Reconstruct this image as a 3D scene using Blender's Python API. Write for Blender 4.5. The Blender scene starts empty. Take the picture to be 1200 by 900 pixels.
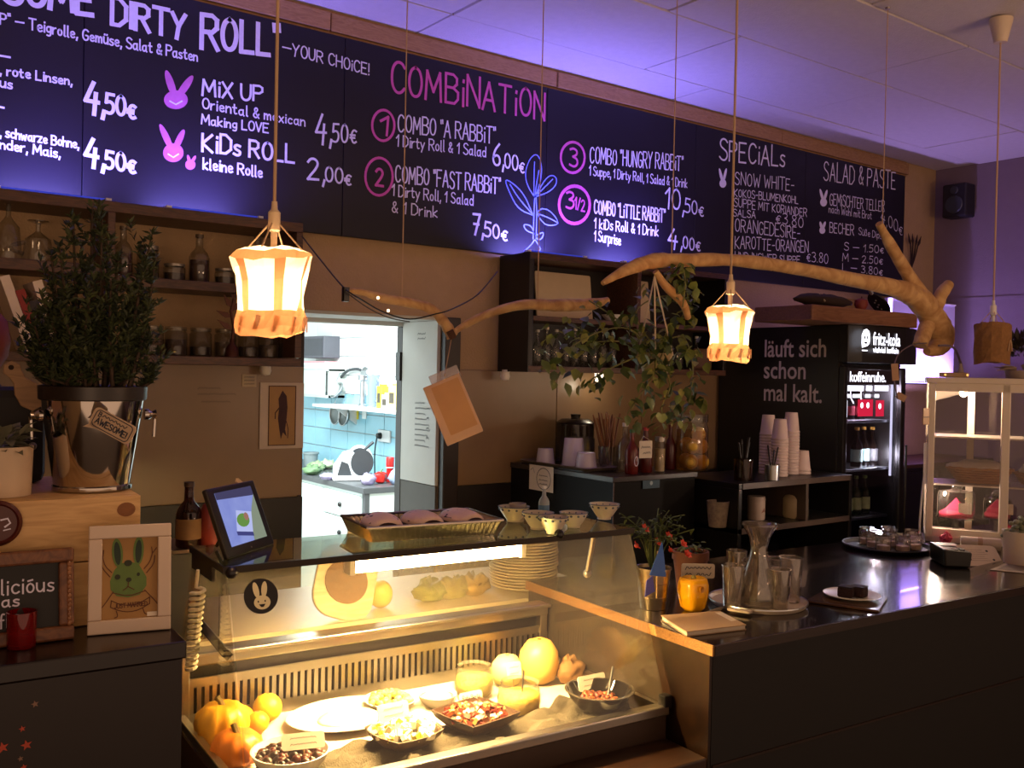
import bpy, math, random
from mathutils import Vector, Matrix
sc = bpy.context.scene
col = sc.collection
PI = math.pi
# ------------------------------------------------------------------ camera
H = 1.76
FPX = 1123.17
def _basis(yaw, pitch, roll):
    f = Vector((math.sin(yaw)*math.cos(pitch), math.cos(yaw)*math.cos(pitch), math.sin(pitch)))
    r = Vector((math.cos(yaw), -math.sin(yaw), 0)); u = r.cross(f)
    c, s = math.cos(roll), math.sin(roll)
    return c*r - s*u, s*r + c*u, f
CR, CU, CF = _basis(math.radians(36.699), math.radians(-.7723), math.radians(-1.1471))
CAM = Vector((0, 0, H))
cd = bpy.data.cameras.new('camera'); cam = bpy.data.objects.new('camera', cd); col.objects.link(cam)
cd.sensor_width = 36; cd.lens = FPX/1200*36; cd.clip_start = .02
m3 = Matrix((CR, CU, -CF)).transposed()
cam.matrix_world = Matrix.Translation(CAM) @ m3.to_4x4()
sc.camera = cam
# ------------------------------------------------------------------ world, exposure, fill and kitchen lights
sc.view_settings.view_transform = 'Standard'; sc.view_settings.look = 'None'
sc.view_settings.gamma = 1; sc.view_settings.use_curve_mapping = False
sc.view_settings.exposure = 0.15
w = bpy.data.worlds.new('world'); sc.world = w; w.use_nodes = True
w.node_tree.nodes['Background'].inputs[0].default_value = (1, .62, .40, 1)
w.node_tree.nodes['Background'].inputs[1].default_value = .63
def lamp_point(name, loc, power, color, r=.05):
    l = bpy.data.lights.new(name, 'POINT'); l.energy = power; l.color = color; l.shadow_soft_size = r
    o = bpy.data.objects.new(name, l); o.location = loc; col.objects.link(o); return o
def lamp_area(name, loc, power, color, sx, sy, aim):
    l = bpy.data.lights.new(name, 'AREA'); l.energy = power; l.color = color; l.shape = 'RECTANGLE'; l.size = sx; l.size_y = sy
    o = bpy.data.objects.new(name, l); o.location = loc
    o.rotation_euler = (Vector(aim)).to_track_quat('-Z', 'Y').to_euler(); col.objects.link(o); return o
# added warm fill lights, unseen behind the camera, aimed up to brighten the ceiling
for q, (x, y) in enumerate(((-.6, -.9), (3.2, -1.0))):
    lamp_area('guest_side_fill', (x, y, 1.7), 34, (1, .60, .36), .9, .9, (0, .25, 1))
# kitchen ceiling light
KIT_LIGHT = 260
lamp_area('kitchen_ceiling_light', (2.3, 5.3, 2.66), KIT_LIGHT, (.86, .97, 1), 1.0, 1.6, (0, 0, -1))
# ------------------------------------------------------------------ unprojection onto known planes (frame 1200 x 900)
def ray(x, y): return CR*(x-600) + CU*(450-y) + CF*FPX
def onZ(x, y, z): d = ray(x, y); return CAM + d*((z-H)/d.z)
def onY(x, y, Y): d = ray(x, y); return CAM + d*(Y/d.y)
def onX(x, y, X): d = ray(x, y); return CAM + d*(X/d.x)
A0 = Vector((1.6434, 1.4355, 0)); TH = math.radians(-3.7)
DU = Vector((math.cos(TH), math.sin(TH), 0)); DV = Vector((-DU.y, DU.x, 0))
def UV(u, v, z): p = A0 + DU*u + DV*v; return Vector((p.x, p.y, z))
def onV(x, y, v): d = ray(x, y); return CAM + d*((A0 + DV*v - CAM).dot(DV)/d.dot(DV))
def onU(x, y, u): d = ray(x, y); return CAM + d*((A0 + DU*u - CAM).dot(DU)/d.dot(DU))
def uvz(p): q = Vector((p[0], p[1], 0)) - A0; return q.dot(DU), q.dot(DV), p[2]
def mpp(p): return (Vector(p) - CAM).dot(CF)/FPX
CZ = 1.155          # bar top
CEIL = 3.069
WY = 3.26           # back wall
WX = 5.71           # right wall
# ------------------------------------------------------------------ materials
def lin(h):
    h = h.lstrip('#'); c = [int(h[i:i+2], 16)/255 for i in (0, 2, 4)]
    return tuple(x/12.92 if x <= .04045 else ((x+.055)/1.055)**2.4 for x in c) + (1,)
MATS = {}
def mat(name, hexc, rough=.5, metal=0, var=.12, scale=14, bump=0, bscale=60, spec=.5, emit=None, estr=0, coat=0):
    if name in MATS: return MATS[name]
    m = bpy.data.materials.new(name); m.use_nodes = True; nt = m.node_tree; b = nt.nodes['Principled BSDF']
    c = lin(hexc)
    b.inputs['Roughness'].default_value = rough; b.inputs['Metallic'].default_value = metal
    b.inputs['Specular IOR Level'].default_value = spec
    if coat: b.inputs['Coat Weight'].default_value = coat; b.inputs['Coat Roughness'].default_value = .08
    tc = nt.nodes.new('ShaderNodeTexCoord')
    if var:
        n = nt.nodes.new('ShaderNodeTexNoise'); n.inputs['Scale'].default_value = scale; n.inputs['Detail'].default_value = 4
        nt.links.new(tc.outputs['Object'], n.inputs['Vector'])
        mx = nt.nodes.new('ShaderNodeMix'); mx.data_type = 'RGBA'
        mx.inputs[6].default_value = tuple(x*(1-var) for x in c[:3]) + (1,)
        mx.inputs[7].default_value = tuple(min(1, x*(1+var)) for x in c[:3]) + (1,)
        nt.links.new(n.outputs['Fac'], mx.inputs[0]); nt.links.new(mx.outputs[2], b.inputs['Base Color'])
    else: b.inputs['Base Color'].default_value = c
    if bump:
        n2 = nt.nodes.new('ShaderNodeTexNoise'); n2.inputs['Scale'].default_value = bscale; n2.inputs['Detail'].default_value = 3
        nt.links.new(tc.outputs['Object'], n2.inputs['Vector'])
        bp = nt.nodes.new('ShaderNodeBump'); bp.inputs['Strength'].default_value = bump; bp.inputs['Distance'].default_value = .01
        nt.links.new(n2.outputs['Fac'], bp.inputs['Height']); nt.links.new(bp.outputs['Normal'], b.inputs['Normal'])
    if emit:
        b.inputs['Emission Color'].default_value = lin(emit); b.inputs['Emission Strength'].default_value = estr
    MATS[name] = m; return m
def wood(name, h1, h2, rough=.5, sc_=(1, 8, 8), dist=3, coat=0):
    if name in MATS: return MATS[name]
    m = bpy.data.materials.new(name); m.use_nodes = True; nt = m.node_tree; b = nt.nodes['Principled BSDF']
    tc = nt.nodes.new('ShaderNodeTexCoord'); mp = nt.nodes.new('ShaderNodeMapping'); mp.inputs['Scale'].default_value = sc_
    n = nt.nodes.new('ShaderNodeTexNoise'); n.inputs['Scale'].default_value = 4; n.inputs['Detail'].default_value = 6; n.inputs['Distortion'].default_value = dist
    r = nt.nodes.new('ShaderNodeValToRGB'); r.color_ramp.elements[0].color = lin(h1); r.color_ramp.elements[1].color = lin(h2)
    r.color_ramp.elements[0].position = .35; r.color_ramp.elements[1].position = .65
    nt.links.new(tc.outputs['Object'], mp.inputs[0]); nt.links.new(mp.outputs[0], n.inputs['Vector'])
    nt.links.new(n.outputs['Fac'], r.inputs[0]); nt.links.new(r.outputs[0], b.inputs['Base Color'])
    b.inputs['Roughness'].default_value = rough
    if coat: b.inputs['Coat Weight'].default_value = coat
    MATS[name] = m; return m
def glass(name, tint='#ffffff', refl=1.0, rough=.01, body=0, bodycol='#ffffff'):
    """clear pane: straight-through transparency plus Fresnel mirror, optional milky body"""
    if name in MATS: return MATS[name]
    m = bpy.data.materials.new(name); m.use_nodes = True; nt = m.node_tree; nt.nodes.remove(nt.nodes['Principled BSDF'])
    out = nt.nodes['Material Output']
    t = nt.nodes.new('ShaderNodeBsdfTransparent'); t.inputs[0].default_value = lin(tint)
    g = nt.nodes.new('ShaderNodeBsdfGlossy'); g.inputs['Roughness'].default_value = rough
    fr = nt.nodes.new('ShaderNodeFresnel'); ge = nt.nodes.new('ShaderNodeNewGeometry'); io = nt.nodes.new('ShaderNodeMath'); io.operation = 'MULTIPLY_ADD'
    io.inputs[1].default_value = 1/1.5-1.5; io.inputs[2].default_value = 1.5; nt.links.new(ge.outputs['Backfacing'], io.inputs[0]); nt.links.new(io.outputs[0], fr.inputs[0])
    mul = nt.nodes.new('ShaderNodeMath'); mul.operation = 'MULTIPLY'; mul.inputs[1].default_value = refl
    nt.links.new(fr.outputs[0], mul.inputs[0])
    base = t
    if body:
        d = nt.nodes.new('ShaderNodeBsdfDiffuse'); d.inputs[0].default_value = lin(bodycol)
        mx0 = nt.nodes.new('ShaderNodeMixShader'); mx0.inputs[0].default_value = body
        nt.links.new(t.outputs[0], mx0.inputs[1]); nt.links.new(d.outputs[0], mx0.inputs[2]); base = mx0
    mx = nt.nodes.new('ShaderNodeMixShader'); nt.links.new(mul.outputs[0], mx.inputs[0])
    nt.links.new(base.outputs[0], mx.inputs[1]); nt.links.new(g.outputs[0], mx.inputs[2])
    nt.links.new(mx.outputs[0], out.inputs[0]); MATS[name] = m; return m
def emis(name, hexc, s):
    if name in MATS: return MATS[name]
    m = bpy.data.materials.new(name); m.use_nodes = True; nt = m.node_tree; nt.nodes.remove(nt.nodes['Principled BSDF'])
    e = nt.nodes.new('ShaderNodeEmission'); e.inputs[0].default_value = lin(hexc); e.inputs[1].default_value = s
    nt.links.new(e.outputs[0], nt.nodes['Material Output'].inputs[0]); MATS[name] = m; return m
def paper_lamp(name, hexc, trans):
    if name in MATS: return MATS[name]
    m = bpy.data.materials.new(name); m.use_nodes = True; nt = m.node_tree; nt.nodes.remove(nt.nodes['Principled BSDF'])
    d = nt.nodes.new('ShaderNodeBsdfDiffuse'); t = nt.nodes.new('ShaderNodeBsdfTranslucent')
    n = nt.nodes.new('ShaderNodeTexNoise'); n.inputs['Scale'].default_value = 60
    r = nt.nodes.new('ShaderNodeValToRGB'); c = lin(hexc); r.color_ramp.elements[0].color = tuple(x*.75 for x in c[:3]) + (1,); r.color_ramp.elements[1].color = c
    tc = nt.nodes.new('ShaderNodeTexCoord'); nt.links.new(tc.outputs['Object'], n.inputs['Vector']); nt.links.new(n.outputs['Fac'], r.inputs[0])
    nt.links.new(r.outputs[0], d.inputs[0]); nt.links.new(r.outputs[0], t.inputs[0])
    mx = nt.nodes.new('ShaderNodeMixShader'); mx.inputs[0].default_value = trans
    nt.links.new(d.outputs[0], mx.inputs[1]); nt.links.new(t.outputs[0], mx.inputs[2]); nt.links.new(mx.outputs[0], nt.nodes['Material Output'].inputs[0])
    MATS[name] = m; return m
# ------------------------------------------------------------------ mesh building
WM = {}
class MB:
    def __init__(s): s.v = []; s.f = []
    def add(s, vs, fs, M=None):
        o = len(s.v)
        s.v += [tuple(M @ Vector(p)) if M is not None else tuple(p) for p in vs]
        s.f += [tuple(i+o for i in f) for f in fs]; return s
    def box(s, x0, x1, y0, y1, z0, z1, M=None):
        return s.add([(x0,y0,z0),(x1,y0,z0),(x1,y1,z0),(x0,y1,z0),(x0,y0,z1),(x1,y0,z1),(x1,y1,z1),(x0,y1,z1)],
                     [(0,3,2,1),(4,5,6,7),(0,1,5,4),(1,2,6,5),(2,3,7,6),(3,0,4,7)], M)
    def lathe(s, prof, n=24, M=None, a0=0):
        vs = []; fs = []; rings = []
        for r, z in prof:
            if r < 1e-6: rings.append([len(vs)]); vs.append((0,0,z))
            else:
                rings.append(list(range(len(vs), len(vs)+n)))
                vs += [(r*math.cos(a0+2*PI*i/n), r*math.sin(a0+2*PI*i/n), z) for i in range(n)]
        for a, b in zip(rings, rings[1:]):
            for i in range(n):
                j = (i+1) % n
                if len(a) == 1 and len(b) == 1: continue
                if len(a) == 1: fs.append((a[0], b[j], b[i]))
                elif len(b) == 1: fs.append((a[i], a[j], b[0]))
                else: fs.append((a[i], a[j], b[j], b[i]))
        return s.add(vs, fs, M)
    def tube(s, pts, rad, n=8, caps=True):
        pts = [Vector(p) for p in pts]
        if not isinstance(rad, (list, tuple)): rad = [rad]*len(pts)
        vs = []; fs = []; up = None
        for i, p in enumerate(pts):
            t = (pts[min(i+1, len(pts)-1)] - pts[max(i-1, 0)]).normalized()
            if up is None:
                up = Vector((0,0,1)) if abs(t.z) < .9 else Vector((1,0,0))
            a = (up - t*up.dot(t)).normalized(); b = t.cross(a); up = a
            vs += [p + (a*math.cos(2*PI*k/n) + b*math.sin(2*PI*k/n))*rad[i] for k in range(n)]
        for i in range(len(pts)-1):
            for k in range(n):
                j = (k+1) % n; fs.append((i*n+k, i*n+j, (i+1)*n+j, (i+1)*n+k))
        if caps: fs.append(tuple(range(n-1, -1, -1))); fs.append(tuple(range((len(pts)-1)*n, len(pts)*n)))
        return s.add(vs, fs)
    def prism(s, pts, z0, z1, M=None):
        n = len(pts); vs = [(x,y,z0) for x,y in pts] + [(x,y,z1) for x,y in pts]
        fs = [tuple(range(n-1,-1,-1)), tuple(range(n,2*n))] + [(i,(i+1)%n,n+(i+1)%n,n+i) for i in range(n)]
        return s.add(vs, fs, M)
    def ball(s, c, r, nu=12, nv=8, M=None):
        if not isinstance(r, (tuple, list)): r = (r,r,r)
        prof = [(math.sin(PI*i/nv), -math.cos(PI*i/nv)) for i in range(nv+1)]; prof[0] = (0,-1); prof[-1] = (0,1)
        T = Matrix.Translation(Vector(c)) @ Matrix.Diagonal((r[0],r[1],r[2],1))
        return s.lathe(prof, nu, (M @ T) if M is not None else T)
    def ribbon(s, pts, w, F, closed=False):
        """flat stroke; pts 2-D, F maps (a,b) -> 3-D"""
        n = len(pts)
        if n < 2: return s
        L = []; R = []
        for i in range(n):
            if closed: p, q = pts[i-1], pts[(i+1) % n]
            else: p, q = pts[max(i-1,0)], pts[min(i+1,n-1)]
            dx, dy = q[0]-p[0], q[1]-p[1]; l = math.hypot(dx,dy) or 1
            nx, ny = -dy/l*w/2, dx/l*w/2
            e = 0 if closed else (-.4 if i == 0 else .4 if i == n-1 else 0)
            ex, ey = dx/l*w*e, dy/l*w*e
            L.append(F(pts[i][0]+nx+ex, pts[i][1]+ny+ey)); R.append(F(pts[i][0]-nx+ex, pts[i][1]-ny+ey))
        fs = [(i, n+i, n+(i+1) % n, (i+1) % n) for i in range(n if closed else n-1)]
        return s.add(L+R, fs)
    def poly(s, pts, F):
        return s.add([F(a,b) for a,b in pts], [tuple(range(len(pts)))])
    def build(s, name, m, parent=None, smooth=False, world=False, bevel=0, loc=None, rz=0, solid=0):
        me = bpy.data.meshes.new(name); vs = s.v
        if world and parent is not None:
            inv = WM[parent].inverted(); vs = [tuple(inv @ Vector(p)) for p in vs]
        elif world and loc is not None:
            inv = (Matrix.Translation(Vector(loc)) @ Matrix.Rotation(rz,4,'Z')).inverted(); vs = [tuple(inv @ Vector(p)) for p in vs]
        me.from_pydata(vs, [], s.f); me.update()
        if smooth: me.polygons.foreach_set('use_smooth', [True]*len(me.polygons))
        if m is not None: me.materials.append(m)
        o = bpy.data.objects.new(name, me); col.objects.link(o)
        if parent is not None: o.parent = parent; WM[o] = WM[parent]
        else: WM[o] = Matrix.Identity(4)
        if loc is not None:
            o.location = loc; o.rotation_euler = (0,0,rz)
            if parent is None: WM[o] = Matrix.Translation(Vector(loc)) @ Matrix.Rotation(rz,4,'Z')
        if smooth and smooth != 2:
            try: me.set_sharp_from_angle(angle=math.radians(38))
            except Exception: pass
        if bevel:
            b = o.modifiers.new('bevel','BEVEL'); b.width = bevel; b.segments = 2; b.limit_method = 'ANGLE'
        if solid:
            b = o.modifiers.new('solid','SOLIDIFY'); b.thickness = solid; b.offset = 0
        return o
def thing(name, label, cat, loc=(0,0,0), rz=0, group=None):
    o = bpy.data.objects.new(name, None); o.empty_display_size = .05; col.objects.link(o)
    o.location = loc; o.rotation_euler = (0,0,rz); WM[o] = Matrix.Translation(Vector(loc)) @ Matrix.Rotation(rz,4,'Z')
    tag(o, label, cat, group); return o
def tag(o, label, cat, group=None, kind=None):
    o['label'] = label; o['category'] = cat
    if group: o['group'] = group
    if kind: o['kind'] = kind
    return o
def struct(o, label=None, cat=None):
    o['kind'] = 'structure'
    if label: o['label'] = label
    if cat: o['category'] = cat
    return o
def B(x0,x1,y0,y1,z0,z1): return MB().box(x0,x1,y0,y1,z0,z1)
def rect(cx, cy, hw, hh, r=0, n=5):
    if not r: return [(cx-hw,cy-hh),(cx+hw,cy-hh),(cx+hw,cy+hh),(cx-hw,cy+hh)]
    out = []
    for k,(sx,sy) in enumerate(((1,-1),(1,1),(-1,1),(-1,-1))):
        for i in range(n+1):
            a = -PI/2 + k*PI/2 + i/n*PI/2
            out.append((cx+sx*(hw-r)+r*math.cos(a), cy+sy*(hh-r)+r*math.sin(a)))
    return out
def ell(cx, cy, rx, ry, n=24, rot=0):
    c, s_ = math.cos(rot), math.sin(rot)
    return [(cx+c*rx*math.cos(2*PI*i/n)-s_*ry*math.sin(2*PI*i/n), cy+s_*rx*math.cos(2*PI*i/n)+c*ry*math.sin(2*PI*i/n)) for i in range(n)]
def plane_map(O, ex, ey):
    O = Vector(O); ex = Vector(ex); ey = Vector(ey)
    return lambda a, b: O + ex*a + ey*b
def frame_M(O, ex, ey):
    """matrix with local x,y along ex,ey, z along their cross"""
    ex = Vector(ex).normalized(); ey = Vector(ey).normalized(); ez = ex.cross(ey)
    return Matrix.Translation(Vector(O)) @ Matrix((ex, ey, ez)).transposed().to_4x4()
def smooth_path(pts, k=4):
    """Catmull-Rom through points (any dimension)"""
    out = []; n = len(pts)
    for i in range(n-1):
        p0, p1, p2, p3 = pts[max(i-1,0)], pts[i], pts[i+1], pts[min(i+2,n-1)]
        for j in range(k):
            t = j/k
            out.append(tuple(.5*((2*b) + (-a+c)*t + (2*a-5*b+4*c-d)*t*t + (-a+3*b-3*c+d)*t**3) for a,b,c,d in zip(p0,p1,p2,p3)))
    out.append(tuple(pts[-1])); return out
# ------------------------------------------------------------------ handwriting (stroke letters)
G = {
'A':'0,0 3,10 6,0|1,3.6 5,3.6','B':'0,0 0,10 3.4,10 5,8.8 5,6.8 3.4,5.4 0,5.4|3.4,5.4 5.6,4 5.6,1.6 4,0 0,0',
'C':'~5.5,8.4 4.2,10 2,10 .3,7.5 .3,2.5 2,0 4,0 5.5,1.6','D':'0,0 0,10 2.8,10 5.4,7.5 5.4,2.5 2.8,0 0,0',
'E':'5,10 0,10 0,0 5,0|0,5.2 4,5.2','F':'5,10 0,10 0,0|0,5.2 4,5.2','G':'~5.5,8.5 4,10 2,10 .3,7.5 .3,2.5 2,0 4,0 5.5,1.5 5.5,4.5 3.2,4.5',
'H':'0,0 0,10|5.4,0 5.4,10|0,5.2 5.4,5.2','I':'.5,0 .5,10','J':'~4,10 4,2 2.6,0 1,0 0,1.6','K':'0,0 0,10|5.2,10 0,4.6 5.4,0','L':'0,10 0,0 4.6,0',
'M':'0,0 .6,10 3.5,3 6.4,10 7,0','N':'0,0 0,10 5.4,0 5.4,10','O':'~2.9,10 1,9 0,5 1,1 2.9,0 4.8,1 5.8,5 4.8,9 2.9,10',
'P':'0,0 0,10 3.6,10 5.2,8.8 5.2,6.4 3.6,5 0,5','R':'0,0 0,10 3.6,10 5.2,8.8 5.2,6.4 3.6,5 0,5|2.4,5 5.6,0',
'S':'~5,8.6 3.6,10 1.6,10 .2,8.4 .6,6.4 2.6,5.3 4.8,4 5.2,1.8 3.8,0 1.6,0 0,1.4','T':'0,10 6,10|3,10 3,0','U':'~0,10 0,2.4 1.6,0 3.8,0 5.4,2.4 5.4,10',
'V':'0,10 2.8,0 5.6,10','W':'0,10 1.8,0 3.8,7 5.8,0 7.6,10','X':'0,0 5.4,10|0,10 5.4,0','Y':'0,10 2.8,5|5.6,10 2.8,5 2,0','Z':'0,10 5,10 0,0 5.2,0',
'a':'~4,5.2 2.4,6 .6,5 .2,2.5 1,.3 2.6,.2 4,2|4,6 4,1 4.8,0','b':'0,10 0,0|~0,4 1.6,6 3.6,5.6 4.4,3 3.4,.4 1.6,0 0,1.5','c':'~4,5 2.6,6 1,5.2 .2,3 1,.6 2.6,0 4,1',
'd':'4.4,10 4.4,0|~4.4,4 2.8,6 1,5.6 0,3 1,.4 2.8,0 4.4,1.6','e':'~.4,3 4.2,3.2 3.8,5.2 2.2,6 .6,5 .2,2.6 1.2,.4 2.8,0 4.2,1','f':'~3.6,9.6 2.4,10 1.4,8.6 1.4,0|0,5.6 3.2,5.6',
'g':'~4.2,5 2.6,6 .8,5.2 .2,3 1,1 2.6,.6 4.2,2|~4.2,6 4.2,-1.6 2.8,-3 .8,-2.4','h':'0,10 0,0|~0,3.6 1.8,6 3.6,5.4 4,3.6 4,0','i':'.6,6 .6,0|.6,8.2 .7,8.8',
'k':'0,10 0,0|3.8,6 0,2.8 4,0','l':'.6,10 .6,.6 1.4,0','m':'0,6 0,0|~0,3.8 1.4,6 2.8,5.4 3,0|~3,3.8 4.4,6 5.8,5.4 6,0','n':'0,6 0,0|~0,3.6 1.8,6 3.6,5.4 4,3.4 4,0',
'o':'~2.2,6 .8,5.2 .2,3 .8,.8 2.2,0 3.6,.8 4.2,3 3.6,5.2 2.2,6','p':'0,6 0,-3|~0,4 1.6,6 3.6,5.6 4.4,3 3.4,.4 1.6,0 0,1.5','r':'0,6 0,0|~0,3.4 1.2,5.6 3,6',
's':'~3.6,5.4 2.2,6 .6,5.4 .8,3.8 2.4,3 3.8,2.2 3.4,.4 1.8,0 .2,.8','t':'~1.4,9 1.4,1.2 2.4,0 3.6,.6|0,6 3.2,6','u':'~0,6 0,1.6 1.4,0 2.8,.4 4,2.4|4,6 4,0','v':'0,6 2,0 4,6',
'w':'0,6 1.4,0 3,4.8 4.6,0 6,6','x':'0,0 4,6|0,6 4,0','y':'0,6 2.2,.6|4.4,6 1,-3','z':'0,6 4,6 0,0 4,0',
'0':'~2.6,10 .8,8.8 0,5 .8,1.2 2.6,0 4.4,1.2 5.2,5 4.4,8.8 2.6,10','1':'.2,7 2.6,10 2.2,0','2':'~.2,8 1.4,9.8 3.6,9.8 4.8,7.8 3.6,5 1.4,2 .2,0|.2,.1 5,.4','3':'~.4,9 2.2,10 4.4,9.2 4.6,7 2.2,5.4|~2.2,5.4 4.8,4.6 5,1.8 3,0 .2,.8',
'4':'3,10 0,3.4 5,3.4|4,6.4 3.4,-1','5':'4.8,10 1,10 .6,5.6|~.6,5.6 2.8,6.4 4.8,5 4.8,1.8 3,0 .2,.6','6':'~4,10 1.4,7 .2,3.4 .8,.8 2.8,0 4.6,1.4 4.4,4 2.6,5 .6,3.6','7':'0,9.6 4.8,10 1.6,0|.6,5 4,5.2',
'8':'~2.6,5.4 .6,7 .8,9.2 2.6,10 4.4,9.2 4.4,7 2.6,5.4 .4,3.6 .6,.8 2.6,0 4.6,.8 4.8,3.6 2.6,5.4','9':'~4.6,6.6 2.6,5.4 .6,6.6 .8,9.2 2.8,10 4.6,8.6 4.4,4 2.6,0',
'€':'~4.4,6.2 3,7 1.4,6 .8,3.4 1.6,.8 3,0 4.4,.8|0,4.2 3.4,4.2|0,2.8 3.2,2.8','&':'~5,0 1.2,6.6 1.2,8.8 2.6,10 3.8,8.8 3.4,6.8 .6,4 .2,1.8 1.8,0 3.6,.8 5,4',
',':'.8,.8 .2,-2','.':'.2,0 .5,.5','-':'0,4.4 3.4,4.6','_':'0,4.6 7,4.8','!':'.4,10 .4,3|.4,.2 .5,.8','"':'0,10 .2,8|1.6,10.2 1.8,8.2',"'":'.4,10 .6,8','/':'0,0 3.4,10',
'ä':'~4,5.2 2.4,6 .6,5 .2,2.5 1,.3 2.6,.2 4,2|4,6 4,1 4.8,0|1.2,8 1.3,8.7|3.2,8 3.3,8.7','ü':'~0,6 0,1.6 1.4,0 2.8,.4 4,2.4|4,6 4,0|.8,8 .9,8.7|3,8 3.1,8.7','ß':'~0,0 0,8 1.4,10 3.2,9 2.8,6.6 1.8,5.6 4,3.6 3.6,.6 1.4,.2',
'ó':'~2.2,6 .8,5.2 .2,3 .8,.8 2.2,0 3.6,.8 4.2,3 3.6,5.2 2.2,6|1,7.8 3.4,8.4',
}
def chaikin(p, k=2):
    for _ in range(k):
        q = [p[0]]
        for a, b in zip(p, p[1:]):
            q += [(a[0]*.75+b[0]*.25, a[1]*.75+b[1]*.25), (a[0]*.25+b[0]*.75, a[1]*.25+b[1]*.75)]
        q.append(p[-1]); p = q
    return p
GC = {}
for ch, d in G.items():
    st = []
    for part in d.split('|'):
        sm = part.startswith('~'); part = part.lstrip('~')
        p = [tuple(float(t) for t in q.split(',')) for q in part.split()]
        st.append(chaikin(p) if sm else p)
    GC[ch] = (st, max(x for s_ in st for x, y in s_))
ORD = ('first','second','third','fourth','fifth','sixth','seventh','eighth','ninth','tenth','eleventh','twelfth','thirteenth','fourteenth','fifteenth','sixteenth','seventeenth')
rw = random.Random(5)
def write(mb, text, p0, p1, h, F, w, jit=.25):
    """strokes of text along p0->p1 (2-D plane coords), cap height h"""
    adv = 0; strokes = []
    for ch in text:
        if ch == ' ': adv += 3.4; continue
        if ch not in GC: ch = '-'
        st, wd = GC[ch]; dy = rw.uniform(-jit, jit); k = 1 + rw.uniform(-.05, .05)
        for s_ in st:
            cur = [s_[0]]
            for q in range(1, len(s_)):
                cur.append(s_[q])
                if q < len(s_)-1:
                    a_ = math.atan2(s_[q][1]-s_[q-1][1], s_[q][0]-s_[q-1][0]); b_ = math.atan2(s_[q+1][1]-s_[q][1], s_[q+1][0]-s_[q][0])
                    if abs((b_-a_+PI) % (2*PI)-PI) > .8: strokes.append([(adv + x*k, y*k + dy) for x, y in cur]); cur = [s_[q]]
            strokes.append([(adv + x*k, y*k + dy) for x, y in cur])
        adv += wd + 1.7
    adv = max(adv - 1.7, 1)
    dx, dy = p1[0]-p0[0], p1[1]-p0[1]; sx = 1/adv; hh = h/10
    l = math.hypot(dx, dy); nx, ny = -dy/l, dx/l
    fo = F(0, 0); fn = (F(1, 0)-fo).cross(F(0, 1)-fo).normalized()
    for i_, s_ in enumerate(strokes):
        n0 = len(mb.v)
        mb.ribbon([(p0[0] + dx*x*sx + nx*y*hh*.0, p0[1] + dy*x*sx + y*hh) for x, y in s_], w, F)
        d_ = fn*(.00005*(i_ % 12)); mb.v[n0:] = [(p[0]+d_.x, p[1]+d_.y, p[2]+d_.z) for p in mb.v[n0:]]
    return mb
def font_mesh(text, size, bold=0, width=None):
    cu = bpy.data.curves.new('text', 'FONT'); cu.body = text; cu.size = size; cu.offset = bold; cu.resolution_u = 3
    o = bpy.data.objects.new('text', cu); col.objects.link(o)
    bpy.context.view_layer.update()
    me = bpy.data.meshes.new_from_object(o.evaluated_get(bpy.context.evaluated_depsgraph_get()))
    vs = [tuple(v.co) for v in me.vertices]; fs = [tuple(p.vertices) for p in me.polygons]
    bpy.data.objects.remove(o); bpy.data.curves.remove(cu); bpy.data.meshes.remove(me)
    x0 = min(v[0] for v in vs); x1 = max(v[0] for v in vs); k = (width/(x1-x0)) if width else 1
    return [((x-x0)*k, y) for x, y, z in vs], fs
rnd = random.Random(11)
def copy_tree(o, parent=None, loc=None, rz=None):
    c = o.copy(); col.objects.link(c); c.parent = parent
    if loc is not None: c.location = loc
    if rz is not None: c.rotation_euler = (0,0,rz)
    if loc is not None and parent is None: WM[c] = Matrix.Translation(Vector(loc)) @ Matrix.Rotation(c.rotation_euler.z,4,'Z')
    for ch in list(o.children): copy_tree(ch, c)
    return c
# ================================================================== ROOM SHELL
m_ceil = mat('ceiling_plaster', '#c9c0c2', .85, var=.08, scale=30, bump=.25, bscale=120)
m_wall = mat('wall_tan', '#a98c68', .8, var=.08, scale=25, bump=.3, bscale=140)
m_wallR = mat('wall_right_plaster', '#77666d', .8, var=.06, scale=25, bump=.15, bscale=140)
m_splash = mat('splash_panel', '#85694a', .3, var=.08, scale=12)
m_dark = mat('dark_wainscot', '#1a110d', .5, var=.2)
m_floor = mat('floor_dark', '#3a2c22', .5, var=.2, bump=.1)
m_white = mat('white_paint', '#d9d6d0', .55, var=.04)
m_black = mat('black_lacquer', '#120e0d', .35, var=.15)
m_brown = wood('walnut_board', '#3a2216', '#5a3824', .45, (2, 14, 14))
OX0, OX1, OZ = 1.477, 2.073, 1.97
struct(B(-2.6, WX+.15, -1.6, WY, -.05, 0).build('floor', m_floor))
ceil = struct(B(-2.6, WX+.15, -1.6, WY+.34, CEIL+.022, CEIL+.1).build('ceiling', mat('ceiling_joint', '#4a3a36', .9)))
rp = random.Random(3)
rows = {(2.99, 3.26): [-.2, .7, 1.92, 3.325, 4.6], (2.46, 2.99): [-.6, .55, 1.92, 2.9, 3.95, 5.1], (1.97, 2.46): [-.1, 1.1, 2.5, 3.67, 4.9],
        (1.46, 1.97): [.2, 1.5, 3.0, 4.25], (.96, 1.46): [-.2, 1.2, 2.5, 3.8], (.45, .96): [0, 1.6, 3.2, 4.7]}
drop = {(2.46, 3): .005, (1.97, 2): .001, (1.97, 3): .005}
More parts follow.
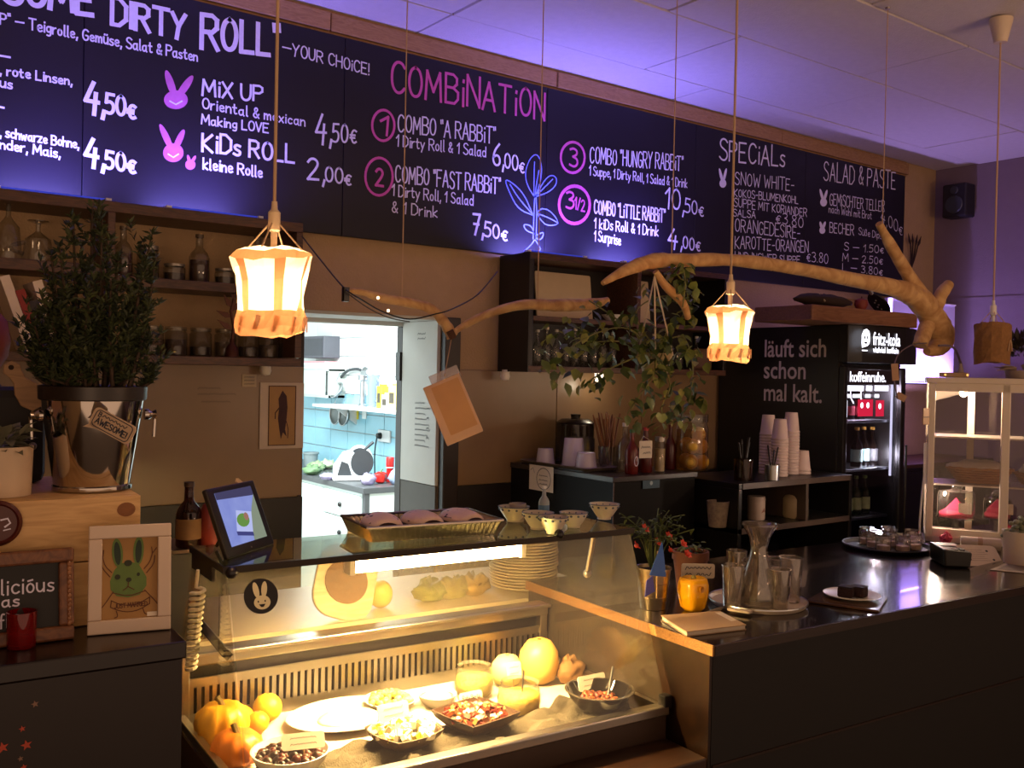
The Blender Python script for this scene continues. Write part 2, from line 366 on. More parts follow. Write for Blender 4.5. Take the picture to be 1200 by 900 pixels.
for (y0, y1), xs in rows.items():
    e = [-2.6] + xs + [WX]
    for k in range(len(e)-1):
        dz = drop.get((y0, k), rp.uniform(0, .004))
        B(e[k]+.004, e[k+1]-.004, y0+.004, y1-.004, CEIL-dz, CEIL+.022).build('ceiling_panel', m_ceil, ceil, bevel=.0015)
wb = MB().box(-2.6, OX0, WY, WY+.335, 0, CEIL+.1).box(OX1, WX+.15, WY, WY+.335, 0, CEIL+.1).box(OX0, OX1, WY, WY+.335, OZ, CEIL+.1)
wall_back = struct(wb.build('wall_back', m_wall))
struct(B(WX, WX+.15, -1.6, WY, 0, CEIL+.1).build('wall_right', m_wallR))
struct(B(-2.75, -2.6, -1.6, WY+.3, 0, CEIL+.1).build('wall_left', m_wall))
# picture rail on the right wall, wooden cornice boards above the menu board
struct(B(WX-.008, WX, .3, WY, 2.245, 2.262).build('trim_1', m_wallR))
m_corn = wood('cornice_pine', '#8a6642', '#a37d55', .6, (3, 20, 20))
corn = struct(B(-2.6, 5.36, WY-.012, WY, 2.98, CEIL).build('trim_2', m_corn))
ce = [-.6, .75, 1.55, 2.62, 4.15, 5.36]
for k in range(len(ce)-1):
    B(ce[k]+.003, ce[k+1]-.003, WY-.03-.004*(k % 2), WY-.012, 2.99, CEIL-.014).build('cornice_board', m_corn, corn, bevel=.002)
# glossy splash panels and dark wainscot
def wall_panels(name, x0, x1, n):
    s = struct(B(x0, x1, WY-.006, WY, 1.29, 1.763).build(name, m_splash))
    for k in range(n):
        a, b = x0+(x1-x0)*k/n, x0+(x1-x0)*(k+1)/n
        B(a+.002, b-.002, WY-.014, WY-.006, 1.294, 1.76).build('splash_panel', m_splash, s, bevel=.001)
wall_panels('trim_3', -.9, OX0-.002, 3)
wall_panels('trim_4', OX1+.075, 3.7, 3)
struct(B(-2.6, OX0-.002, WY-.02, WY, 0, 1.288).build('trim_5', m_dark))
struct(B(OX1+.075, WX, WY-.02, WY, 0, 1.288).build('trim_6', m_dark))
# doorway lining
m_reveal = mat('reveal_white', '#c3c4c0', .6, var=.05)
m_reveal2 = mat('reveal_grey', '#55504a', .6, var=.1)
m_frame = mat('door_frame_dark', '#241813', .45, var=.2)
d1 = struct(B(OX1-.014, OX1, WY+.01, WY+.285, 1.292, OZ-.014).build('door_1', m_reveal))
B(OX1-.012, OX1, WY+.01, WY+.285, 0, 1.288).build('reveal_lower', m_reveal2, d1)
B(OX0, OX1, WY+.012, WY+.285, OZ-.012, OZ).build('reveal_head', m_reveal, d1)
B(OX1, OX1+.073, WY-.03, WY+.01, 0, OZ).build('door_casing', m_frame, d1, bevel=.004)
B(OX0-.016, OX0, WY-.012, WY+.02, 0, OZ).build('door_casing', m_frame, d1, bevel=.003)
B(OX1-.014, OX1, WY+.287, WY+.335, 0, OZ-.03).build('door_jamb', m_frame, d1, bevel=.003)
B(OX0, OX1, WY+.287, WY+.335, OZ-.03, OZ).build('door_jamb', m_reveal, d1, bevel=.003)
B(OX0, OX0+.03, WY+.287, WY+.335, 0, OZ-.03).build('door_jamb', m_frame, d1, bevel=.003)
B(OX1-.024, OX1-.014, WY+.29, WY+.325, 1.71, 1.83).build('strike_plate', m_black, d1)
# handwritten notes on the white reveal
def wiggle(mb, F, x0, x1, y, h, w, r):
    n = max(4, int((x1-x0)/h*2.2)); pts = []
    for i in range(n+1): pts.append((x0+(x1-x0)*i/n, y + (h*.5 if i % 2 else -h*.3)*r.uniform(.5, 1.2)))
    mb.ribbon(chaikin(pts, 1), w, F)
m_ink = mat('ink', '#2b2f3c', .7, var=0)
nb = MB(); FR = plane_map((OX1-.0155, WY, 0), (0, 1, 0), (0, 0, 1))
rr = random.Random(8)
for k, z in enumerate((1.905, 1.885)): wiggle(nb, lambda a, b: FR(.25-a, b), .09, .15, z, .012, .0025, rr)
for k in range(9): wiggle(nb, lambda a, b: FR(.25-a, b), .08, rr.uniform(.15, .2), 1.62-.022*k, .012, .0022, rr)
for k in range(4): wiggle(nb, lambda a, b: FR(.25-a, b), .17, .19, 1.60-.04*k, .016, .0022, rr)
nb.build('wall_notes', m_ink, d1)

# ================================================================== KITCHEN BEYOND THE DOORWAY
KX = 3.55
m_tileB = mat('tile_blue', '#8fc4d6', .2, var=.08, scale=9)
m_tileW = mat('tile_white', '#dfe3e2', .2, var=.04, scale=9)
m_grout = mat('grout', '#a9b0b0', .8, var=.05)
wk = struct(B(KX, KX+.12, 3.6, 8.2, 0, 2.75).build('wall_kitchen_right', m_grout))
struct(B(.8, KX, 8.2, 8.3, 0, 2.75).build('wall_kitchen_back', m_tileW))
struct(B(.7, .8, 3.6, 8.2, 0, 2.75).build('wall_kitchen_left', m_tileW))
struct(B(.7, KX+.12, 3.6, 8.3, 2.75, 2.8).build('ceiling_kitchen', m_tileW))
struct(B(.7, KX+.12, 3.6, 8.3, -.05, 0).build('floor_kitchen', mat('kitchen_floor', '#8c8a86', .5)))
TS = .15
tile_meshes = {}
for r_ in range(8):
    z0 = .95 + r_*TS
    wide = .30 if z0 < 1.45 else .30
    m_ = m_tileB if r_ < 4 else m_tileW
    for c_ in range(8):
        y0 = 5.75 + c_*wide
        key = (r_ < 4)
        if key not in tile_meshes:
            o = B(-.008, 0, .003, wide-.003, .003, TS-.003).build('tile', m_, wk, bevel=.002); tile_meshes[key] = o
        else:
            o = tile_meshes[key].copy(); col.objects.link(o); o.parent = wk
        o.location = (KX, y0, z0)
m_ktop = mat('kitchen_worktop', '#4a4b4c', .4, var=.15)
m_kfront = mat('kitchen_fronts', '#cfd8d3', .4, var=.03)
kc = thing('kitchen_cabinet', 'pale grey kitchen drawer unit with dark worktop beyond the doorway', 'cabinet', (3.08, 5.766, 0))
B(0, .45, 0, 2.4, 0, .91).build('body', m_kfront, kc)
B(-.02, .462, -.012, 2.4, .91, .95).build('worktop', m_ktop, kc, bevel=.003)
B(-.004, .03, -.006, .035, 0, .91).build('corner_strip', m_ktop, kc)
for z0, z1 in ((.72, .885), (.5, .71), (.1, .49)):
    dr = B(-.02, 0, .05, .6, z0, z1).build('drawer', m_kfront, kc, bevel=.003)
    MB().ball((-.03, .32, (z0+z1)/2), (.014, .018, .018)).build('knob', m_black, dr, smooth=True)
for y0 in (.62, 1.22): B(-.02, 0, y0, y0+.57, .1, .885).build('cabinet_door', m_kfront, kc, bevel=.003)
KT = .952
def kat(px, py): return onZ(px, py, KT)
# slicer
p = kat(415, 562); s_ = mpp(p)
sl = thing('food_slicer', 'white food slicer with round dark blade guard on the kitchen worktop', 'slicer', p, math.radians(-20))
m_wp = mat('white_plastic', '#d8dadb', .35, var=.03); m_dg = mat('dark_grey_plastic', '#33363a', .4)
a_ = []
MB().box(-.16, .10, -.09, .09, 0, .035).build('base', m_wp, sl, bevel=.01)
MB().prism([(-.15,.0),(.06,.0),(.05,.13),(-.02,.215),(-.08,.20),(-.15,.10)], -.05, .01, Matrix.Rotation(PI/2,4,'X')).build('housing', m_wp, sl, bevel=.008)
MB().prism(ell(.045,.13,.10,.115,26), -.075, -.06, Matrix.Rotation(PI/2,4,'X')).build('guard_ring', m_wp, sl, bevel=.004)
MB().prism(ell(.045,.13,.082,.095,26), -.058, -.05, Matrix.Rotation(PI/2,4,'X')).build('blade', m_dg, sl)
MB().prism(ell(.045,.13,.082,.095,26), .078, .08, Matrix.Rotation(PI/2,4,'X')).build('blade_cover', m_dg, sl)
MB().tube([(.07,-.02,.22),(.13,-.03,.275)], .011).build('handle', m_dg, sl)
MB().prism([(-.13,.03),(-.02,.02),(-.05,.12),(-.10,.14)], .051, .056, Matrix.Rotation(PI/2,4,'X')).build('side_window', m_dg, sl)
# red flask, pepper, bags, lettuce, grey pot
p = onX(457, 553, 3.40); p.z = KT
rb = thing('thermos_flask', 'tall red plastic flask beside the slicer', 'flask', p)
m_red = mat('red_plastic', '#c0201c', .35)
MB().lathe([(0,0),(.026,0),(.026,.10),(.029,.105),(.029,.17),(.026,.175),(0,.175)], 18).build('body', m_red, rb, smooth=True)
MB().lathe([(.0275,.1),(.031,.1),(.031,.106),(.0275,.106)], 18).build('collar', m_wp, rb)
p = kat(446, 566)
pe = thing('bell_pepper', 'red bell pepper lying at the worktop corner', 'pepper', p)
b = MB()
prof = [(0,.008),(.02,.0),(.042,.012),(.05,.04),(.044,.068),(.025,.078),(.008,.07),(0,.068)]
b.lathe(prof, 20); b.v = [(x*(1+.1*math.cos(4*math.atan2(y,x))), y*(1+.1*math.cos(4*math.atan2(y,x))), z) for x,y,z in b.v]
b.build('flesh', mat('pepper_red', '#b3201a', .2), pe, smooth=True)
MB().tube([(0,0,.066),(.004,0,.085),(.015,0,.098)], [.007,.005,.005], 6).build('stem', mat('stem_green', '#4d6b2c', .6), pe)
def lump(name, label, cat, p, rx, ry, rz_, m, seed, amp=.25):
    r = random.Random(seed); b = MB().ball((0,0,rz_*.9), (rx,ry,rz_), 14, 10)
    b.v = [(x*(1+r.uniform(-amp,amp)), y*(1+r.uniform(-amp,amp)), max(0, z*(1+r.uniform(-amp,amp)))) for x,y,z in b.v]
    return tag(b.build(name, m, smooth=2, loc=p), label, cat)
m_bag = glass('bag_film', '#d8d2e4', 1.2, .15, .55, '#b9aec9')
lump('plastic_bag', 'crumpled lilac plastic bag in front of the slicer', 'bag', kat(431, 568), .06, .04, .04, m_bag, 1)
lump('vegetable_bag', 'small clear bag lying left of the slicer', 'bag', kat(384, 562), .06, .04, .025, m_bag, 2)
dcp = onX(464, 556, 3.36); dcp.z = KT
lump('dish_cloth', 'blue grey cloth by the door jamb beside red flask', 'cloth', dcp, .05, .05, .05, mat('cloth_blue', '#7c8ba8', .9), 3)
for k, (px, py, sd) in enumerate(((371, 551, 5), (384, 549, 6), (366, 556, 7))):
    lump('lettuce_head', ('pale green lettuce at the left jamb of the doorway', 'green lettuce in the middle of the kitchen heap', 'small dark lettuce at front of the kitchen heap')[k], 'lettuce', kat(px, py), .07, .06, .035, mat('lettuce%d' % k, ('#8fa67a', '#a9bb95', '#5f7a55')[k], .6, var=.4, scale=30), sd, .3)
p = kat(364, 546); gp = thing('storage_pot', 'grey plastic pot at the left edge of the kitchen worktop', 'pot', p)
MB().lathe([(0,0),(.05,0),(.062,.11),(.058,.11),(.047,.006),(0,.006)], 20).build('body', mat('grey_plastic', '#7f8b8c', .5), gp, smooth=True)
MB().lathe([(.06,.1),(.068,.1),(.068,.112),(.06,.112)], 20).build('rim', mat('grey_plastic', '#7f8b8c'), gp)
# wall shelf with kitchenware
def kw(px, py, off=0): return onX(px, py, KX-off)
m_steel = mat('steel', '#b9bcbf', .3, metal=1, var=.05)
q0 = kw(400, 470, .25); q1 = kw(468, 478, .25)
zsh = 1.47
ks = thing('kitchen_wall_shelf', 'white kitchen wall shelf holding jugs and packets', 'shelf', (KX, 5.3, zsh))
B(-.27, 0, .2, 1.75, -.022, 0).build('board', m_wp, ks, bevel=.003)
for y in (.5, 1.5): MB().prism([(0,0),(-.2,0),(0,-.14)], -.01, .01, Matrix.Translation((0,y,-.022)) @ Matrix.Rotation(PI/2,4,'X')).build('bracket', m_wp, ks)
def ksh(px): return onX(px, 470, KX-.14)
p = ksh(425); p.z = zsh+.001
cp = thing('coffee_press', 'chrome cylinder with spread foot on the kitchen shelf', 'press', p)
MB().lathe([(0,0),(.036,0),(.036,.012),(.026,.02),(.024,.19),(.04,.2),(.04,.235),(0,.24)], 20).build('body', m_steel, cp, smooth=True)
MB().tube([(-.0,0,.22),(-.0,-.06,.225),(0,-.12,.20)], .006).build('lever', m_dg, cp)
p = ksh(437); p.z = zsh+.001
jg = thing('measuring_jug', 'tall bluish clear plastic jug on the kitchen shelf', 'jug', p)
MB().lathe([(0,.004),(.036,.004),(.047,.24),(.044,.24),(.033,.008),(0,.008)], 22).build('body', glass('jug_plastic', '#c4d0e4', 1.2, .1, .45, '#9aa9c4'), jg, smooth=True)
MB().tube([(0,-.055,.21),(0,-.10,.19),(0,-.10,.08),(0,-.05,.05)], .008).build('handle', glass('jug_plastic'), jg)
for k, (px, hh, cl, lb) in enumerate(((449, .16, '#c9bf2a', 'yellow snack packet beside the jug on the kitchen shelf'), (455, .10, '#cfc8bd', 'short white tub in front of yellow packets'), (463, .17, '#d8c06a', 'pale yellow carton nearest the door jamb'))):
    p = ksh(px); p.z = zsh+.001; t = thing('food_packet', lb, 'packet', p, .15*k)
    MB().prism(rect(0,0,.035,.04,.008), 0, hh).build('pack', mat('pack%d' % k, cl, .5), t)
    B(-.0365,-.0352,-.02,.025,hh*.25,hh*.7).build('print_label', mat('pack_print', '#3b352b', .6), t)
    B(-.03,.03,-.004,.004,hh,hh+.015).build('fold', mat('pack%d' % k, cl), t)
# hanging sieves
def sieve(px, py, r, lab, tilt):
    p = kw(px, py, .10); t = thing('hanging_sieve', lab, 'sieve', p)
    M = Matrix.Rotation(-PI/2+tilt, 4, 'Y')
    MB().lathe([(r*math.cos(a), -r*.55*math.sin(a)) for a in [PI/2*i/6 for i in range(6)]] + [(0,-r*.55)], 20, M).build('bowl', mat('mesh_grey', '#8a8f8f', .5, metal=.6), t, smooth=True)
    MB().tube([M @ Vector((r*math.cos(2*PI*i/20), r*math.sin(2*PI*i/20), 0)) for i in range(21)], .005, 6).build('rim', m_steel, t)
    MB().tube([(0,0,r),(.03,0,r*1.9),(.092,0,r*2.1)], .004, 6).build('hook_handle', m_steel, t)
sieve(392, 485, .085, 'round grey colander hanging low under the kitchen shelf', 0)
sieve(402, 487, .08, 'second grey colander hanging behind the round one', .1)
sieve(394, 457, .07, 'wire sieve hanging high beside the shelf', .6)
p = kw(420, 434, .04); pan = thing('frying_pan', 'dark handled pan hung high on the white tiles', 'pan', p)
MB().tube(smooth_path([(0,.30,-.06),(0,.18,-.005),(0,.03,.01),(0,-.05,.0)]), [.012]*12+[.006], 8).build('handle', m_dg, pan)
MB().lathe([(0,0),(.07,0),(.085,.03),(.08,.03),(.068,.006),(0,.006)], 20, Matrix.Translation((0,-.13,-.06)) @ Matrix.Rotation(PI/2-.5,4,'Y')).build('pan_body', m_steel, pan, smooth=True)
# socket, yellow card, extractor box and rack
p = kw(451, 511, .012); so = thing('wall_socket', 'white double wall socket with black plug on blue tiles', 'socket', p)
B(-.012,.004,-.09,.09,-.045,.045).build('plate', m_wp, so, bevel=.004)
MB().lathe([(0,0),(.025,0),(.02,.03),(0,.03)],14,Matrix.Translation((-.012,.045,0)) @ Matrix.Rotation(-PI/2,4,'Y')).build('plug', m_black, so)
MB().tube(smooth_path([(-.04,.045,0),(-.05,.06,-.12),(-.03,.09,-.3),(-.02,.10,-.42)]), .006, 6).build('cable', m_black, so)
for k, (px, py, hw, hh, cl, lb) in enumerate(((417, 483, .05, .055, '#d4c13a', 'yellow patterned card stuck on the blue tiles'), (427, 484, .035, .045, '#dfe6e6', 'small white card next to the yellow card'))):
    p = kw(px, py, .0105); o = tag(B(-.002,0,-hw,hw,-hh,hh).build('tile_card', mat('tile_card%d' % k, cl, .6, var=.2), loc=p), lb, 'card')
p = kw(371, 407, .1); ex = thing('kitchen_screen', 'dark box mounted high on the white kitchen tiles', 'box', p)
B(-.05,.1,-.24,.22,-.09,.09).build('body', mat('screen_grey', '#5a5a62', .5), ex, bevel=.006)
B(-.054,-.05,-.22,.20,-.07,.07).build('front_plate', mat('screen_dark', '#3c3c44', .4), ex)
p = kw(380, 447, .15); rk = thing('paper_rack', 'light grey wall rack stacked with papers', 'rack', p)
B(-.02,.15,-.08,.5,-.13,-.11).build('shelf_board', mat('rack_grey', '#b4bdb6', .5), rk)
B(-.02,.15,-.08,.5,.085,.1).build('shelf_board', mat('rack_grey'  , '#b4bdb6'), rk)
B(.0,.15,-.08,-.06,-.13,.15).build('side', mat('rack_grey', '#b4bdb6'), rk)
B(-.022,-.018,-.06,.5,-.11,.085).build('front_panel', mat('rack_front', '#c4cdc6', .5), rk)
for k in range(4): B(-.01,.14,-.05+.01*k,.45,.101+k*.016,.115+k*.016).build('paper_sheaf', mat('sheaf%d' % k, ('#d8d8d4','#c8d0d4','#e0e0e0','#d49aa0')[k], .7), rk)
# ================================================================== MENU BOARD
m_bb = mat('chalkboard', '#17131d', .42, var=.35, scale=3, spec=.35)
m_chalk = mat('chalk_white', '#d9d4ea', .8, var=.1, scale=80)
m_pink = mat('chalk_pink', '#c9539f', .8, var=.12, scale=60)
m_blue = mat('chalk_blue', '#6f7fd6', .8, var=.15, scale=60)
BBY = WY-.03
bb = thing('menu_blackboard', 'long wall-wide chalkboard menu under the ceiling with white and pink lettering', 'blackboard', (2.4, WY-.004, 2.24))
be = [-.7, onY(97, 150, BBY).x, onY(402, 200, BBY).x, onY(640, 200, BBY).x, onY(815, 200, BBY).x, onY(943, 240, BBY).x, onY(1060, 250, BBY).x]
for k in range(len(be)-1):
    MB().box(be[k]+.001, be[k+1]-.001, BBY, WY-.013, 2.247, 2.978).build('board_panel', m_bb, bb, world=True, bevel=.002)
FB = lambda a, b: Vector((a, BBY-.0012, b))
def bp(px, py): q = onY(px, py, BBY); return (q.x, q.z)
def bline(text, x0, y0, x1, y1, hpx, w=.006, m=None, jit=.3):
    p0, p1 = bp(x0, y0), bp(x1, y1); h = bp(x0, y0-hpx)[1] - p0[1]
    write(MB(), text, p0, p1, h, FB, w, jit).build('lettering', m or m_chalk, bb, world=True)
for t in (
 ('SOME', 5, 3, 108, 17, 34, .016), ('DIRTY', 131, 29, 217, 46, 31, .014), ('ROLL"', 236, 56, 326, 66, 38, .016),
 ('P" _ Teigrolle, Gemüse, Salat & Pasten', 0, 28, 231, 72, 13, .005), (', rote Linsen,', 0, 87, 84, 100, 11, .005), ('us', 0, 102, 14, 104, 11, .005),
 ('_', 0, 68, 11, 70, 6, .006), (', schwarze Bohne,', 0, 160, 92, 174, 11, .005), ('nder, Mais,', 0, 174, 70, 185, 11, .005), ('-', 0, 130, 4, 131, 10, .006),
 ('MiX UP', 237, 112, 307, 119, 18, .008), ('Oriental & mexican', 237, 127, 357, 148, 12, .005), ('Making LOVE', 236, 145, 314, 156, 11, .005),
 ('KiDs ROLL', 237, 177, 344, 191, 21, .009), ('kleine Rolle', 238, 198, 307, 208, 13, .006),
 ('_YOUR CHOiCE!', 331, 62, 432, 88, 14, .005),
 ('COMBO "A RABBiT"', 466, 154, 580, 168, 20, .006), ('1 Dirty Roll & 1 Salad', 464, 171, 569, 184, 13, .005),
 ('COMBO "FAST RABBiT"', 463, 213, 586, 227, 20, .006), ('1 Dirty Roll, 1 Salad', 459, 229, 554, 241, 13, .005), ('& 1 Drink', 459, 249, 512, 255, 13, .005),
 ('COMBO "HUNGRY RABBiT"', 691, 191, 800, 200, 19, .006), ('1 Suppe, 1 Dirty Roll, 1 Salad & 1 Drink', 690, 205, 805, 220, 11, .0045),
 ('COMBO "LiTTLE RABBiT"', 696, 250, 779, 261, 16, .007), ('1 kiDs Roll & 1 Drink', 696, 267, 771, 277, 12, .006), ('1 Surprise', 696, 282, 727, 287, 12, .006),
 ('SPECiALs', 843, 187, 919, 196, 24, .009), ('SNOW WHITE-', 861, 216, 930, 224, 15, .0048), ('KOKOS-BLUMENKOHL', 860, 230, 935, 239, 9.0, .0042), ('SUPPE MIT KORIANDER', 860, 242, 945, 254, 9.8, .0042),
 ('SALSA', 859, 253, 885, 256, 8.2, .0042), ('€3.80', 909, 261, 941, 267, 13, .0042), ('ORANGEDESIRE-', 861, 271, 937, 280, 15, .0048), ('KAROTTE-ORANGEN', 861, 291, 947, 296, 14, .0048),
 ('UND INGWER SUPPE', 861, 304, 937, 309, 9.0, .0042), ('€3.80', 945, 306, 970, 309, 12, .0042),
 ('SALAD & PASTE', 965, 211, 1049, 222, 22, .007), ('GEMiSCHTER TELLER', 972, 240, 1036, 248, 13, .0048), ('nach Wahl mit Brot', 971, 249, 1021, 257, 9, .0036), ('4,00€', 1032, 260, 1057, 276, 14, .0042),
 ('BECHER', 972, 272, 1000, 276, 12, .0048), ('Süße Dips', 1006, 275, 1033, 280, 8, .0036), ('S _ 1.50€', 989, 293, 1035, 297, 9, .0042), ('M _ 2.50€', 987, 306, 1034, 310, 9, .0042), ('L _ 3.80€', 987, 317, 1034, 323, 9, .0042)):
    bline(*t)
def price(big, rest, x0, y0, xm, x1, y1, hb, w=.010):
    """first digit large, then the cents and a small euro sign"""
    ym = y0 + (y1-y0)*(xm-x0)/(x1-x0)
    bline(big, x0, y0, xm, ym, hb, w); bline(rest, xm+1, ym, x1, y1, hb*.68, w*.8)
price('4,', '50€', 100, 128, 122, 158, 139, 33, .013); price('4,', '50€', 100, 192, 122, 158, 204, 31, .013)
price('4,', '50€', 370, 165, 388, 417, 168, 33, .009); price('2,', '00€', 360, 210, 380, 411, 217, 26, .009)
price('6,', '00€', 577, 193, 590, 614, 203, 26, .009); price('7,', '50€', 554, 274, 566, 594, 283, 25, .010)
price('10,', '50€', 779, 243, 801, 824, 254, 24, .009); price('4,', '00€', 783, 288, 799, 820, 295, 22, .010)
bline('COMBiNATiON', 458, 108, 638, 141, 36, .011, m_pink)
def bell(px, py, rx, ry, n=28, rot=0, st=0):
    return [bp(px+rx*math.cos(2*PI*i/n)*math.cos(rot)-ry*math.sin(2*PI*i/n)*math.sin(rot), py+rx*math.cos(2*PI*i/n)*math.sin(rot)+ry*math.sin(2*PI*i/n)*math.cos(rot)) for i in range(n)]
for px, py, rx, ry, t, w_ in ((449, 147, 13, 18, '1', .010), (444, 207, 16, 22, '2', .010), (671, 184.5, 14, 18, '3', .012), (673, 240, 18, 22, '31/2', .015)):
    MB().ribbon(bell(px, py, rx, ry), w_, FB, closed=True).build('lettering', m_pink, bb, world=True)
    if t == '31/2':
        bline('3', px-10, py+4, px-1, py+5, 20, .010, m_pink); bline('1/2', px, py+5, px+12, py+8, 14, .007, m_pink)
    else: bline(t, px-4, py+10, px+5, py+12, 21, .010, m_pink)
m_pinkF = mat('chalk_pink_fill', '#b9609f', .85, var=.3, scale=25)
FB2 = lambda a, b: Vector((a, BBY-.0008, b))
def bunny(px, py, rx, ry, e1, e2, m, face=True):
    mb = MB(); mb.poly(bell(px, py, rx, ry)[::-1], FB2)
    for ex, ey in (e1, e2):
        cx, cy = (px*.45+ex*.55), (py*.45+ey*.55); L = math.hypot(ex-px, ey-py)*.5; a = math.atan2(ey-py, ex-px)
        mb.poly(bell(cx, cy, L, max(1.6, rx*.32), 18, a)[::-1], lambda a_, b_: Vector((a_, BBY-.0006, b_)))
    o = mb.build('rabbit_drawing', m, bb, world=True)
    if face:
        s = MB().ribbon([bp(px-rx*.5, py+ry*.15), bp(px, py+ry*.5), bp(px+rx*.5, py+ry*.15)], .005, FB); s.build('lettering', m_chalk, bb, world=True)
bunny(206, 117, 14, 11, (195, 84), (225, 90), m_pinkF); bunny(203, 179, 12, 11, (188, 147), (215, 153), m_pinkF); bunny(223, 193, 6, 6, (220, 182), (229, 183), m_pinkF, False)
bunny(847, 215, 4, 5, (843, 198), (851, 198), m_chalk, False); bunny(965, 237, 4, 5, (961, 222), (969, 223), m_chalk, False); bunny(963.5, 270, 3.5, 4, (961, 260), (967, 260), m_chalk, False)
lf = [[(265,605),(228,545),(220,485),(243,422),(275,398),(297,440),(298,500),(285,560),(265,605)], [(270,602),(312,522),(345,498),(370,515),(365,550),(330,582),(270,602)], [(260,690),(190,662),(150,590),(120,510),(190,560),(225,610),(245,660),(260,690)],
      [(275,680),(295,655),(340,667),(385,730),(330,740),(300,720),(275,680)], [(262,775),(225,762),(210,730),(250,737),(262,775)], [(270,785),(310,765),(300,800),(280,805),(270,785)], [(215,860),(255,822),(265,800),(280,822),(300,860),(215,860)],
      [(258,800),(262,690),(265,600),(285,480)], [(272,800),(275,690),(272,600)], [(260,690),(190,610),(150,545)], [(275,680),(330,700),(375,725)], [(270,600),(320,550),(350,520)], [(262,600),(262,520),(265,440)]]
for L in lf:
    MB().ribbon([bp(560+x*.25, 80+y*.25) for x, y in chaikin(L, 2)], .005, FB).build('plant_drawing', m_blue, bb, world=True)
# ================================================================== UV lamps on top of the cupboards
m_uv = emis('uv_tube', '#4a52e0', .5)
def uv_lamp(p, label, power, aim=(0, .42, .9), L=.28):
    t = thing('blacklight_lamp', label, 'lamp', p, 0, 'blue lamps washing the menu board')
    MB().box(-L/2-.02, L/2+.02, -.02, .02, 0, .004).build('housing', m_black, t, bevel=.003)
    for s in (-1, 1): B(s*(L/2+.01)-.008, s*(L/2+.01)+.008, -.012, .012, .004, .012).build('socket', m_white, t)
    MB().tube([(-L/2, 0, .008), (L/2, 0, .008)], .004, 10).build('tube', m_uv, t, smooth=True)
    l = lamp_area('blacklight_glow', Vector(p) + Vector((0, 0, .016)), power, (.24, .20, 1), L, .02, aim)
    l.data.spread = math.radians(160); return t
UVP = 6
uv_lamp((.60, 3.075, 2.246), 'blue tube lamp on the wall shelf above the hanging glasses', UVP)
uv_lamp((1.08, 3.075, 2.246), 'blue tube lamp on the wall shelf above the pendant lamp', UVP)
uv_lamp((2.52, 3.09, 2.241), 'blue tube lamp on the glass cupboard at its left end', UVP*1.2)
uv_lamp((3.05, 3.09, 2.241), 'blue tube lamp in the middle of the glass cupboard top', UVP*1.2)
# ================================================================== WALL SHELF ON THE LEFT
SY0, SY1 = 3.03, 3.244
ws = thing('wall_shelf', 'dark wooden open wall shelf with jars under the menu board', 'shelf', (.8, WY-.016, 1.76))
for nm, a in (('top_board', (.15, 1.366, 2.213, 2.245)), ('side_panel', (1.343, 1.366, 1.79, 2.213)), ('divider', (.74, .762, 1.79, 2.213)), ('shelf_board', (.15, .74, 2.02, 2.052)), ('shelf_board', (.762, 1.343, 1.995, 2.025)), ('bottom_board', (.15, 1.366, 1.76, 1.787))):
    MB().box(a[0], a[1], SY0, SY1, a[2], a[3]).build(nm, m_brown, ws, world=True, bevel=.002)
gl = glass('clear_glass', '#e6e6e0', 2.0, .02, .015, '#d8d2c8')
gl_b = glass('brown_glass', '#8a4a28', 1.3, .02, .15, '#4a2412')
m_tin = mat('lid_tin', '#9a938a', .35, metal=.8)
def sp(px, z, Y=3.12): q = onY(px, 400, Y); return Vector((q.x, Y, z))
def jar(label, p, r, h, cont='#3a2014', fill=.45, lid=True, grp=None, lidc=None):
    t = thing('glass_jar', label, 'jar', p, 0, grp)
    MB().lathe([(0,0),(r*.9,0),(r,r*.12),(r,h*.82),(r*.86,h*.9),(r*.86,h)] + ([] if lid else [(r*.82,h),(r*.82,h*.88)]), 20).build('glass_body', gl, t, smooth=True)
    if fill: MB().lathe([(0,.004),(r*.86,.004),(r*.93,h*fill),(0,h*fill+.002)], 20).build('contents', mat('jar_' + cont, cont, .6, var=.4, scale=40), t, smooth=True)
    if lid: MB().lathe([(r*.9,h*.92),(r*.95,h*.92),(r*.95,h*1.06),(0,h*1.06)], 20).build('lid', lidc or m_tin, t, smooth=True)
    return t
def bottle(name, label, p, r, h, m, cap='#2a2320', lab=None, grp=None, neck=.34, fillm=None):
    t = thing(name, label, 'bottle', p, 0, grp); nr = r*.34; s = h*.52
    MB().lathe([(0,0),(r*.92,0),(r,r*.15),(r,s),(r*.82,s+h*.09),(nr*1.1,h*(1-neck)+h*.06),(nr,h*.9),(nr,h*.95)], 20).build('glass_body', m, t, smooth=True)
    if fillm: MB().lathe([(0,.003),(r*.9,.003),(r*.93,s*.9),(0,s*.9)], 16).build('contents', fillm, t, smooth=True)
    MB().lathe([(nr*1.05,h*.93),(nr*1.2,h*.93),(nr*1.2,h),(0,h)], 14).build('cap', mat('cap_' + cap, cap, .4), t, smooth=True)
    if lab: MB().lathe([(r*1.012,s*.25),(r*1.012,s*.85)], 20).build('paper_label', mat('lab_' + lab, lab, .7, var=.25, scale=50), t, smooth=True)
    return t
zr = 2.026
bottle('glass_bottle', 'clear swing bottle on the upper shelf nearest the divider', sp(143, zr), .028, .16, gl, '#6a5a48', grp='shelf bottles', fillm=mat('syrup', '#4a2416', .4))
jar('small jar behind the shrub on the upper shelf', sp(172, zr), .034, .10, '#3d2a18', .5)
jar('low square jar between the two upper shelf bottles', sp(203, zr), .034, .052, '#2f1d14', .5)
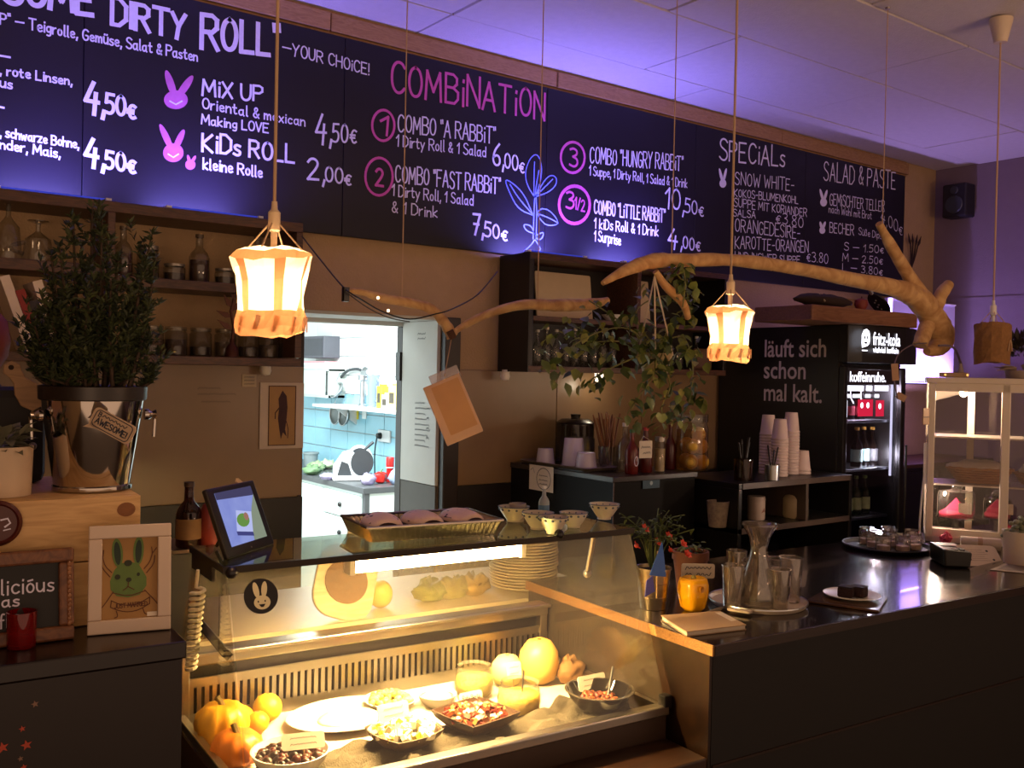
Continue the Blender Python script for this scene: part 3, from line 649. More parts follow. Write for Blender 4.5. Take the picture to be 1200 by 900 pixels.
bottle('glass_bottle', 'clear bottle with dark filling right of the low jar', sp(232, zr), .033, .158, gl, '#5a4a3a', grp='shelf bottles', fillm=mat('syrup2', '#3a1a10', .4))
jar('low jar on the upper shelf beside the pendant lamp', sp(262, zr), .032, .05, '#2a1a14', .5)
bottle('glass_bottle', 'tall clear bottle behind the lit pendant lamp', sp(300, zr), .03, .17, gl, '#5a4a3a', grp='shelf bottles', fillm=mat('syrup', '#4a2416'))
zb = 1.788
names = ('first preserve jar on the lower shelf half behind the shrub', 'second preserve jar on the lower shelf, dark filling', 'third preserve jar on the lower shelf, half full', 'preserve jar behind the bronze twig ornament', 'preserve jar right of the bronze twig ornament', 'preserve jar under the pendant lamp on the lower shelf', 'last preserve jar at the shelf side panel')
for k, px in enumerate((178, 206, 235, 264, 291, 315, 338)):
    jar(names[k], sp(px, zb, 3.15), .036, .088, ('#4a3018','#3a2414','#2a1812','#5a4a34','#33241a','#4a3a2a','#3a2a1c')[k], (.5,.6,.35,.55,.4,.5,.6)[k], grp='preserve jars on the lower shelf', lidc=glass('clear_glass'))
p = sp(272, zb, 3.075); orn = thing('twig_ornament', 'bronze twig ornament with pointed leaves on the lower shelf', 'ornament', p)
m_brz = mat('bronze', '#4a2415', .4, metal=.5)
MB().lathe([(0,0),(.024,0),(.02,.03),(.008,.045),(.007,.06),(0,.06)], 14).build('foot', m_brz, orn, smooth=True)
MB().tube([(0,0,.05),(.004,0,.10),(-.006,0,.15),(.004,0,.19)], .005, 6).build('stem', m_brz, orn)
for k, (z, a, L) in enumerate(((.08,.6,.05),(.09,2.6,.06),(.11,.3,.05),(.13,2.8,.06),(.15,.9,.05),(.16,2.2,.055),(.185,1.4,.06))):
    MB().prism([(0,0),(L*.35,.011),(L,0),(L*.35,-.009)], -.0015, .0015, Matrix.Translation((0,0,z)) @ Matrix.Rotation(PI/2,4,'X') @ Matrix.Rotation(a,4,'Z')).build('leaf', m_brz, orn)
# upside-down glasses
def updown(label, px, r, h, handle):
    t = thing('drinking_glass', label, 'glass', sp(px, 2.053, 3.10))
    MB().lathe([(r,0),(r*1.02,.01),(r*.85,h*.55),(r*.35,h*.68),(.007,h*.74),(.007,h*.93),(r*.7,h*.98),(r*.7,h),(0,h)], 22).build('glass_body', gl, t, smooth=True)
    if handle: MB().tube(smooth_path([(-r*.9,0,.02),(-r*1.6,0,.03),(-r*1.6,0,h*.35),(-r*.85,0,h*.45)]), .006, 8).build('handle', gl, t, smooth=True)
updown('upturned wine glass at the far left of the upper shelf', 8, .036, .17, False)
updown('upturned beer mug with handle on the upper shelf', 43, .042, .12, True)
# books leaning under the left bay
for k, (px, pt, hh, cl, lb, tl) in enumerate(((9, 3.10, .22, '#d8c8b4', 'white edged book leaning at the far left of the shelf', .33), (20, 3.10, .18, '#8a2018', 'red book leaning beside the leftmost white one', .32), (43, 3.10, .21, '#d9c9b6', 'white edged book leaning nearest the shrub', .31), (31, 3.10, .15, '#241c22', 'dark book leaning right of the red one', .31))):
    q = sp(px, zb, pt)
    t = thing('leaning_book', lb, 'book', q + Vector((.05,0,0)), 0, 'books on the lower shelf')
    M = Matrix.Rotation(-tl, 4, 'Y')
    MB().box(-.009,.009,-.07,.07,.004,hh,M).build('page_block', mat('pages', '#d6c8b2', .8), t)
    for s in (-1, 1): MB().box(s*.011-.002,s*.011+.002,-.074,.074,0,hh+.004,M).build('cover', mat('cover_' + cl, cl, .6), t)
    MB().box(-.013,.013,-.078,-.074,0,hh+.004,M).build('spine', mat('cover_' + cl, cl), t)
# tulip-shaped little wall lights
def puck(px, py, Y, lab, lit):
    p = onY(px, py, Y); t = thing('wall_light', lab, 'lamp', p, 0, 'small white cupboard lights')
    MB().lathe([(0,-.022),(.016,-.018),(.021,-.004),(.018,.012),(.0215,.016)], 16).build('shade', emis('puck_lit', '#ffe9c8', 3.5) if lit else mat('puck_off', '#e0d6c4', .4), t, smooth=True)
    MB().lathe([(.012,.013),(.014,.013),(.014,.024),(0,.024)], 12).build('holder', m_white, t)
    if lit: lamp_point('wall_light_glow', p + Vector((0,-.035,-.045)), .35, (1,.85,.6), .02)
puck(592, 440, 3.19, 'small white light at the wall left of the glass cupboard', False)
puck(702, 442, 3.17, 'small glowing light under the glass cupboard', True)
puck(311, 433, 3.20, 'small white light above the framed fish print', False)
# notes and print on the splash panels
p = onY(330, 487, WY-.016); s_ = mpp(p)
fp = thing('wall_print', 'white mounted print of a dark fish hung beside the doorway', 'picture', (p.x, WY-.0155, p.z))
B(-.083,.083,-.004,0,-.118,.118).build('mount', mat('mount_paper', '#c9b6a0', .7), fp)
B(-.05,.05,-.0052,-.004,-.105,.105).build('sheet', mat('sheet_tan', '#a9824f', .7, var=.15), fp)
for a in ((-.052,.052,-.107,-.104),(-.052,.052,.104,.107),(-.052,-.049,-.107,.107),(.049,.052,-.107,.107)): B(a[0],a[1],-.0062,-.005,a[2],a[3]).build('border', mat('border_br', '#4a2415', .6), fp)
FF = lambda a, b: Vector((a, -.0056, b))
MB().poly([(0,.09),(.016,.07),(.02,.03),(.017,-.01),(.012,-.05),(.018,-.075),(.004,-.06),(-.004,-.085),(-.01,-.05),(-.016,-.01),(-.012,.03),(-.015,.06)][::-1], FF).build('fish_drawing', mat('fish_ink', '#3a1c1c', .7, var=.3, scale=60), fp)
MB().ribbon([(-.01,.03),(-.026,.01),(-.026,-.01)], .004, FF).ribbon([(.016,-.02),(.024,-.05),(.022,-.08)], .003, FF).build('fin_drawing', mat('fish_ink', '#3a1c1c'), fp)
p = onY(292, 446, WY-.016)
t = thing('wall_note', 'small pale note stuck on the wall left of the print', 'note', (p.x, WY-.0152, p.z))
B(-.026,.026,-.002,0,-.022,.022).build('paper', mat('note_paper', '#b9a489', .8, var=.2), t)
nb = MB(); rr = random.Random(4)
for k in range(3): wiggle(nb, lambda a, b: Vector((a, -.0026, b)), -.018, .018, .012-.012*k, .006, .0015, rr)
nb.build('scribble', m_ink, t)
wwr = MB(); rr = random.Random(19)
for x0, x1, y in ((232, 258, 455), (232, 276, 462), (236, 270, 471)):
    a_, b_ = onY(x0, y, WY-.0145), onY(x1, y, WY-.0145); wiggle(wwr, lambda a, b: Vector((a, WY-.0145, b)), a_.x, b_.x, a_.z, .010, .002, rr)
wwr.build('wall_writing', mat('faint_ink', '#5e482f', .5), wall_back)
# ================================================================== GLASS CUPBOARD ON THE RIGHT
CX0, CX1, CZ0, CZ1, CY0 = 2.346, 3.53, 1.758, 2.238, 3.04
gc = thing('wall_cupboard', 'black open wall cupboard with bottles right of the doorway', 'cupboard', (2.9, WY-.016, CZ0))
for nm, a, m_ in (('top_board', (CX0, CX1, CZ1-.025, CZ1), m_brown), ('bottom_board', (CX0, CX1, CZ0, CZ0+.025), m_brown), ('side_panel', (CX0, CX0+.02, CZ0+.025, CZ1-.025), m_black), ('side_panel', (CX1-.02, CX1, CZ0+.025, CZ1-.025), m_black), ('divider', (2.94, 2.962, CZ0+.025, CZ1-.025), m_brown), ('shelf_board', (CX0+.02, 2.94, 1.965, 1.985), m_brown), ('shelf_board', (2.962, CX1-.02, 1.965, 1.985), m_brown)):
    MB().box(a[0], a[1], CY0, SY1, a[2], a[3]).build(nm, m_, gc, world=True, bevel=.002)
MB().box(CX0-.004, CX0, CY0, SY1, CZ0, CZ1).build('outer_cladding', m_black, gc, world=True)
MB().box(CX0, CX1, SY1-.006, SY1, CZ0, CZ1).build('back_panel', m_dark, gc, world=True)
for k, px in enumerate(range(630, 745, 11)):
    q = onY(px, 400, 3.13 + .03*(k % 2))
    bottle('bar_glass_bottle', ORD[k] + ' clear bottle from the left on the cupboard bottom board', (q.x, q.y, CZ0+.026), .021, (.15, .165, .155)[k % 3], gl, '#b9b0a4', grp='clear bottles in the wall cupboard')
bx = thing('display_board', 'pale board leaning inside the cupboard top left compartment', 'board', (2.64, 3.17, 1.986))
MB().prism(rect(0,.1,.155,.1,.008), -.004, .004, Matrix.Rotation(PI/2-.12,4,'X')).build('sheet', mat('pale_board', '#c3ad8e', .6), bx)
B(-.16,.16,-.012,.01,0,.008).build('foot_strip', mat('pale_board', '#c3ad8e'), bx)
bx = thing('display_board', 'pale board leaning inside the cupboard top right compartment', 'board', (3.06, 3.17, 1.986))
MB().prism(rect(0,.1,.09,.1,.008), -.004, .004, Matrix.Rotation(PI/2-.12,4,'X')).build('sheet', mat('pale_board', '#c3ad8e'), bx)
B(-.09,.09,-.012,.01,0,.008).build('foot_strip', mat('pale_board', '#c3ad8e'), bx)
q = onY(718, 367, 3.10); bw = thing('small_bowl', 'small white bowl on the cupboard shelf behind the vine', 'bowl', (q.x, 3.10, 1.986))
MB().lathe([(0,0),(.025,0),(.05,.028),(.047,.028),(.022,.005),(0,.005)], 20).build('body', m_white, bw, smooth=True); MB().lathe([(.02,0),(.026,0),(.026,.004),(.02,.004)], 20).build('foot_ring', m_white, bw)
q = onY(843, 428, 3.03); pf = thing('picture_frame', 'small dark framed picture at the right end of the cupboard', 'picture', (q.x-.04, 3.10, CZ0+.026))
B(-.06,.06,-.006,.006,0,.10).build('frame', m_brown, pf, bevel=.004); B(-.045,.045,-.0075,-.006,.015,.085).build('print', mat('small_print', '#5a4030', .6), pf)
for k, px in enumerate((770, 800, 820)):
    q = onY(px, 400, 3.13); bottle('bar_glass_bottle', ('clear bottle behind the vine in the cupboard right half', 'clear bottle next to the framed picture in the cupboard', 'clear bottle leftmost behind the lit right pendant lamp')[k], (q.x, 3.15, CZ0+.026), .022, .16, gl, '#b9b0a4')
# ================================================================== BACK COUNTER BLOCK
KZ = 1.375
kb = thing('coffee_counter', 'tall black counter block standing before the back wall', 'counter', (2.42, 2.61, 0))
m_blk = mat('block_black', '#0d0a09', .6, var=.15, spec=.2)
B(0,.44,0,.63,.06,KZ-.02).build('body', m_blk, kb); B(.02,.42,.03,.6,0,.06).build('plinth', m_dark, kb)
B(-.006,.448,-.008,.63,KZ-.02,KZ).build('top_board', mat('block_top', '#2b211c', .3), kb, bevel=.002)
B(.0,.004,-.004,-.0005,.06,KZ-.02).build('edge_strip', m_brown, kb)
p = onX(636, 561, 2.415)
sg = thing('counter_sign', 'white handwritten card on the black counter block side', 'sign', (2.4132, p.y, p.z))
B(-.001,.0,-.07,.085,-.05,.052).build('card', mat('card_white', '#d9cdbb', .7, var=.06), sg)
FS = lambda a, b: Vector((-.0018, -a, b)); nb = MB(); nb.ribbon(ell(.01,0,.045,.043,24), .003, FS, closed=True)
rr = random.Random(2)
for k, z in enumerate((.012, -.006, -.022)): wiggle(nb, FS, -.02, .034, z, .008, .002, rr)
nb.ribbon([(-.075,.03),(-.06,.04),(-.05,.02)], .002, FS); nb.build('lettering', m_ink, sg)
p = onY(763, 566, 2.606); st = thing('blue_sticker', 'small blue sticker on the front of the black block', 'sticker', (p.x, 2.6055, p.z))
B(-.045,.045,-.0008,0,-.02,.02).build('sheet', mat('sticker_blue', '#2f4f66', .5, var=.3, scale=40), st); MB().poly(ell(0,0,.008,.008,12)[::-1], lambda a,b: Vector((a,-.0012,b))).build('emblem', mat('emblem_pale', '#9fb4c0', .6), st)
def kat2(px, py): return onZ(px, py, KZ+.001)
tp = kat2(664, 538)
tr = thing('serving_tray', 'dark tray with pale rim on the back block left side', 'tray', Vector((2.51, 2.98, KZ+.001)))
MB().prism(rect(0,0,.085,.21,.02), 0, .004).build('base', m_black, tr)
b = MB(); o_ = rect(0,0,.09,.215,.025); i_ = rect(0,0,.08,.205,.02); n = len(o_)
b.add([(x,y,.016) for x,y in o_]+[(x,y,.004) for x,y in i_], [(i,(i+1)%n,n+(i+1)%n,n+i) for i in range(n)]); b.build('rim', mat('tray_rim', '#8a7a6a', .3, metal=.7), tr, solid=.003)
m_cup = glass('frosted_cup', '#e6dfe6', 1.4, .2, .7, '#e4dae4')
def tumbler(label, p, r, h, grp):
    t = thing('plastic_tumbler', label, 'cup', p, 0, grp)
    MB().lathe([(r,0),(r*.99,.004),(r*.8,h*.97),(r*.74,h),(0,h)], 22).build('body', m_cup, t, smooth=True)
    MB().lathe([(r*.995,0),(r*1.05,0),(r*1.05,.006),(r*.995,.006)], 22).build('lip', m_cup, t)
TG = 'upturned plastic cups on the back tray'
tz = KZ+.006
def ktray(px): 
    d = ray(px, 540); X = 2.505; return onX(px, 540, X)
for lb, X, Y, r, h in (('short upturned frosted cup at the left of the back tray', 2.475, 3.08, .04, .065), ('tall upturned frosted cup in the middle of the tray', 2.52, 2.955, .048, .115), ('frosted cup lying nearest on the back tray', 2.505, 2.86, .045, .065)):
    tumbler(lb, Vector((X, Y, tz)), r, h, TG)
# straws, bottles, pickles
def kpt(px, Y): q = onY(px, 500, Y); return Vector((q.x, Y, KZ+.001))
p = kpt(714, 2.86); sh = thing('straw_holder', 'beaker bristling with brown straws on the back block', 'holder', p)
MB().lathe([(0,0),(.038,0),(.044,.09),(.041,.09),(.035,.004),(0,.004)], 20).build('beaker', gl, sh, smooth=True)
rr = random.Random(21)
for k in range(22):
    a = 2*PI*k/22*2.3; r0 = rr.uniform(.003,.025); tx, ty = rr.uniform(-.055,.05), rr.uniform(-.03,.03); hh = rr.uniform(.19,.225)
    MB().tube([(r0*math.cos(a), r0*math.sin(a), .006), (r0*math.cos(a)+tx, r0*math.sin(a)+ty, hh)], .0035, 6).build('straw', mat('straw_brown%d' % (k % 2), ('#8a5a34','#6a3a22')[k % 2], .5), sh)
bottle('carafe_bottle', 'clear bottle right of the straws on the back block', kpt(733, 2.74), .030, .19, gl, '#c9c0b4')
t = bottle('sauce_bottle', 'red chili sauce bottle with white print on the back block', kpt(741, 2.66), .026, .17, mat('chili_red', '#5c120e', .25), '#2c5a2a')
MB().ribbon(ell(.0,.05,.010,.018,14), .003, lambda a,b: Vector((a,-.0265,b)), closed=True).build('lettering', m_chalk, t)
t = bottle('sauce_bottle', 'second red sauce bottle behind the little tag', kpt(757, 2.68), .028, .175, mat('chili_red2', '#4c100d', .25), '#a8201a')
p = kpt(757, 2.635); p.z = KZ+.095
tg = thing('price_tag', 'white handwritten tag hung on the red sauce bottle', 'tag', p)
B(-.034,.034,-.002,0,-.033,.033).build('card', mat('card_white', '#d9cdbb'), tg); nb = MB(); FT = lambda a, b: Vector((a,-.0026,b))
[wiggle(nb, FT, -.024+.01*k, .024, .008-.022*k, .012, .0025, rr) for k in range(2)]
nb.build('lettering', m_ink, tg)
MB().tube([(-.03,.0,.03),(0,.012,.05),(.03,0,.03)], .0015, 5).build('string', mat('string', '#b9a98c', .8), tg)
jar('slim jar of toothpicks between red bottle and pickles', kpt(774, 2.665), .022, .13, '#b9a070', .7)
bottle('sauce_bottle', 'short red bottle tucked against the pickle jar', kpt(786, 2.72), .024, .18, mat('chili_red3', '#461210', .3), '#5a1a16')
p = kpt(811, 2.67); pj = thing('pickle_jar', 'big glass jar of whole yellow lemons on the back block', 'jar', p)
R_ = .066
MB().lathe([(0,0),(R_*.95,0),(R_,.012),(R_,.165),(R_*.9,.185),(R_*.9,.215)], 26).build('glass_body', gl, pj, smooth=True)
MB().lathe([(0,.002),(R_*.94,.004),(R_*.96,.16),(0,.162)], 26).build('brine', glass('brine', '#f4dd98', .4, .05, .03, '#b98a2a'), pj, smooth=True)
MB().lathe([(R_*.9,.195),(R_*.97,.195),(R_*.97,.225),(0,.225)], 24).build('lid', glass('clear_glass'), pj, smooth=True)
m_lem = mat('lemon', '#dcb03a', .4, var=.2, bump=.2, bscale=200)
for k, (x, y, z) in enumerate(((-.03,-.025,.035),(.03,-.03,.032),(0,.03,.035),(-.028,-.03,.098),(.03,-.024,.095),(.0,.028,.1),(0,-.035,.145))):
    b = MB().ball((x,y,z), (.029,.029,.031), 14, 10); b.build('lemon', m_lem, pj, smooth=True)
# dark grinder against the wall
q = kpt(668, 3.12); gr = thing('coffee_grinder', 'dark lidded container against the back wall behind cups', 'container', q + Vector((.03,.0,0)))
MB().lathe([(0,0),(.085,0),(.085,.10),(.08,.11),(.08,.165),(.084,.17),(.06,.185),(.0,.19)], 24).build('body', mat('grinder', '#2a2522', .25), gr, smooth=True)
MB().lathe([(.0,.19),(.02,.19),(.022,.205),(0,.207)], 14).build('knob', m_black, gr, smooth=True)
MB().lathe([(.0815,.115),(.0815,.16)], 24).build('window_band', glass('smoke', '#8a8070', 1.2, .05, .2, '#5a5040'), gr, smooth=True)
# ================================================================== CUP SHELF BESIDE THE FRIDGE
SZ = onY(915, 557, 2.55).z; LZ = onY(885, 612, 2.50).z
cs = thing('cup_shelf', 'black open shelf unit stacked with paper cups left of the fridge', 'shelf', (2.9, 2.42, 0))
for nm, a in (('top_board', (0,.74,0,.36,SZ-.022,SZ)), ('lower_board', (0,.74,0,.36,LZ-.022,LZ)), ('side_panel', (0,.02,0,.36,0,SZ-.022)), ('side_panel', (.72,.74,0,.36,0,SZ-.022)), ('upright', (.42,.436,0,.36,LZ,SZ-.022)), ('back_panel', (.0,.74,.36,.368,0,SZ))):
    B(*a).build(nm, m_black if nm != 'upright' else mat('shelf_edge', '#4a3d36', .4), cs, bevel=.002)
B(.02,.72,-.003,0,SZ-.022,SZ).build('edge_band', mat('shelf_edge', '#4a3d36'), cs); B(.02,.72,-.003,0,LZ-.022,LZ).build('edge_band', mat('shelf_edge', '#4a3d36'), cs)
m_pc = mat('paper_cup', '#bfa9a2', .6, var=.04)
def cup_stack(label, px, y_top, y_bot, Y, r):
    q = onY(px, y_bot, Y); k = mpp(q); t = thing('paper_cup_stack', label, 'cups', Vector((q.x, Y, SZ+.001)), 0, 'stacked paper cups on the shelf')
    H_ = (y_bot-y_top)*k; n = max(1, int((H_-.09)/.0125))
    for i in range(n+1):
        z = i*.0125
        prof = [(r*1.0,z),(r*1.06,z+.003),(r*1.06,z+.008),(r*.985,z+.011)]
        if i == n: prof += [(r*.74,z+.088),(0,z+.088)]
        else: prof += [(r*.97,z+.0135)]
        MB().lathe(prof, 20).build('cup', m_pc, t, smooth=True)
cup_stack('paper cup stack leftmost on the cup shelf', 899, 483, 553, 2.62, .034)
cup_stack('paper cup stack in the middle of the three tall ones', 913, 484, 554, 2.53, .034)
cup_stack('tallest paper cup stack at the front right', 926, 480, 554, 2.56, .034)
cup_stack('short paper cup stack at the right shelf end', 940, 527, 556, 2.54, .034)
t = thing('tool_beaker', 'dark beaker with black spoons before the paper cups', 'beaker', Vector((onY(872, 500, 2.5).x, 2.5, SZ+.001)))
MB().lathe([(0,0),(.035,0),(.038,.085),(.035,.085),(.032,.004),(0,.004)], 18).build('beaker', gl_b, t, smooth=True)
for k, (dx, dy, hh) in enumerate(((-.03,.0,.15),(.0,.01,.16),(.035,0,.15),(.02,-.01,.17))):
    MB().tube([(0,0,.01),(dx,dy,hh)], .004, 6).build('spoon', m_black, t)
t = thing('tool_beaker', 'small steel beaker with stirrers in front of paper cups', 'beaker', Vector((onY(906, 500, 2.45).x, 2.45, SZ+.001)))
MB().lathe([(0,0),(.028,0),(.03,.06),(.028,.06),(.026,.004),(0,.004)], 18).build('beaker', m_steel, t, smooth=True)
for k, (dx, hh) in enumerate(((-.03,.14),(.01,.12),(.035,.13))): MB().tube([(0,0,.01),(dx,0,hh)], .003, 6).build('stirrer', m_black, t)
def lidpot(name, label, cat, px, Y, z, r, h, cl, extra=None):
    t = thing(name, label, cat, Vector((onY(px, 560, Y).x, Y, z+.001)))
    MB().lathe([(0,0),(r*.95,0),(r,.006),(r,h*.9),(r*.97,h*.93),(r*.97,h),(0,h)], 22).build('body', mat('pot_' + cl, cl, .45), t, smooth=True)
    MB().lathe([(r*1.01,h*.86),(r*1.03,h*.86),(r*1.03,h*.9),(r*1.01,h*.9)], 22).build('seam', mat('pot_' + cl, cl), t); return t
t = lidpot('storage_tin', 'white lidded tin on the lower cup shelf', 'tin', 887, 2.55, LZ, .036, .095, '#b8a395')
MB().poly([(-.012,.03),(.012,.035),(.006,.05)], lambda a,b: Vector((a,-.0365,b))).build('print', mat('tin_print', '#8a5a4a', .6), t)
t = lidpot('storage_tin', 'small dark tin left of the white one', 'tin', 862, 2.52, LZ, .017, .085, '#2f2a30')
mg = thing('enamel_mug', 'patterned mug on the lower cup shelf behind lemon jar', 'mug', Vector((onY(842, 560, 2.5).x, 2.5, LZ+.001)))
MB().lathe([(0,0),(.034,0),(.044,.10),(.041,.10),(.032,.005),(0,.005)], 20).build('body', mat('mug_pat', '#8a7a6a', .4, var=.6, scale=70), mg, smooth=True)
MB().tube(smooth_path([(.04,0,.08),(.068,0,.075),(.066,0,.03),(.036,0,.02)]), .005, 6).build('handle', mat('mug_pat', '#8a7a6a'), mg)
cj = thing('cream_canister', 'cream glazed canister with brown bottle neck beside cup shelf', 'canister', Vector((onY(933, 560, 2.50).x, 2.50, LZ+.001)))
cg = min(1, (SZ-.022-LZ-.008)/.155)
MB().lathe([(0,0),(.048,0),(.052,.01),(.052,.085*cg),(.045,.10*cg),(.034,.108*cg),(0,.108*cg)], 24).build('body', mat('cream_glaze', '#a8957a', .3), cj, smooth=True)
MB().lathe([(.03,.108*cg),(.032,.115*cg),(.036,.12*cg),(.036,.155*cg),(0,.155*cg)], 20).build('top_tin', mat('brown_tin', '#7a4a22', .4), cj, smooth=True)
# ================================================================== FRIDGE
FX0, FX1, FY0, FY1 = 3.71, 4.20, 2.55, 3.24
fz1 = onY(990, 381, 2.53).z; hz0 = onY(990, 426, 2.53).z
m_fr = mat('fridge_black', '#15110f', .4, var=.1)
fr = thing('drinks_fridge', 'tall black drinks fridge with white slogan and lit header', 'fridge', (FX0, FY0, 0))
fh = fz1
def FB_(x0,x1,y0,y1,z0,z1,nm,m_,par=None,bev=.003): return MB().box(x0,x1,y0,y1,z0,z1).build(nm, m_, par or fr, world=True, bevel=bev)
FB_(FX0, FX0+.03, FY0, FY1, .05, fz1, 'side_panel', m_fr); FB_(FX1-.03, FX1, FY0, FY1, .05, fz1, 'side_panel', m_fr)
FB_(FX0+.03, FX1-.03, FY1-.03, FY1, .05, fz1, 'back_panel', mat('fridge_inside', '#3a2430', .5)); FB_(FX0+.03, FX1-.03, FY0, FY1-.03, fz1-.04, fz1, 'top_panel', m_fr); FB_(FX0, FX1, FY0, FY1, 0, .4, 'bottom_panel', m_fr)
FB_(FX0+.03, FX1-.03, FY0, FY1-.03, hz0-.02, hz0, 'compartment_ceiling', m_fr)
# curved header
b = MB(); n = 8; hp = [(FX0-.004, FY0), (FX0-.004, FY0-.045)] + [(FX0+(FX1-FX0+.02)*i/n, FY0-.045-.05*math.sin(PI*(.12+.88*i/n)*.85)) for i in range(1, n+1)] + [(FX1+.03, FY0-.02), (FX1+.03, FY0)]
b.prism(hp[::-1], hz0+.004, fz1+.002); hd = b.build('header', m_fr, fr, world=True, bevel=.004)
m_sign = emis('backlit_white', '#f4f2ff', 2.6)
YH = FY0-.098
def fpx(px, py, Y=YH): q = onY(px, py, Y); return q
def fprint(text, x0, yb, x1, hpx, m_, Y, par, bold=.0):
    p0 = onY(x0, yb, Y); p1 = onY(x1, yb, Y); sz = (onY(x0, yb-hpx, Y).z - p0.z)/.70
    vs, fs = font_mesh(text, sz, bold*sz, p1.x-p0.x); b = MB(); b.add([(p0.x+x, Y, p0.z+y) for x, y in vs], fs); b.build('lettering', m_, par, world=True)
fprint('fritz-kola', 1023, 404, 1055, 15, m_sign, YH, hd, .012); fprint('vielviel koffein', 1023, 413, 1053, 7, m_sign, YH, hd, .015)
q = fpx(1014.5, 397); k_ = mpp(q)
b = MB(); lg = [(-.026,-.04),(.012,-.032),(.03,-.02),(.034,.01),(.026,.034),(.006,.044),(-.016,.038),(-.03,.016),(-.03,-.02)]
b.poly(lg, lambda a, c: Vector((q.x+a, YH, q.z+c))).build('logo_badge', m_sign, hd, world=True)
b = MB()
for cx in (-.008, .012): b.poly(ell(cx, .006, .005, .008, 10), lambda a, c: Vector((q.x+a, YH-.001, q.z+c)))
b.poly([(-.012,-.014),(.014,-.012),(.008,-.022),(-.008,-.022)][::-1], lambda a, c: Vector((q.x+a, YH-.001, q.z+c))); b.build('logo_faces', m_black, hd, world=True)
MB().box(q.x-.026,q.x+.014,YH-.001,YH,q.z-.054,q.z-.049).build('logo_bar', m_sign, hd, world=True)
# door frame, glass and printed slogans
zt = hz0-.012; zb_ = .42; YD = FY0-.02
dr = FB_(FX0+.0, FX0+.028, FY0-.03, FY0-.002, zb_, zt, 'door', m_fr)
FB_(FX1-.035, FX1, FY0-.03, FY0-.002, zb_, zt, 'door_stile', m_fr, dr); FB_(FX0+.028, FX1-.035, FY0-.03, FY0-.002, zb_, zb_+.04, 'door_rail', m_fr, dr); FB_(FX0+.028, FX1-.035, FY0-.03, FY0-.002, zt-.012, zt, 'door_rail', m_fr, dr)
MB().box(FX0+.028, FX1-.035, YD, YD+.005, zb_+.04, zt-.012).build('door_glass', glass('fridge_glass', '#e6e0e6', 1.0), dr, world=True)
MB().tube([(FX1-.018, FY0-.05, 1.0), (FX1-.018, FY0-.05, 1.45)], .006, 8).build('handle', m_black, dr, world=True)
YP = YD-.0015
MB().box(FX0+.03, FX1-.04, YP, YP+.001, onY(990, 450, YP).z, zt-.013).build('slogan_strip', mat('strip_violet', '#2a1d2a', .5), dr, world=True)
fprint('koffeinruhe.', 996, 447, 1038, 12, m_sign, YP-.0012, dr, .01)
for x0, x1, y0, y1, c_ in ((990,1012,452,458,'w'),(1015,1022,452,458,'w'),(1025,1041,452,458,'w'),(990,996,462,466,'w'),(999,1009,462,466,'w'),(1014,1020,462,466,'w'),(1025,1030,462,466,'w'),(989,993,469,489,'w'),(1005,1023,468,488,'r'),(1026,1036,469,488,'r')):
    a_, b_ = onY(x0, y1, YP), onY(x1, y0, YP)
    MB().box(a_.x, b_.x, YP-.0006, YP, a_.z, b_.z).build('backlit_print', m_sign if c_ == 'w' else emis('backlit_red', '#c0203c', 1.1), dr, world=True)
for x, y in ((1010,475),(1017,475),(1031,476)):
    q = onY(x, y, YP-.001); MB().poly(ell(q.x, q.z, .011, .013, 12), lambda a, c: Vector((a, YP-.0014, c))).build('backlit_print', m_sign, dr, world=True)
MB().box(FX1-.044, FX1-.040, FY0+.01, FY0+.02, 1.3, 1.74).build('led_strip', emis('fridge_led', '#dfe6ff', 1.6), fr, world=True)
lamp_point('fridge_inside_light', (FX1-.16, FY0+.05, 1.70), 7, (.85, .85, 1), .04)
lamp_point('fridge_inside_light', (FX1-.10, FY0+.04, 1.40), 3, (.85, .9, 1), .03)
# slogan on the fridge side
m_slog = mat('slogan_grey', '#c4b6ae', .6, var=.04)
def sprint(text, x0, yb, x1, hpx):
    p0 = onX(x0, yb, FX0-.0012); p1 = onX(x1, yb, FX0-.0012); sz = (onX(x0, yb-hpx, FX0).z-p0.z)/.70
    vs, fs = font_mesh(text, sz, .012*sz, p0.y-p1.y); MB().add([(FX0-.0012, p0.y-x, p0.z+y) for x, y in vs], fs).build('lettering', m_slog, fr, world=True)
sprint('läuft sich', 896, 418, 968, 20); sprint('schon', 895, 443, 944, 20); sprint('mal kalt.', 895, 469, 963, 20)
# fridge shelves and bottles
fshelf = []
for py in (492, 548, 604):
    z = onY(1010, py, FY0+.06).z; fshelf.append(z); FB_(FX0+.03, FX1-.03, FY0+.03, FY1-.03, z-.012, z, 'wire_shelf', m_steel, None, .001)
gg = glass('green_bottle_glass', '#5a7a3a', 1.2, .03, .35, '#2a3a1a'); gd = glass('dark_bottle_glass', '#3a2a1a', 1.3, .03, .6, '#140c08')
for k, px in enumerate((1004, 1012, 1022)):
    q = onY(px, 520, FY0+.10+.02*(k == 1)); bottle('beer_bottle', ('gold capped dark bottle leftmost on the middle fridge shelf', 'gold capped dark bottle second on the middle fridge shelf', 'gold capped dark bottle rightmost on the middle fridge shelf')[k], (q.x, q.y, fshelf[1]+.001), .027, .185, gd, '#b98a3a', '#8fb0a8' if k < 2 else '#3a3a3a', 'gold capped bottles in the fridge')
for k, px in enumerate((993, 1003, 1013)):
    q = onY(px, 580, FY0+.10); bottle('lemonade_bottle', ('green bottle leftmost on the low fridge shelf', 'green bottle second on the low fridge shelf', 'green bottle rightmost on the low fridge shelf')[k], (q.x, q.y, fshelf[2]+.001), .026, .18, gg, '#6a8a3a', '#9aa86a', 'green bottles in the fridge')
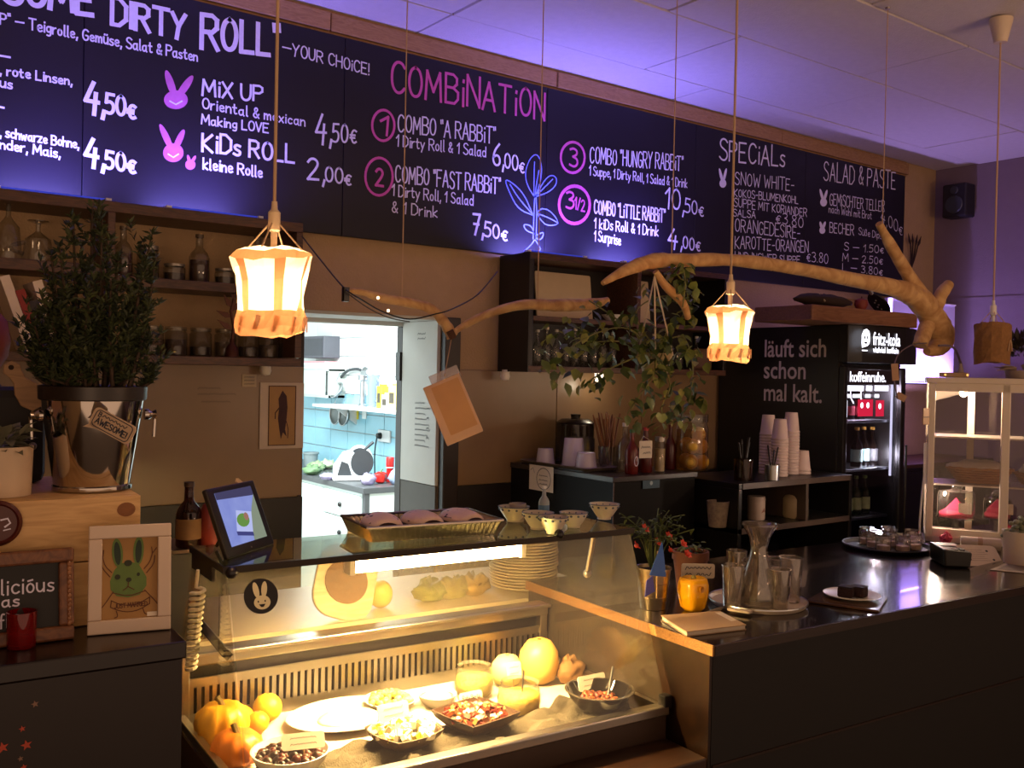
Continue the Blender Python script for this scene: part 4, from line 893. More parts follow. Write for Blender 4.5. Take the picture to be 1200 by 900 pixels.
for k, px in enumerate((3.79, 3.88, 3.97, 4.06)):
    q = Vector((px, FY0+.12, 0)); bottle('cola_bottle', ('dark bottle behind the white print on the top fridge shelf', 'dark bottle behind the first red print in the fridge', 'dark bottle between the two red prints in the fridge', 'dark bottle behind the second red print in the fridge')[k], (q.x, q.y, fshelf[0]+.001), .028, .14, gd, '#2a2a2a', '#8a2030', 'bottles on the top fridge shelf')
# plank and utensils on top of the fridge
pl = thing('wooden_plank', 'thick brown plank lying across the top of the fridge', 'plank', (3.36, 2.44, fz1+.003))
B(0,.79,0,.3,0,.065).build('board', wood('plank_brown', '#7a5034', '#95694a', .6, (1,10,10)), pl, bevel=.004)
B(-.004,0,.004,.296,.003,.062).build('end_grain', wood('plank_end', '#5a3a24', '#6a4830', .7), pl)
PZ = fz1+.069
def ppt(px, Y=2.52): q = onY(px, 360, Y); return Vector((q.x, Y, PZ))
t = thing('cloth_bundle', 'dark brown rolled cloth bundle on the plank above the fridge', 'cloth', ppt(965))
b = MB().ball((0,0,.028), (.20,.05,.028), 20, 10); rr = random.Random(9); b.v = [(x, y+rr.uniform(-.006,.006), max(0,z+rr.uniform(-.004,.004))) for x,y,z in b.v]; b.build('cloth', mat('dark_cloth', '#2f1f1a', .8), t, smooth=2)
MB().tube([(-.06,-.05,.02),(-.06,-.02,.052),(-.06,.04,.03)], .004, 6).build('tie', mat('string', '#b9a98c'), t)
t = thing('felt_apple', 'small dull red ball on the plank beside the ladle', 'ball', ppt(1009, 2.47))
MB().lathe([(0,.004),(.02,0),(.03,.02),(.027,.04),(.01,.048),(0,.044)], 16).build('body', mat('dull_red', '#7a2a1c', .6), t, smooth=True); MB().tube([(0,0,.043),(.004,0,.056)], .003, 6).build('stem', m_brown, t)
t = thing('black_ladle', 'black perforated ladle leaning on the plank above fridge', 'ladle', ppt(1030, 2.50))
Ml = Matrix.Translation((0,0,.035)) @ Matrix.Rotation(.65,4,'Y')
MB().prism(ell(0,0,.075,.045,22), -.004, .004, Ml).build('blade', m_black, t, bevel=.002)
for k in range(5): MB().prism(ell(-.03+.015*k,.012*(k % 2),.004,.004,8), -.0052, .0052, Ml).build('hole_dot', mat('pale_dot', '#a9a4a0', .5), t)
MB().tube([Ml @ Vector((-.07,0,0)), Ml @ Vector((-.16,0,.01))], .008, 8).build('handle', m_steel, t)
# cone-like box on the plank (pale paper)
t = thing('paper_bag', 'pale folded paper bag behind the dark bundle', 'bag', ppt(985, 2.62)); B(-.12,.12,-.03,.03,0,.05).build('body', mat('kraft_pale', '#8a6a4a', .8), t, bevel=.01); B(-.12,.12,-.004,.004,.05,.062).build('fold', mat('kraft_pale', '#8a6a4a'), t)
# ================================================================== VIOLET CORNER, SPEAKER, VITRINE
PYP = 2.97
pa, pb = onY(1117, 447, PYP), onY(1117, 357, PYP)
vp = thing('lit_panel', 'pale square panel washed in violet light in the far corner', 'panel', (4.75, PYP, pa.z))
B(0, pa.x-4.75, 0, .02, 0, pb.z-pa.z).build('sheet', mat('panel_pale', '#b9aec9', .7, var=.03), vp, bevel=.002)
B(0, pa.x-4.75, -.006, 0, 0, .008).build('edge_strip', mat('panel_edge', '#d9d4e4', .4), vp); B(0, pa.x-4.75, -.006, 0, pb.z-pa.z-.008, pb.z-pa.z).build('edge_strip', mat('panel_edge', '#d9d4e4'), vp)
for x in (.12, pa.x-4.75-.12): B(x-.012, x+.012, .02, WY-PYP, .2, .22).build('wall_bracket', m_dg, vp)
def violet_lamp(p, lab, power, h):
    t = thing('violet_lamp', lab, 'lamp', p, 0, 'violet lamps in the far corner')
    MB().lathe([(0,0),(.03,0),(.03,.015),(.012,.02),(0,.02)], 16).build('foot', m_black, t, smooth=True)
    MB().tube([(0,0,.02),(0,0,.02+h)], .010, 12).build('tube', emis('violet_tube', '#b49cff', 9), t, smooth=True)
    lamp_point('violet_glow', Vector(p)+Vector((0,-.03,.02+h/2)), power, (.36,.20,1), .05)
q = onY(1043, 372, 2.76)
violet_lamp(Vector((q.x, 2.76, onY(1043, 384, 2.76).z)), 'violet tube lamp glowing behind the fridge top', 2.2, .13)
sb = thing('back_sideboard', 'dark sideboard in the shadow right of the fridge', 'sideboard', (4.5, 2.85, 0))
B(0,1.18,0,.36,.05,1.28).build('body', m_black, sb); B(-.0,1.19,-.01,.37,1.28,1.30).build('top_board', m_brown, sb, bevel=.003); B(.02,1.16,.02,.34,0,.05).build('plinth', m_dark, sb)
for k in range(2): 
    d_ = B(.02+.58*k,.57+.58*k,-.012,0,.08,1.26).build('cabinet_door', m_black, sb, bevel=.003); MB().ball((.52+.12*k,-.02,.8), .012).build('knob', m_tin, d_, smooth=True)
vl = thing('violet_bar', 'slim violet light bar under the pale corner panel', 'lamp', (5.1, PYP-.06, pa.z-.02))
B(-.3,.3,-.015,.06,0,.008).build('housing', m_dg, vl); B(-.29,.29,-.008,.008,.008,.012).build('tube', emis('violet_tube', '#b49cff', 9), vl)
lamp_area('violet_bar_glow', (5.1, PYP-.04, pa.z-.03), 2.0, (.46,.28,1), .5, .03, (0, .1, -1))
lamp_area('violet_bar_glow', (5.1, PYP-.06, pa.z-.006), 16, (.46,.32,1), .55, .03, (0, .6, .8))
t = thing('fridge_stand', 'narrow dark stand carrying the violet lamp beside the fridge', 'stand', (q.x, 2.76, 0))
zq = onY(1043, 384, 2.76).z
MB().tube([(0,0,.015),(0,0,zq-.012)], .012, 8).build('pole', m_black, t); MB().lathe([(0,0),(.06,0),(.06,.012),(0,.016)], 20).build('base', m_black, t); MB().lathe([(0,zq-.012),(.045,zq-.012),(.045,zq-.001),(0,zq-.001)], 16).build('plate', m_black, t)
for k, (x, cl, lb) in enumerate(((4.55, '#3a1410', 'dark red bottle on the sideboard nearest the fridge'), (4.64, '#2a1a10', 'dark bottle in the middle of the sideboard'), (4.74, '#4a2a12', 'amber bottle on the sideboard near the vitrine'))):
    bottle('spirit_bottle', lb, (x, 2.93, 1.302), .034, .27, mat('spirit_' + cl, cl, .15), '#6a1a14', '#8a4a2a', 'dim bottles on the sideboard')
t = thing('wall_sign', 'small pale card fixed at the left edge of the vitrine', 'card', onV(1085, 488, .60))
B(-.02,.02,-.002,.002,-.03,.03).build('card', mat('card_tan', '#a98a6e', .7), t); B(-.02,.02,-.0025,-.002,-.004,-.001).build('ruled_line', m_ink, t)
p = onX(1124, 236, WX-.07)
spk = thing('wall_speaker', 'small black loudspeaker high on the right wall', 'speaker', p)
B(-.06,.05,-.075,.075,-.10,.10).build('cabinet', mat('speaker_black', '#161214', .6), spk, bevel=.01); B(.05,.07,-.02,.02,-.02,.02).build('wall_mount', m_black, spk)
MB().lathe([(0,.0),(.05,.004),(.055,.0)], 20, Matrix.Translation((-.061,0,-.025)) @ Matrix.Rotation(-PI/2,4,'Y')).build('woofer', m_dg, spk, smooth=True)
MB().lathe([(0,.0),(.022,.003),(.025,.0)], 16, Matrix.Translation((-.061,0,.06)) @ Matrix.Rotation(-PI/2,4,'Y')).build('tweeter', m_dg, spk, smooth=True)
p = onY(1068, 300, WY-.01); sp_ = thing('dried_sprig', 'small dark dried sprig pinned beside the menu board', 'sprig', p)
for k, a in enumerate((-.35, -.1, .2, .45)):
    MB().tube(smooth_path([(0,0,-.08),(math.sin(a)*.06,-.01,.0),(math.sin(a)*.12,-.015,.09)]), [.004]*9, 6).build('twig', mat('dry_dark', '#2a1616', .8), sp_)
    MB().prism([(0,0),(.012,.03),(0,.075),(-.012,.03)], -.001, .001, Matrix.Translation((math.sin(a)*.11,-.014,.06)) @ Matrix.Rotation(PI/2,4,'X') @ Matrix.Rotation(-a,4,'Z')).build('leaf', mat('dry_dark', '#2a1616'), sp_)
# white vitrine
P0 = onZ(1084, 634, CZ+.001); P1 = onZ(1175, 641, CZ+.001); vd = (P1-P0); va = math.atan2(vd.y, vd.x); VL = vd.length
vz = (onV(1090, 449, uvz(P0)[1]).z) - CZ
m_vw = mat('vitrine_white', '#ded0ba', .45, var=.06)
vt = thing('glass_vitrine', 'small white framed glass vitrine standing on the bar', 'vitrine', P0, va)
VW = VL*2.05; VD = .26; pw = .024
for nm, x0, x1 in (('corner_post', 0, pw), ('mid_post', VL-pw*.6, VL+pw*.6), ('corner_post', VW-pw, VW)):
    B(x0, x1, 0, .022, 0, vz).build(nm, m_vw, vt, bevel=.003)
for x0 in (0, VW-pw): B(x0, x0+pw, VD-.022, VD, 0, vz).build('corner_post', m_vw, vt, bevel=.003)
B(-.008, VW+.008, -.008, VD+.008, vz, vz+.022).build('top_board', m_vw, vt, bevel=.003); B(0, VW, .0, VD, 0, .022).build('base_board', m_vw, vt, bevel=.003)
B(pw, VW-pw, 0, .02, .022, .05).build('bottom_rail', m_vw, vt); B(pw, VW-pw, 0, .02, vz-.03, vz).build('top_rail', m_vw, vt)
vg = glass('vitrine_glass', '#eee8e2', 1.0)
B(pw, VL-pw*.6, .009, .012, .05, vz-.03).build('front_pane', vg, vt); B(VL+pw*.6, VW-pw, .009, .012, .05, vz-.03).build('front_pane', vg, vt); B(.009, .012, .022, VD-.022, .022, vz).build('side_pane', vg, vt)
B(VW-.012,VW-.009,.022,VD-.022,.022,vz).build('side_pane', vg, vt); B(pw,VW-pw,VD-.012,VD-.009,.022,vz).build('back_pane', vg, vt)
for x in (VL*.62,): B(x-.012, x+.012, VD-.03, VD-.012, .022, vz).build('rear_stile', m_vw, vt)
vs1, vs2 = vz*.365, vz*.665
gs = mat('glass_shelf', '#c9bfb4', .2, var=.02)
for z in (vs1, vs2): B(.012, VW-.012, .024, VD-.02, z-.006, z).build('shelf', gs, vt)
B(-.012,0,.004,.016,vz*.36,vz*.62).build('cable_clip', m_white, vt); MB().tube(smooth_path([(-.006,.01,vz*.45),(-.014,.004,vz*.3),(-.02,-.004,.06),(-.016,-.01,.004)]), .004, 6).build('cable', m_white, vt)
lb = MB().lathe([(0,-.006),(.018,-.004),(.02,0)], 16, Matrix.Translation((VL*.55,VD*.45,vz-.002))).build('spot_lamp', emis('vitrine_spot', '#fff0d8', 22), vt, smooth=True)
Mv = Matrix.Translation(P0) @ Matrix.Rotation(va,4,'Z')
lamp_point('vitrine_spot_light', Mv @ Vector((VL*.55,VD*.45,vz-.04)), 6, (1,.80,.6), .015)
lamp_point('vitrine_low_light', Mv @ Vector((.03,.06,vs1-.03)), 3.5, (1,.85,.75), .015)
def vin(x, y, z): return Mv @ Vector((x, y, z))
bk = thing('bread_basket', 'woven bread basket with paper lining inside the vitrine', 'basket', vin(VL*.72, VD*.5, vs1+.001), va)
b = MB(); 
for i in range(6):
    z = .008+i*.009; r = .062+i*.006
    b = MB().tube([(r*1.25*math.cos(2*PI*j/28), r*.75*math.sin(2*PI*j/28), z+.002*((i+j) % 2)) for j in range(29)], .0052, 5); b.build('weave_ring', mat('wicker', '#b9803f', .6, var=.3), bk)
MB().lathe([(0,0),(.06,0),(.06,.008),(0,.008)], 20, Matrix.Diagonal((1.25,.75,1,1))).build('bottom', mat('wicker', '#b9803f'), bk)
b = MB().ball((-.01,0,.058), (.108,.058,.026), 18, 8); rr = random.Random(3); b.v = [(x+rr.uniform(-.008,.008), y, z+rr.uniform(-.008,.008)) for x,y,z in b.v]; b.build('paper_liner', mat('liner', '#d9cdc0', .7), bk, smooth=2)
bk = thing('bread_basket', 'second bread basket at the right side of the vitrine', 'basket', vin(VL*1.5, VD*.5, vs1+.001), va)
for i in range(5):
    z = .008+i*.009; r = .05+i*.005; MB().tube([(r*1.2*math.cos(2*PI*j/24), r*.75*math.sin(2*PI*j/24), z) for j in range(25)], .0052, 5).build('weave_ring', mat('wicker', '#b9803f'), bk)
b = MB().ball((0,0,.05), (.07,.045,.03), 16, 8); b.v = [(x+rr.uniform(-.01,.01), y, z+rr.uniform(-.01,.01)) for x,y,z in b.v]; b.build('paper_liner', mat('liner', '#d9cdc0'), bk, smooth=2)
def dome(label, x, y, r, h, cl):
    t = thing('cake_dome', label, 'cake stand', vin(x, y, .0225), va)
    MB().lathe([(0,0),(r*.6,0),(r*.5,.006),(.012,.012),(.012,.05),(r*1.05,.058),(r*1.05,.064),(0,.064)], 24).build('stand', gl, t, smooth=True)
    MB().lathe([(r,.0645),(r,h*.8),(r*.92,h*.9),(.02,h*.93),(.012,h*.96)], 24).build('bell', gl, t, smooth=True)
    MB().ball((0,0,h*1.0), (.02,.02,.018), 14, 8).build('knob', gl, t, smooth=True)
    MB().lathe([(0,.066),(r*.9,.066),(r*.9,.078),(r*.6,.09),(0,.084)], 20).build('paper_lining', mat('pink_paper', cl, .6), t, smooth=2)
    MB().add([(-.04,-.03,.085),(.03,-.035,.08),(.045,.02,.085),(-.035,.03,.09),(0,0,.135)], [(0,1,4),(1,2,4),(2,3,4),(3,0,4)]).build('folded_napkin', mat('pink_paper2', '#d8346a', .6), t)
    MB().box(.005,.05,-r*.72,-r*.70,.08,.12).build('card', mat('card_white', '#d9cdbb'), t)
dome('glass cake dome with pink paper inside the vitrine', VL*.42, VD*.42, .066, .178, '#c9305a')
dome('second glass dome with pink paper at the vitrine right', VL*.98, VD*.62, .05, .15, '#b02a50')
t = thing('pink_box', 'flat pink box on the vitrine floor', 'box', vin(VL*1.35, VD*.5, .0225), va); B(-.06,.06,-.05,.05,0,.03).build('box_base', mat('pink_box', '#b02440', .5), t, bevel=.003); B(-.062,.062,-.052,.052,.03,.04).build('lid', mat('pink_box2', '#c0304c', .5), t, bevel=.003)
# things on top of the vitrine
t = thing('wooden_block', 'flat pale wooden block lying on the vitrine top', 'block', vin(VL*.33, .06, vz+.0225), va)
B(-.05,.05,-.03,.03,0,.018).build('board', wood('pale_wood', '#a98a64', '#b99a74', .5), t, bevel=.003)
for x in (-.03, .045): MB().lathe([(0,-.0),(.004,0),(.004,.006),(0,.006)], 10, Matrix.Translation((x,-.031,.009)) @ Matrix.Rotation(PI/2,4,'X')).build('brass_pin', mat('brass', '#e0c080', .2, metal=1), t)
t = thing('cable_holder', 'pale cone with grey cable rising from the wooden block', 'cable', vin(VL*.42, .06, vz+.0412), va)
MB().lathe([(0,0),(.012,0),(.004,.035),(0,.036)], 12).build('cone', mat('pale_cone', '#9a8a80', .6), t, smooth=True)
q1 = onV(1108, 425, uvz(P0)[1]-.1)
b_end = Mv.inverted() @ onV(1100, 405, .42); b0 = Vector((VL*.42,.06,vz+.0412))
MB().tube(smooth_path([(0,0,.034),((b_end-b0).x*.35,(b_end-b0).y*.3,.09),tuple(b_end-b0)]), .004, 6).build('cable', mat('grey_cable', '#6a5a66', .6), t)
t = thing('dry_plant_pot', 'dark dried plant with pale leaves on the vitrine top', 'plant', vin(VL*1.22, .10, vz+.0225), va)
MB().lathe([(0,0),(.05,0),(.06,.03),(.055,.03),(0,.02)], 18).build('saucer', mat('pale_cone', '#9a8a80'), t, smooth=True)
rr = random.Random(17)
b = MB()
for k in range(160):
    a = rr.uniform(0,2*PI); el = rr.uniform(.1,1.4); r = rr.uniform(.04,.085); c = Vector((r*math.cos(a)*math.cos(el), r*math.sin(a)*math.cos(el), .075+r*math.sin(el)))
    M = Matrix.Translation(c) @ Matrix.Rotation(a,4,'Z') @ Matrix.Rotation(-el+rr.uniform(-.6,.6),4,'Y') @ Matrix.Rotation(rr.uniform(0,6),4,'X')
    b.add([(0,0,0),(.014,.008,0),(.036,0,.003),(.014,-.008,0)], [(0,1,2,3)], M)
o = b.build('foliage', mat('dark_foliage', '#2f261a', .8, var=.4, scale=30), t); o['kind'] = 'stuff'
for k in range(9):
    a = rr.uniform(PI, 2*PI); M = Matrix.Translation((.03*math.cos(a), .03*math.sin(a), .03)) @ Matrix.Rotation(a,4,'Z') @ Matrix.Rotation(rr.uniform(-.5,.1),4,'Y')
    MB().add([(0,0,0),(.025,.016,.008),(.07,0,-.004),(.025,-.016,.008)], [(0,1,2,3)], M).build('leaf', mat('pale_leaf', '#a08e78', .7), t, solid=.001)
# ================================================================== BRANCHES, CORDS AND PENDANT LAMPS
m_drift = wood('driftwood', '#a87c4c', '#cba570', .7, (3, 3, 3), 2)
m_cord = mat('cord', '#b99a78', .8)
def path_px(L, Y): return [onY(x, y, Y + (d if d else 0)) for x, y, d in L]
def limb(pxs, Y, radpx, seed=1):
    P_ = path_px(pxs, Y); k = [mpp(p) for p in P_]; R = [r*kk for r, kk in zip(radpx, k)]
    pts = smooth_path([tuple(p)+(r,) for p, r in zip(P_, R)], 5); rr = random.Random(seed)
    return MB().tube([p[:3] for p in pts], [p[3]*rr.uniform(.93,1.07) for p in pts], 12)
YB = 1.93
br = thing('driftwood_branch', 'big forked driftwood branch hanging above the right of the bar', 'branch', onY(900, 310, YB))
limb([(706,332,0),(735,316,0),(765,306,0),(800,305,0),(860,305,0),(930,314,0),(1000,328,0),(1050,338,0),(1078,352,0),(1096,378,0),(1104,395,0),(1098,407,0),(1086,412,0)], YB, [3,7,9,8,7.5,8,9,11,14,15,14,11,5], 1).build('main_limb', m_drift, br, smooth=True, world=True)
limb([(1030,262,.0),(1044,288,0),(1060,315,0),(1075,340,0),(1086,358,0)], YB, [4,6.5,7.5,9,10], 2).build('fork', m_drift, br, smooth=True, world=True)
limb([(1112,333,-.02),(1103,345,-.02),(1094,365,0),(1084,388,0),(1078,405,0)], YB, [6,8,9,9,8], 3).build('stub', m_drift, br, smooth=True, world=True)
limb([(768,318,0),(780,335,0),(800,355,.02),(806,372,.04)], YB, [4,5,5,4], 4).build('side_twig', m_drift, br, smooth=True, world=True)
for x, y, r in ((752,310,4.5),(905,315,3.5),(985,322,4)):
    p = onY(x, y, YB); k = mpp(p); MB().ball(p, (r*k, r*k, r*k*.8), 10, 8).build('knot', mat('knot_dark', '#4a2a18', .8), br, smooth=True, world=True)
tgs = thing('tag_string', 'grey cord with small paper tags dangling from the branch end', 'tags', onY(1052, 440, YB))
MB().tube(smooth_path([tuple(onY(x, y, YB-.03)) for x, y in ((1086,402),(1070,404),(1056,412),(1049,424),(1048,445),(1052,468))], 5), .0022, 6).build('string', mat('grey_cable', '#6a5a66', .6), tgs, world=True)
for x, y, w_, h_, a_ in ((1049,436,4,10,.1), (1056,465,6,4,-.5)):
    c_ = onY(x, y, YB-.035); k_ = mpp(c_); MB().prism(rect(0,0,w_*k_,h_*k_), -.0008, .0008, Matrix.Translation(c_) @ frame_M((0,0,0), (CR.x,CR.y,0), (0,0,1)) @ Matrix.Rotation(a_,4,'Z')).build('paper_tag', mat('tag_tan', '#a88468', .7), tgs, world=True)
YL = 2.45
bl = thing('driftwood_branch', 'thinner bent driftwood branch hanging before the doorway', 'branch', onY(500, 370, YL))
limb([(404,340,0),(425,343,0),(450,350,0),(480,355,0),(505,362,0),(520,377,0),(530,394,0)], YL, [2.5,4,5.5,6,6,6.5,7], 5).build('limb_left', m_drift, bl, smooth=True, world=True)
limb([(530,391,0),(548,379,0),(580,365,0),(615,357,0),(650,358,0),(690,357,0),(712,352,0)], YL, [3,4.5,5,6,7,7,4], 6).build('limb_right', m_drift, bl, smooth=True, world=True)
MB().tube([onY(527,388,YL-.02), onY(531,396,YL-.02)], .012, 8).build('sawn_end', mat('knot_dark', '#4a2a18'), bl, world=True)
def cord(par, p, r=.002):
    top = Vector((p.x, p.y, CEIL-.012)); MB().tube([top, p], r, 6).build('hanging_cord', m_cord, par, world=True)
    MB().lathe([(0,-.008),(.008,-.008),(.01,-.001),(0,0)], 10, Matrix.Translation(top)).build('ceiling_hook', m_tin, par, world=True)
cord(bl, onY(471, 349, YL)); cord(bl, onY(630, 352, YL)); cord(br, onY(787, 300, YB), .0016); cord(br, onY(1034, 266, YB), .0016)
# dark light chain along the left branch
sl = thing('string_lights', 'dark wire with tiny lights draped along the left branch', 'string lights', onY(480, 375, YL))
w1 = smooth_path([tuple(onY(x, y, Y)) for x, y, Y in ((354,277,3.0),(380,310,2.75),(404,338,YL-.03),(425,352,YL-.03),(450,366,YL-.03),(480,374,YL-.03),(510,368,YL-.03),(530,362,YL),(560,345,2.7),(583,318,3.0))], 5)
MB().tube(w1, .0022, 6).build('wire', m_black, sl, world=True)
w2 = smooth_path([tuple(onY(x, y, YL-.035)) for x, y in ((404,341),(430,360),(455,372),(480,377))], 5); MB().tube(w2, .0016, 6).build('wire', m_black, sl, world=True)
for x, y in ((443,349),(455,364)): MB().ball(onY(x, y, YL-.045), .0045, 8, 6).build('bulb', emis('fairy', '#ffe0b0', 4), sl, world=True)
MB().box(-.008,.008,-.008,.008,-.02,.02,Matrix.Translation(onY(405,345,YL-.03))).build('plug', m_black, sl, world=True)
# pendant lamps
m_win = paper_lamp('lamp_paper', '#fff4e2', .8); m_bur = paper_lamp('lamp_burlap', '#d3986a', .36); m_edge = paper_lamp('lamp_rim', '#d89058', .35)
def pendant(label, px, py0, py1, wpx, Y, lit, tilt, seed, power=5):
    pc = onY(px, (py0+py1)/2, Y); k = mpp(pc); R = wpx*k/2; Hh = (py1-py0)*k
    t = thing('pendant_lamp', label, 'lamp', pc + Vector((0,0,-Hh/2)), 0, 'paper pendant lamps above the bar'); rr = random.Random(seed)
    N = 24; rows = [(0,.84),(.10,.90),(.20,.86),(.27,.78),(.42,.80),(.60,.84),(.74,.92),(.84,1.02),(.92,.92),(.97,.62)] if lit else [(0,.98),(.12,.96),(.25,.97),(.4,.98),(.6,1.0),(.8,1.0),(.9,1.0),(.98,.99)]
    off = [[(rr.uniform(-.06,.06), rr.uniform(-.03,.03)) for _ in range(N)] for _ in rows]
    sag = [.05*math.sin(2*i*2*PI/N+seed) for i in range(N)]
    def V_(i, j):
        z, r = rows[i]; j %= N; a = 2*PI*j/N + .15; rr_ = R*(r+off[i][j][0]*.7 + (.05*math.cos(4*a)+.04*math.cos(a+seed) if lit else 0)); zz = Hh*(z+off[i][j][1]*.6) + tilt*rr_*math.cos(a) + (sag[j]*Hh*.7 if i in (0,1,7) else 0)
        return (rr_*math.cos(a), rr_*math.sin(a), zz)
    win, bur = MB(), MB()
    for i in range(len(rows)-1):
        for j in range(N):
            f = [V_(i,j), V_(i,j+1), V_(i+1,j+1), V_(i+1,j)]
            isw = lit and ((3 <= i <= 6 and j % 4 != 0) or i == 8)
            (win if isw else bur).add(f, [(0,1,2,3)])
    if lit: win.build('paper_window', m_win, t)
    bur.build('shade', m_bur if lit else mat('burlap_off', '#8a6238', .85, var=.3, scale=90, bump=.4, bscale=200), t)
    # short glowing strips near the bottom rim
    if lit:
        for j in range(0, N, 2):
            a = 2*PI*j/N + .15; r = R*.86; MB().box(-.004,.004,-.001,.001,0,Hh*.16,Matrix.Translation((r*math.cos(a), r*math.sin(a), Hh*.04)) @ Matrix.Rotation(a+PI/2,4,'Z') @ Matrix.Rotation(.25,4,'Y')).build('paper_strip', m_win, t)
    zt = Hh*1.0
    for q in range(4):
        a = PI/4 + q*PI/2; MB().tube([(R*.75*math.cos(a), R*.75*math.sin(a), Hh*.95), (0,0,Hh*1.0+.05)], .0016, 5).build('suspension_thread', m_cord, t)
    MB().lathe([(0,zt-.02),(.006,zt-.02),(.006,zt+.025),(.011,zt+.028),(.011,zt+.06),(.006,zt+.066),(.005,zt+.08),(0,zt+.08)], 14).build('socket', mat('socket_pale', '#d4bc98', .6) if lit else m_white, t, smooth=True)
    MB().tube([(0,0,zt+.068),(0,0,CEIL-.011-(pc.z-Hh/2))], .0032, 8).build('cord', m_cord, t)
    zc = CEIL-.010-(pc.z-Hh/2)
    MB().lathe([(0,zc-.085),(.022,zc-.085),(.04,zc-.008),(.04,zc),(0,zc)], 20).build('ceiling_rose', mat('rose_white', '#cbb9a4', .5), t, smooth=True)
    if lit:
        MB().lathe([(0,Hh*.32),(.016,Hh*.36),(.024,Hh*.48),(.02,Hh*.6),(.011,Hh*.75),(.011,zt-.018),(0,zt-.018)], 16).build('bulb', emis('bulb_warm', '#ffd79a', 8), t, smooth=True)
        l = lamp_point('pendant_glow', pc + Vector((0,0,-.005)), power, (1,.66,.38), .03)
    else:
        MB().tube(smooth_path([(-.01,-R*1.01,Hh*.3),(.0,-R*1.02,Hh*.55),(.012,-R*1.01,Hh*.5),(.02,-R*.99,Hh*.3)]), .002, 5).build('thread_mark', m_cord, t)
    return t
pendant('lit paper pendant lamp hanging at the left before the wall shelf', 320, 288, 392, 92, 1.66, True, .05, 3, 7)
pendant('lit paper pendant lamp hanging before the fridge slogan', 855, 357, 422, 58, 1.70, True, -.05, 5, 6.5)
pendant('unlit brown burlap pendant lamp at the right above the vitrine', 1163, 378, 426, 40, 1.74, False, 0, 7)
# hanging card
hc_ = onY(531, 480, 2.30); hk = mpp(hc_)
hcd = thing('hanging_card', 'tan menu card hanging askew from the bent branch', 'card', hc_)
Mc = frame_M((0,0,0), (CR.x, CR.y, 0), (0,0,1)) @ Matrix.Rotation(.42,4,'Z')
MB().prism(rect(0,0,23*hk,37*hk,.003), -.004, .004, Mc).build('board', mat('card_kraft', '#cdaa90', .7), hcd, bevel=.002)
MB().prism(rect(3*hk,3*hk,17*hk,30*hk,.002), .004, .0055, Mc).build('sheet', mat('card_sheet', '#c09468', .7), hcd)
MB().prism(rect(6*hk,39*hk,18*hk,8*hk,.003), -.001, .001, Mc @ Matrix.Translation((0,0,-.008))).build('plastic_sleeve', glass('sleeve', '#e8e0e0', 1.2, .1, .25, '#c9bcc4'), hcd)
MB().tube([Mc @ Vector((6*hk,40*hk,0)), onY(529,397,YL)-hc_], .0018, 5).build('string', m_cord, hcd)
# hanging vine plant
pc = onY(768, 418, 2.02)
hv = thing('hanging_vine', 'trailing green vine plant hung in a cream pot from the branch', 'plant', pc + Vector((0,0,-.05)))
MB().lathe([(0,0),(.036,0),(.052,.06),(.049,.06),(.033,.006),(0,.006)], 24).build('pot', mat('cream_pot', '#9a8a62', .5), hv, smooth=True)
MB().lathe([(0,.054),(.049,.054)], 20).build('soil', mat('soil', '#2a1c12', .9), hv)
ap = onY(767, 324, YB) - (pc + Vector((0,0,-.05)))
for k in range(4):
    a = PI/4 + k*PI/2; MB().tube([(.051*math.cos(a), .051*math.sin(a), .055), tuple(ap)], .0025, 6).build('hanger_cord', mat('hanger_white', '#c9b9a4', .8), hv)
def leaf_mesh(L, W, bend):
    v = [(0,0,0),(L*.3,W*.5,bend*.3),(L*.65,W*.42,bend*.2),(L,0,-bend),(L*.65,-W*.42,bend*.2),(L*.3,-W*.5,bend*.3),(L*.35,0,-.002),(L*.68,0,-.003)]
    f = [(0,6,1),(1,6,7,2),(2,7,3),(0,5,6),(5,4,7,6),(4,3,7)]
    return v, f
def leaf_set(name, m, L, W, bend): 
    me = bpy.data.meshes.new(name); v, f = leaf_mesh(L, W, bend); me.from_pydata(v, [], f); me.materials.append(m); me.polygons.foreach_set('use_smooth', [True]*len(f)); return me
lv = [leaf_set('leaf', mat('vine%d' % k, c, .45, var=.25, scale=40), L, W, .008) for k, (c, L, W) in enumerate((('#4d5c28', .05, .034), ('#646e30', .046, .032), ('#38491f', .052, .035), ('#7d7f3e', .042, .03)))]
rv = random.Random(31); base = pc + Vector((0,0,-.05))
def vine(pxs, Y, nleaf, spread):
    P_ = smooth_path([tuple(onY(x, y, Y+d)) for x, y, d in pxs], 6)
    MB().tube(P_, .0022, 5).build('stem', mat('vine_stem', '#6a6a34', .6), hv, world=True)
    for i in range(int(nleaf*1.75)):
        q = Vector(P_[int(rv.random()*(len(P_)-1))]) + Vector((rv.gauss(0,spread), rv.gauss(0,spread*.8), rv.gauss(0,spread)))
        o = bpy.data.objects.new('leaf', rv.choice(lv)); col.objects.link(o); o.parent = hv
        o.location = q - base; o.rotation_euler = (rv.uniform(-.7,.7), rv.uniform(.1,1.3), rv.uniform(0,2*PI)); s = rv.uniform(.5,.9); o.scale = (s,s,s)
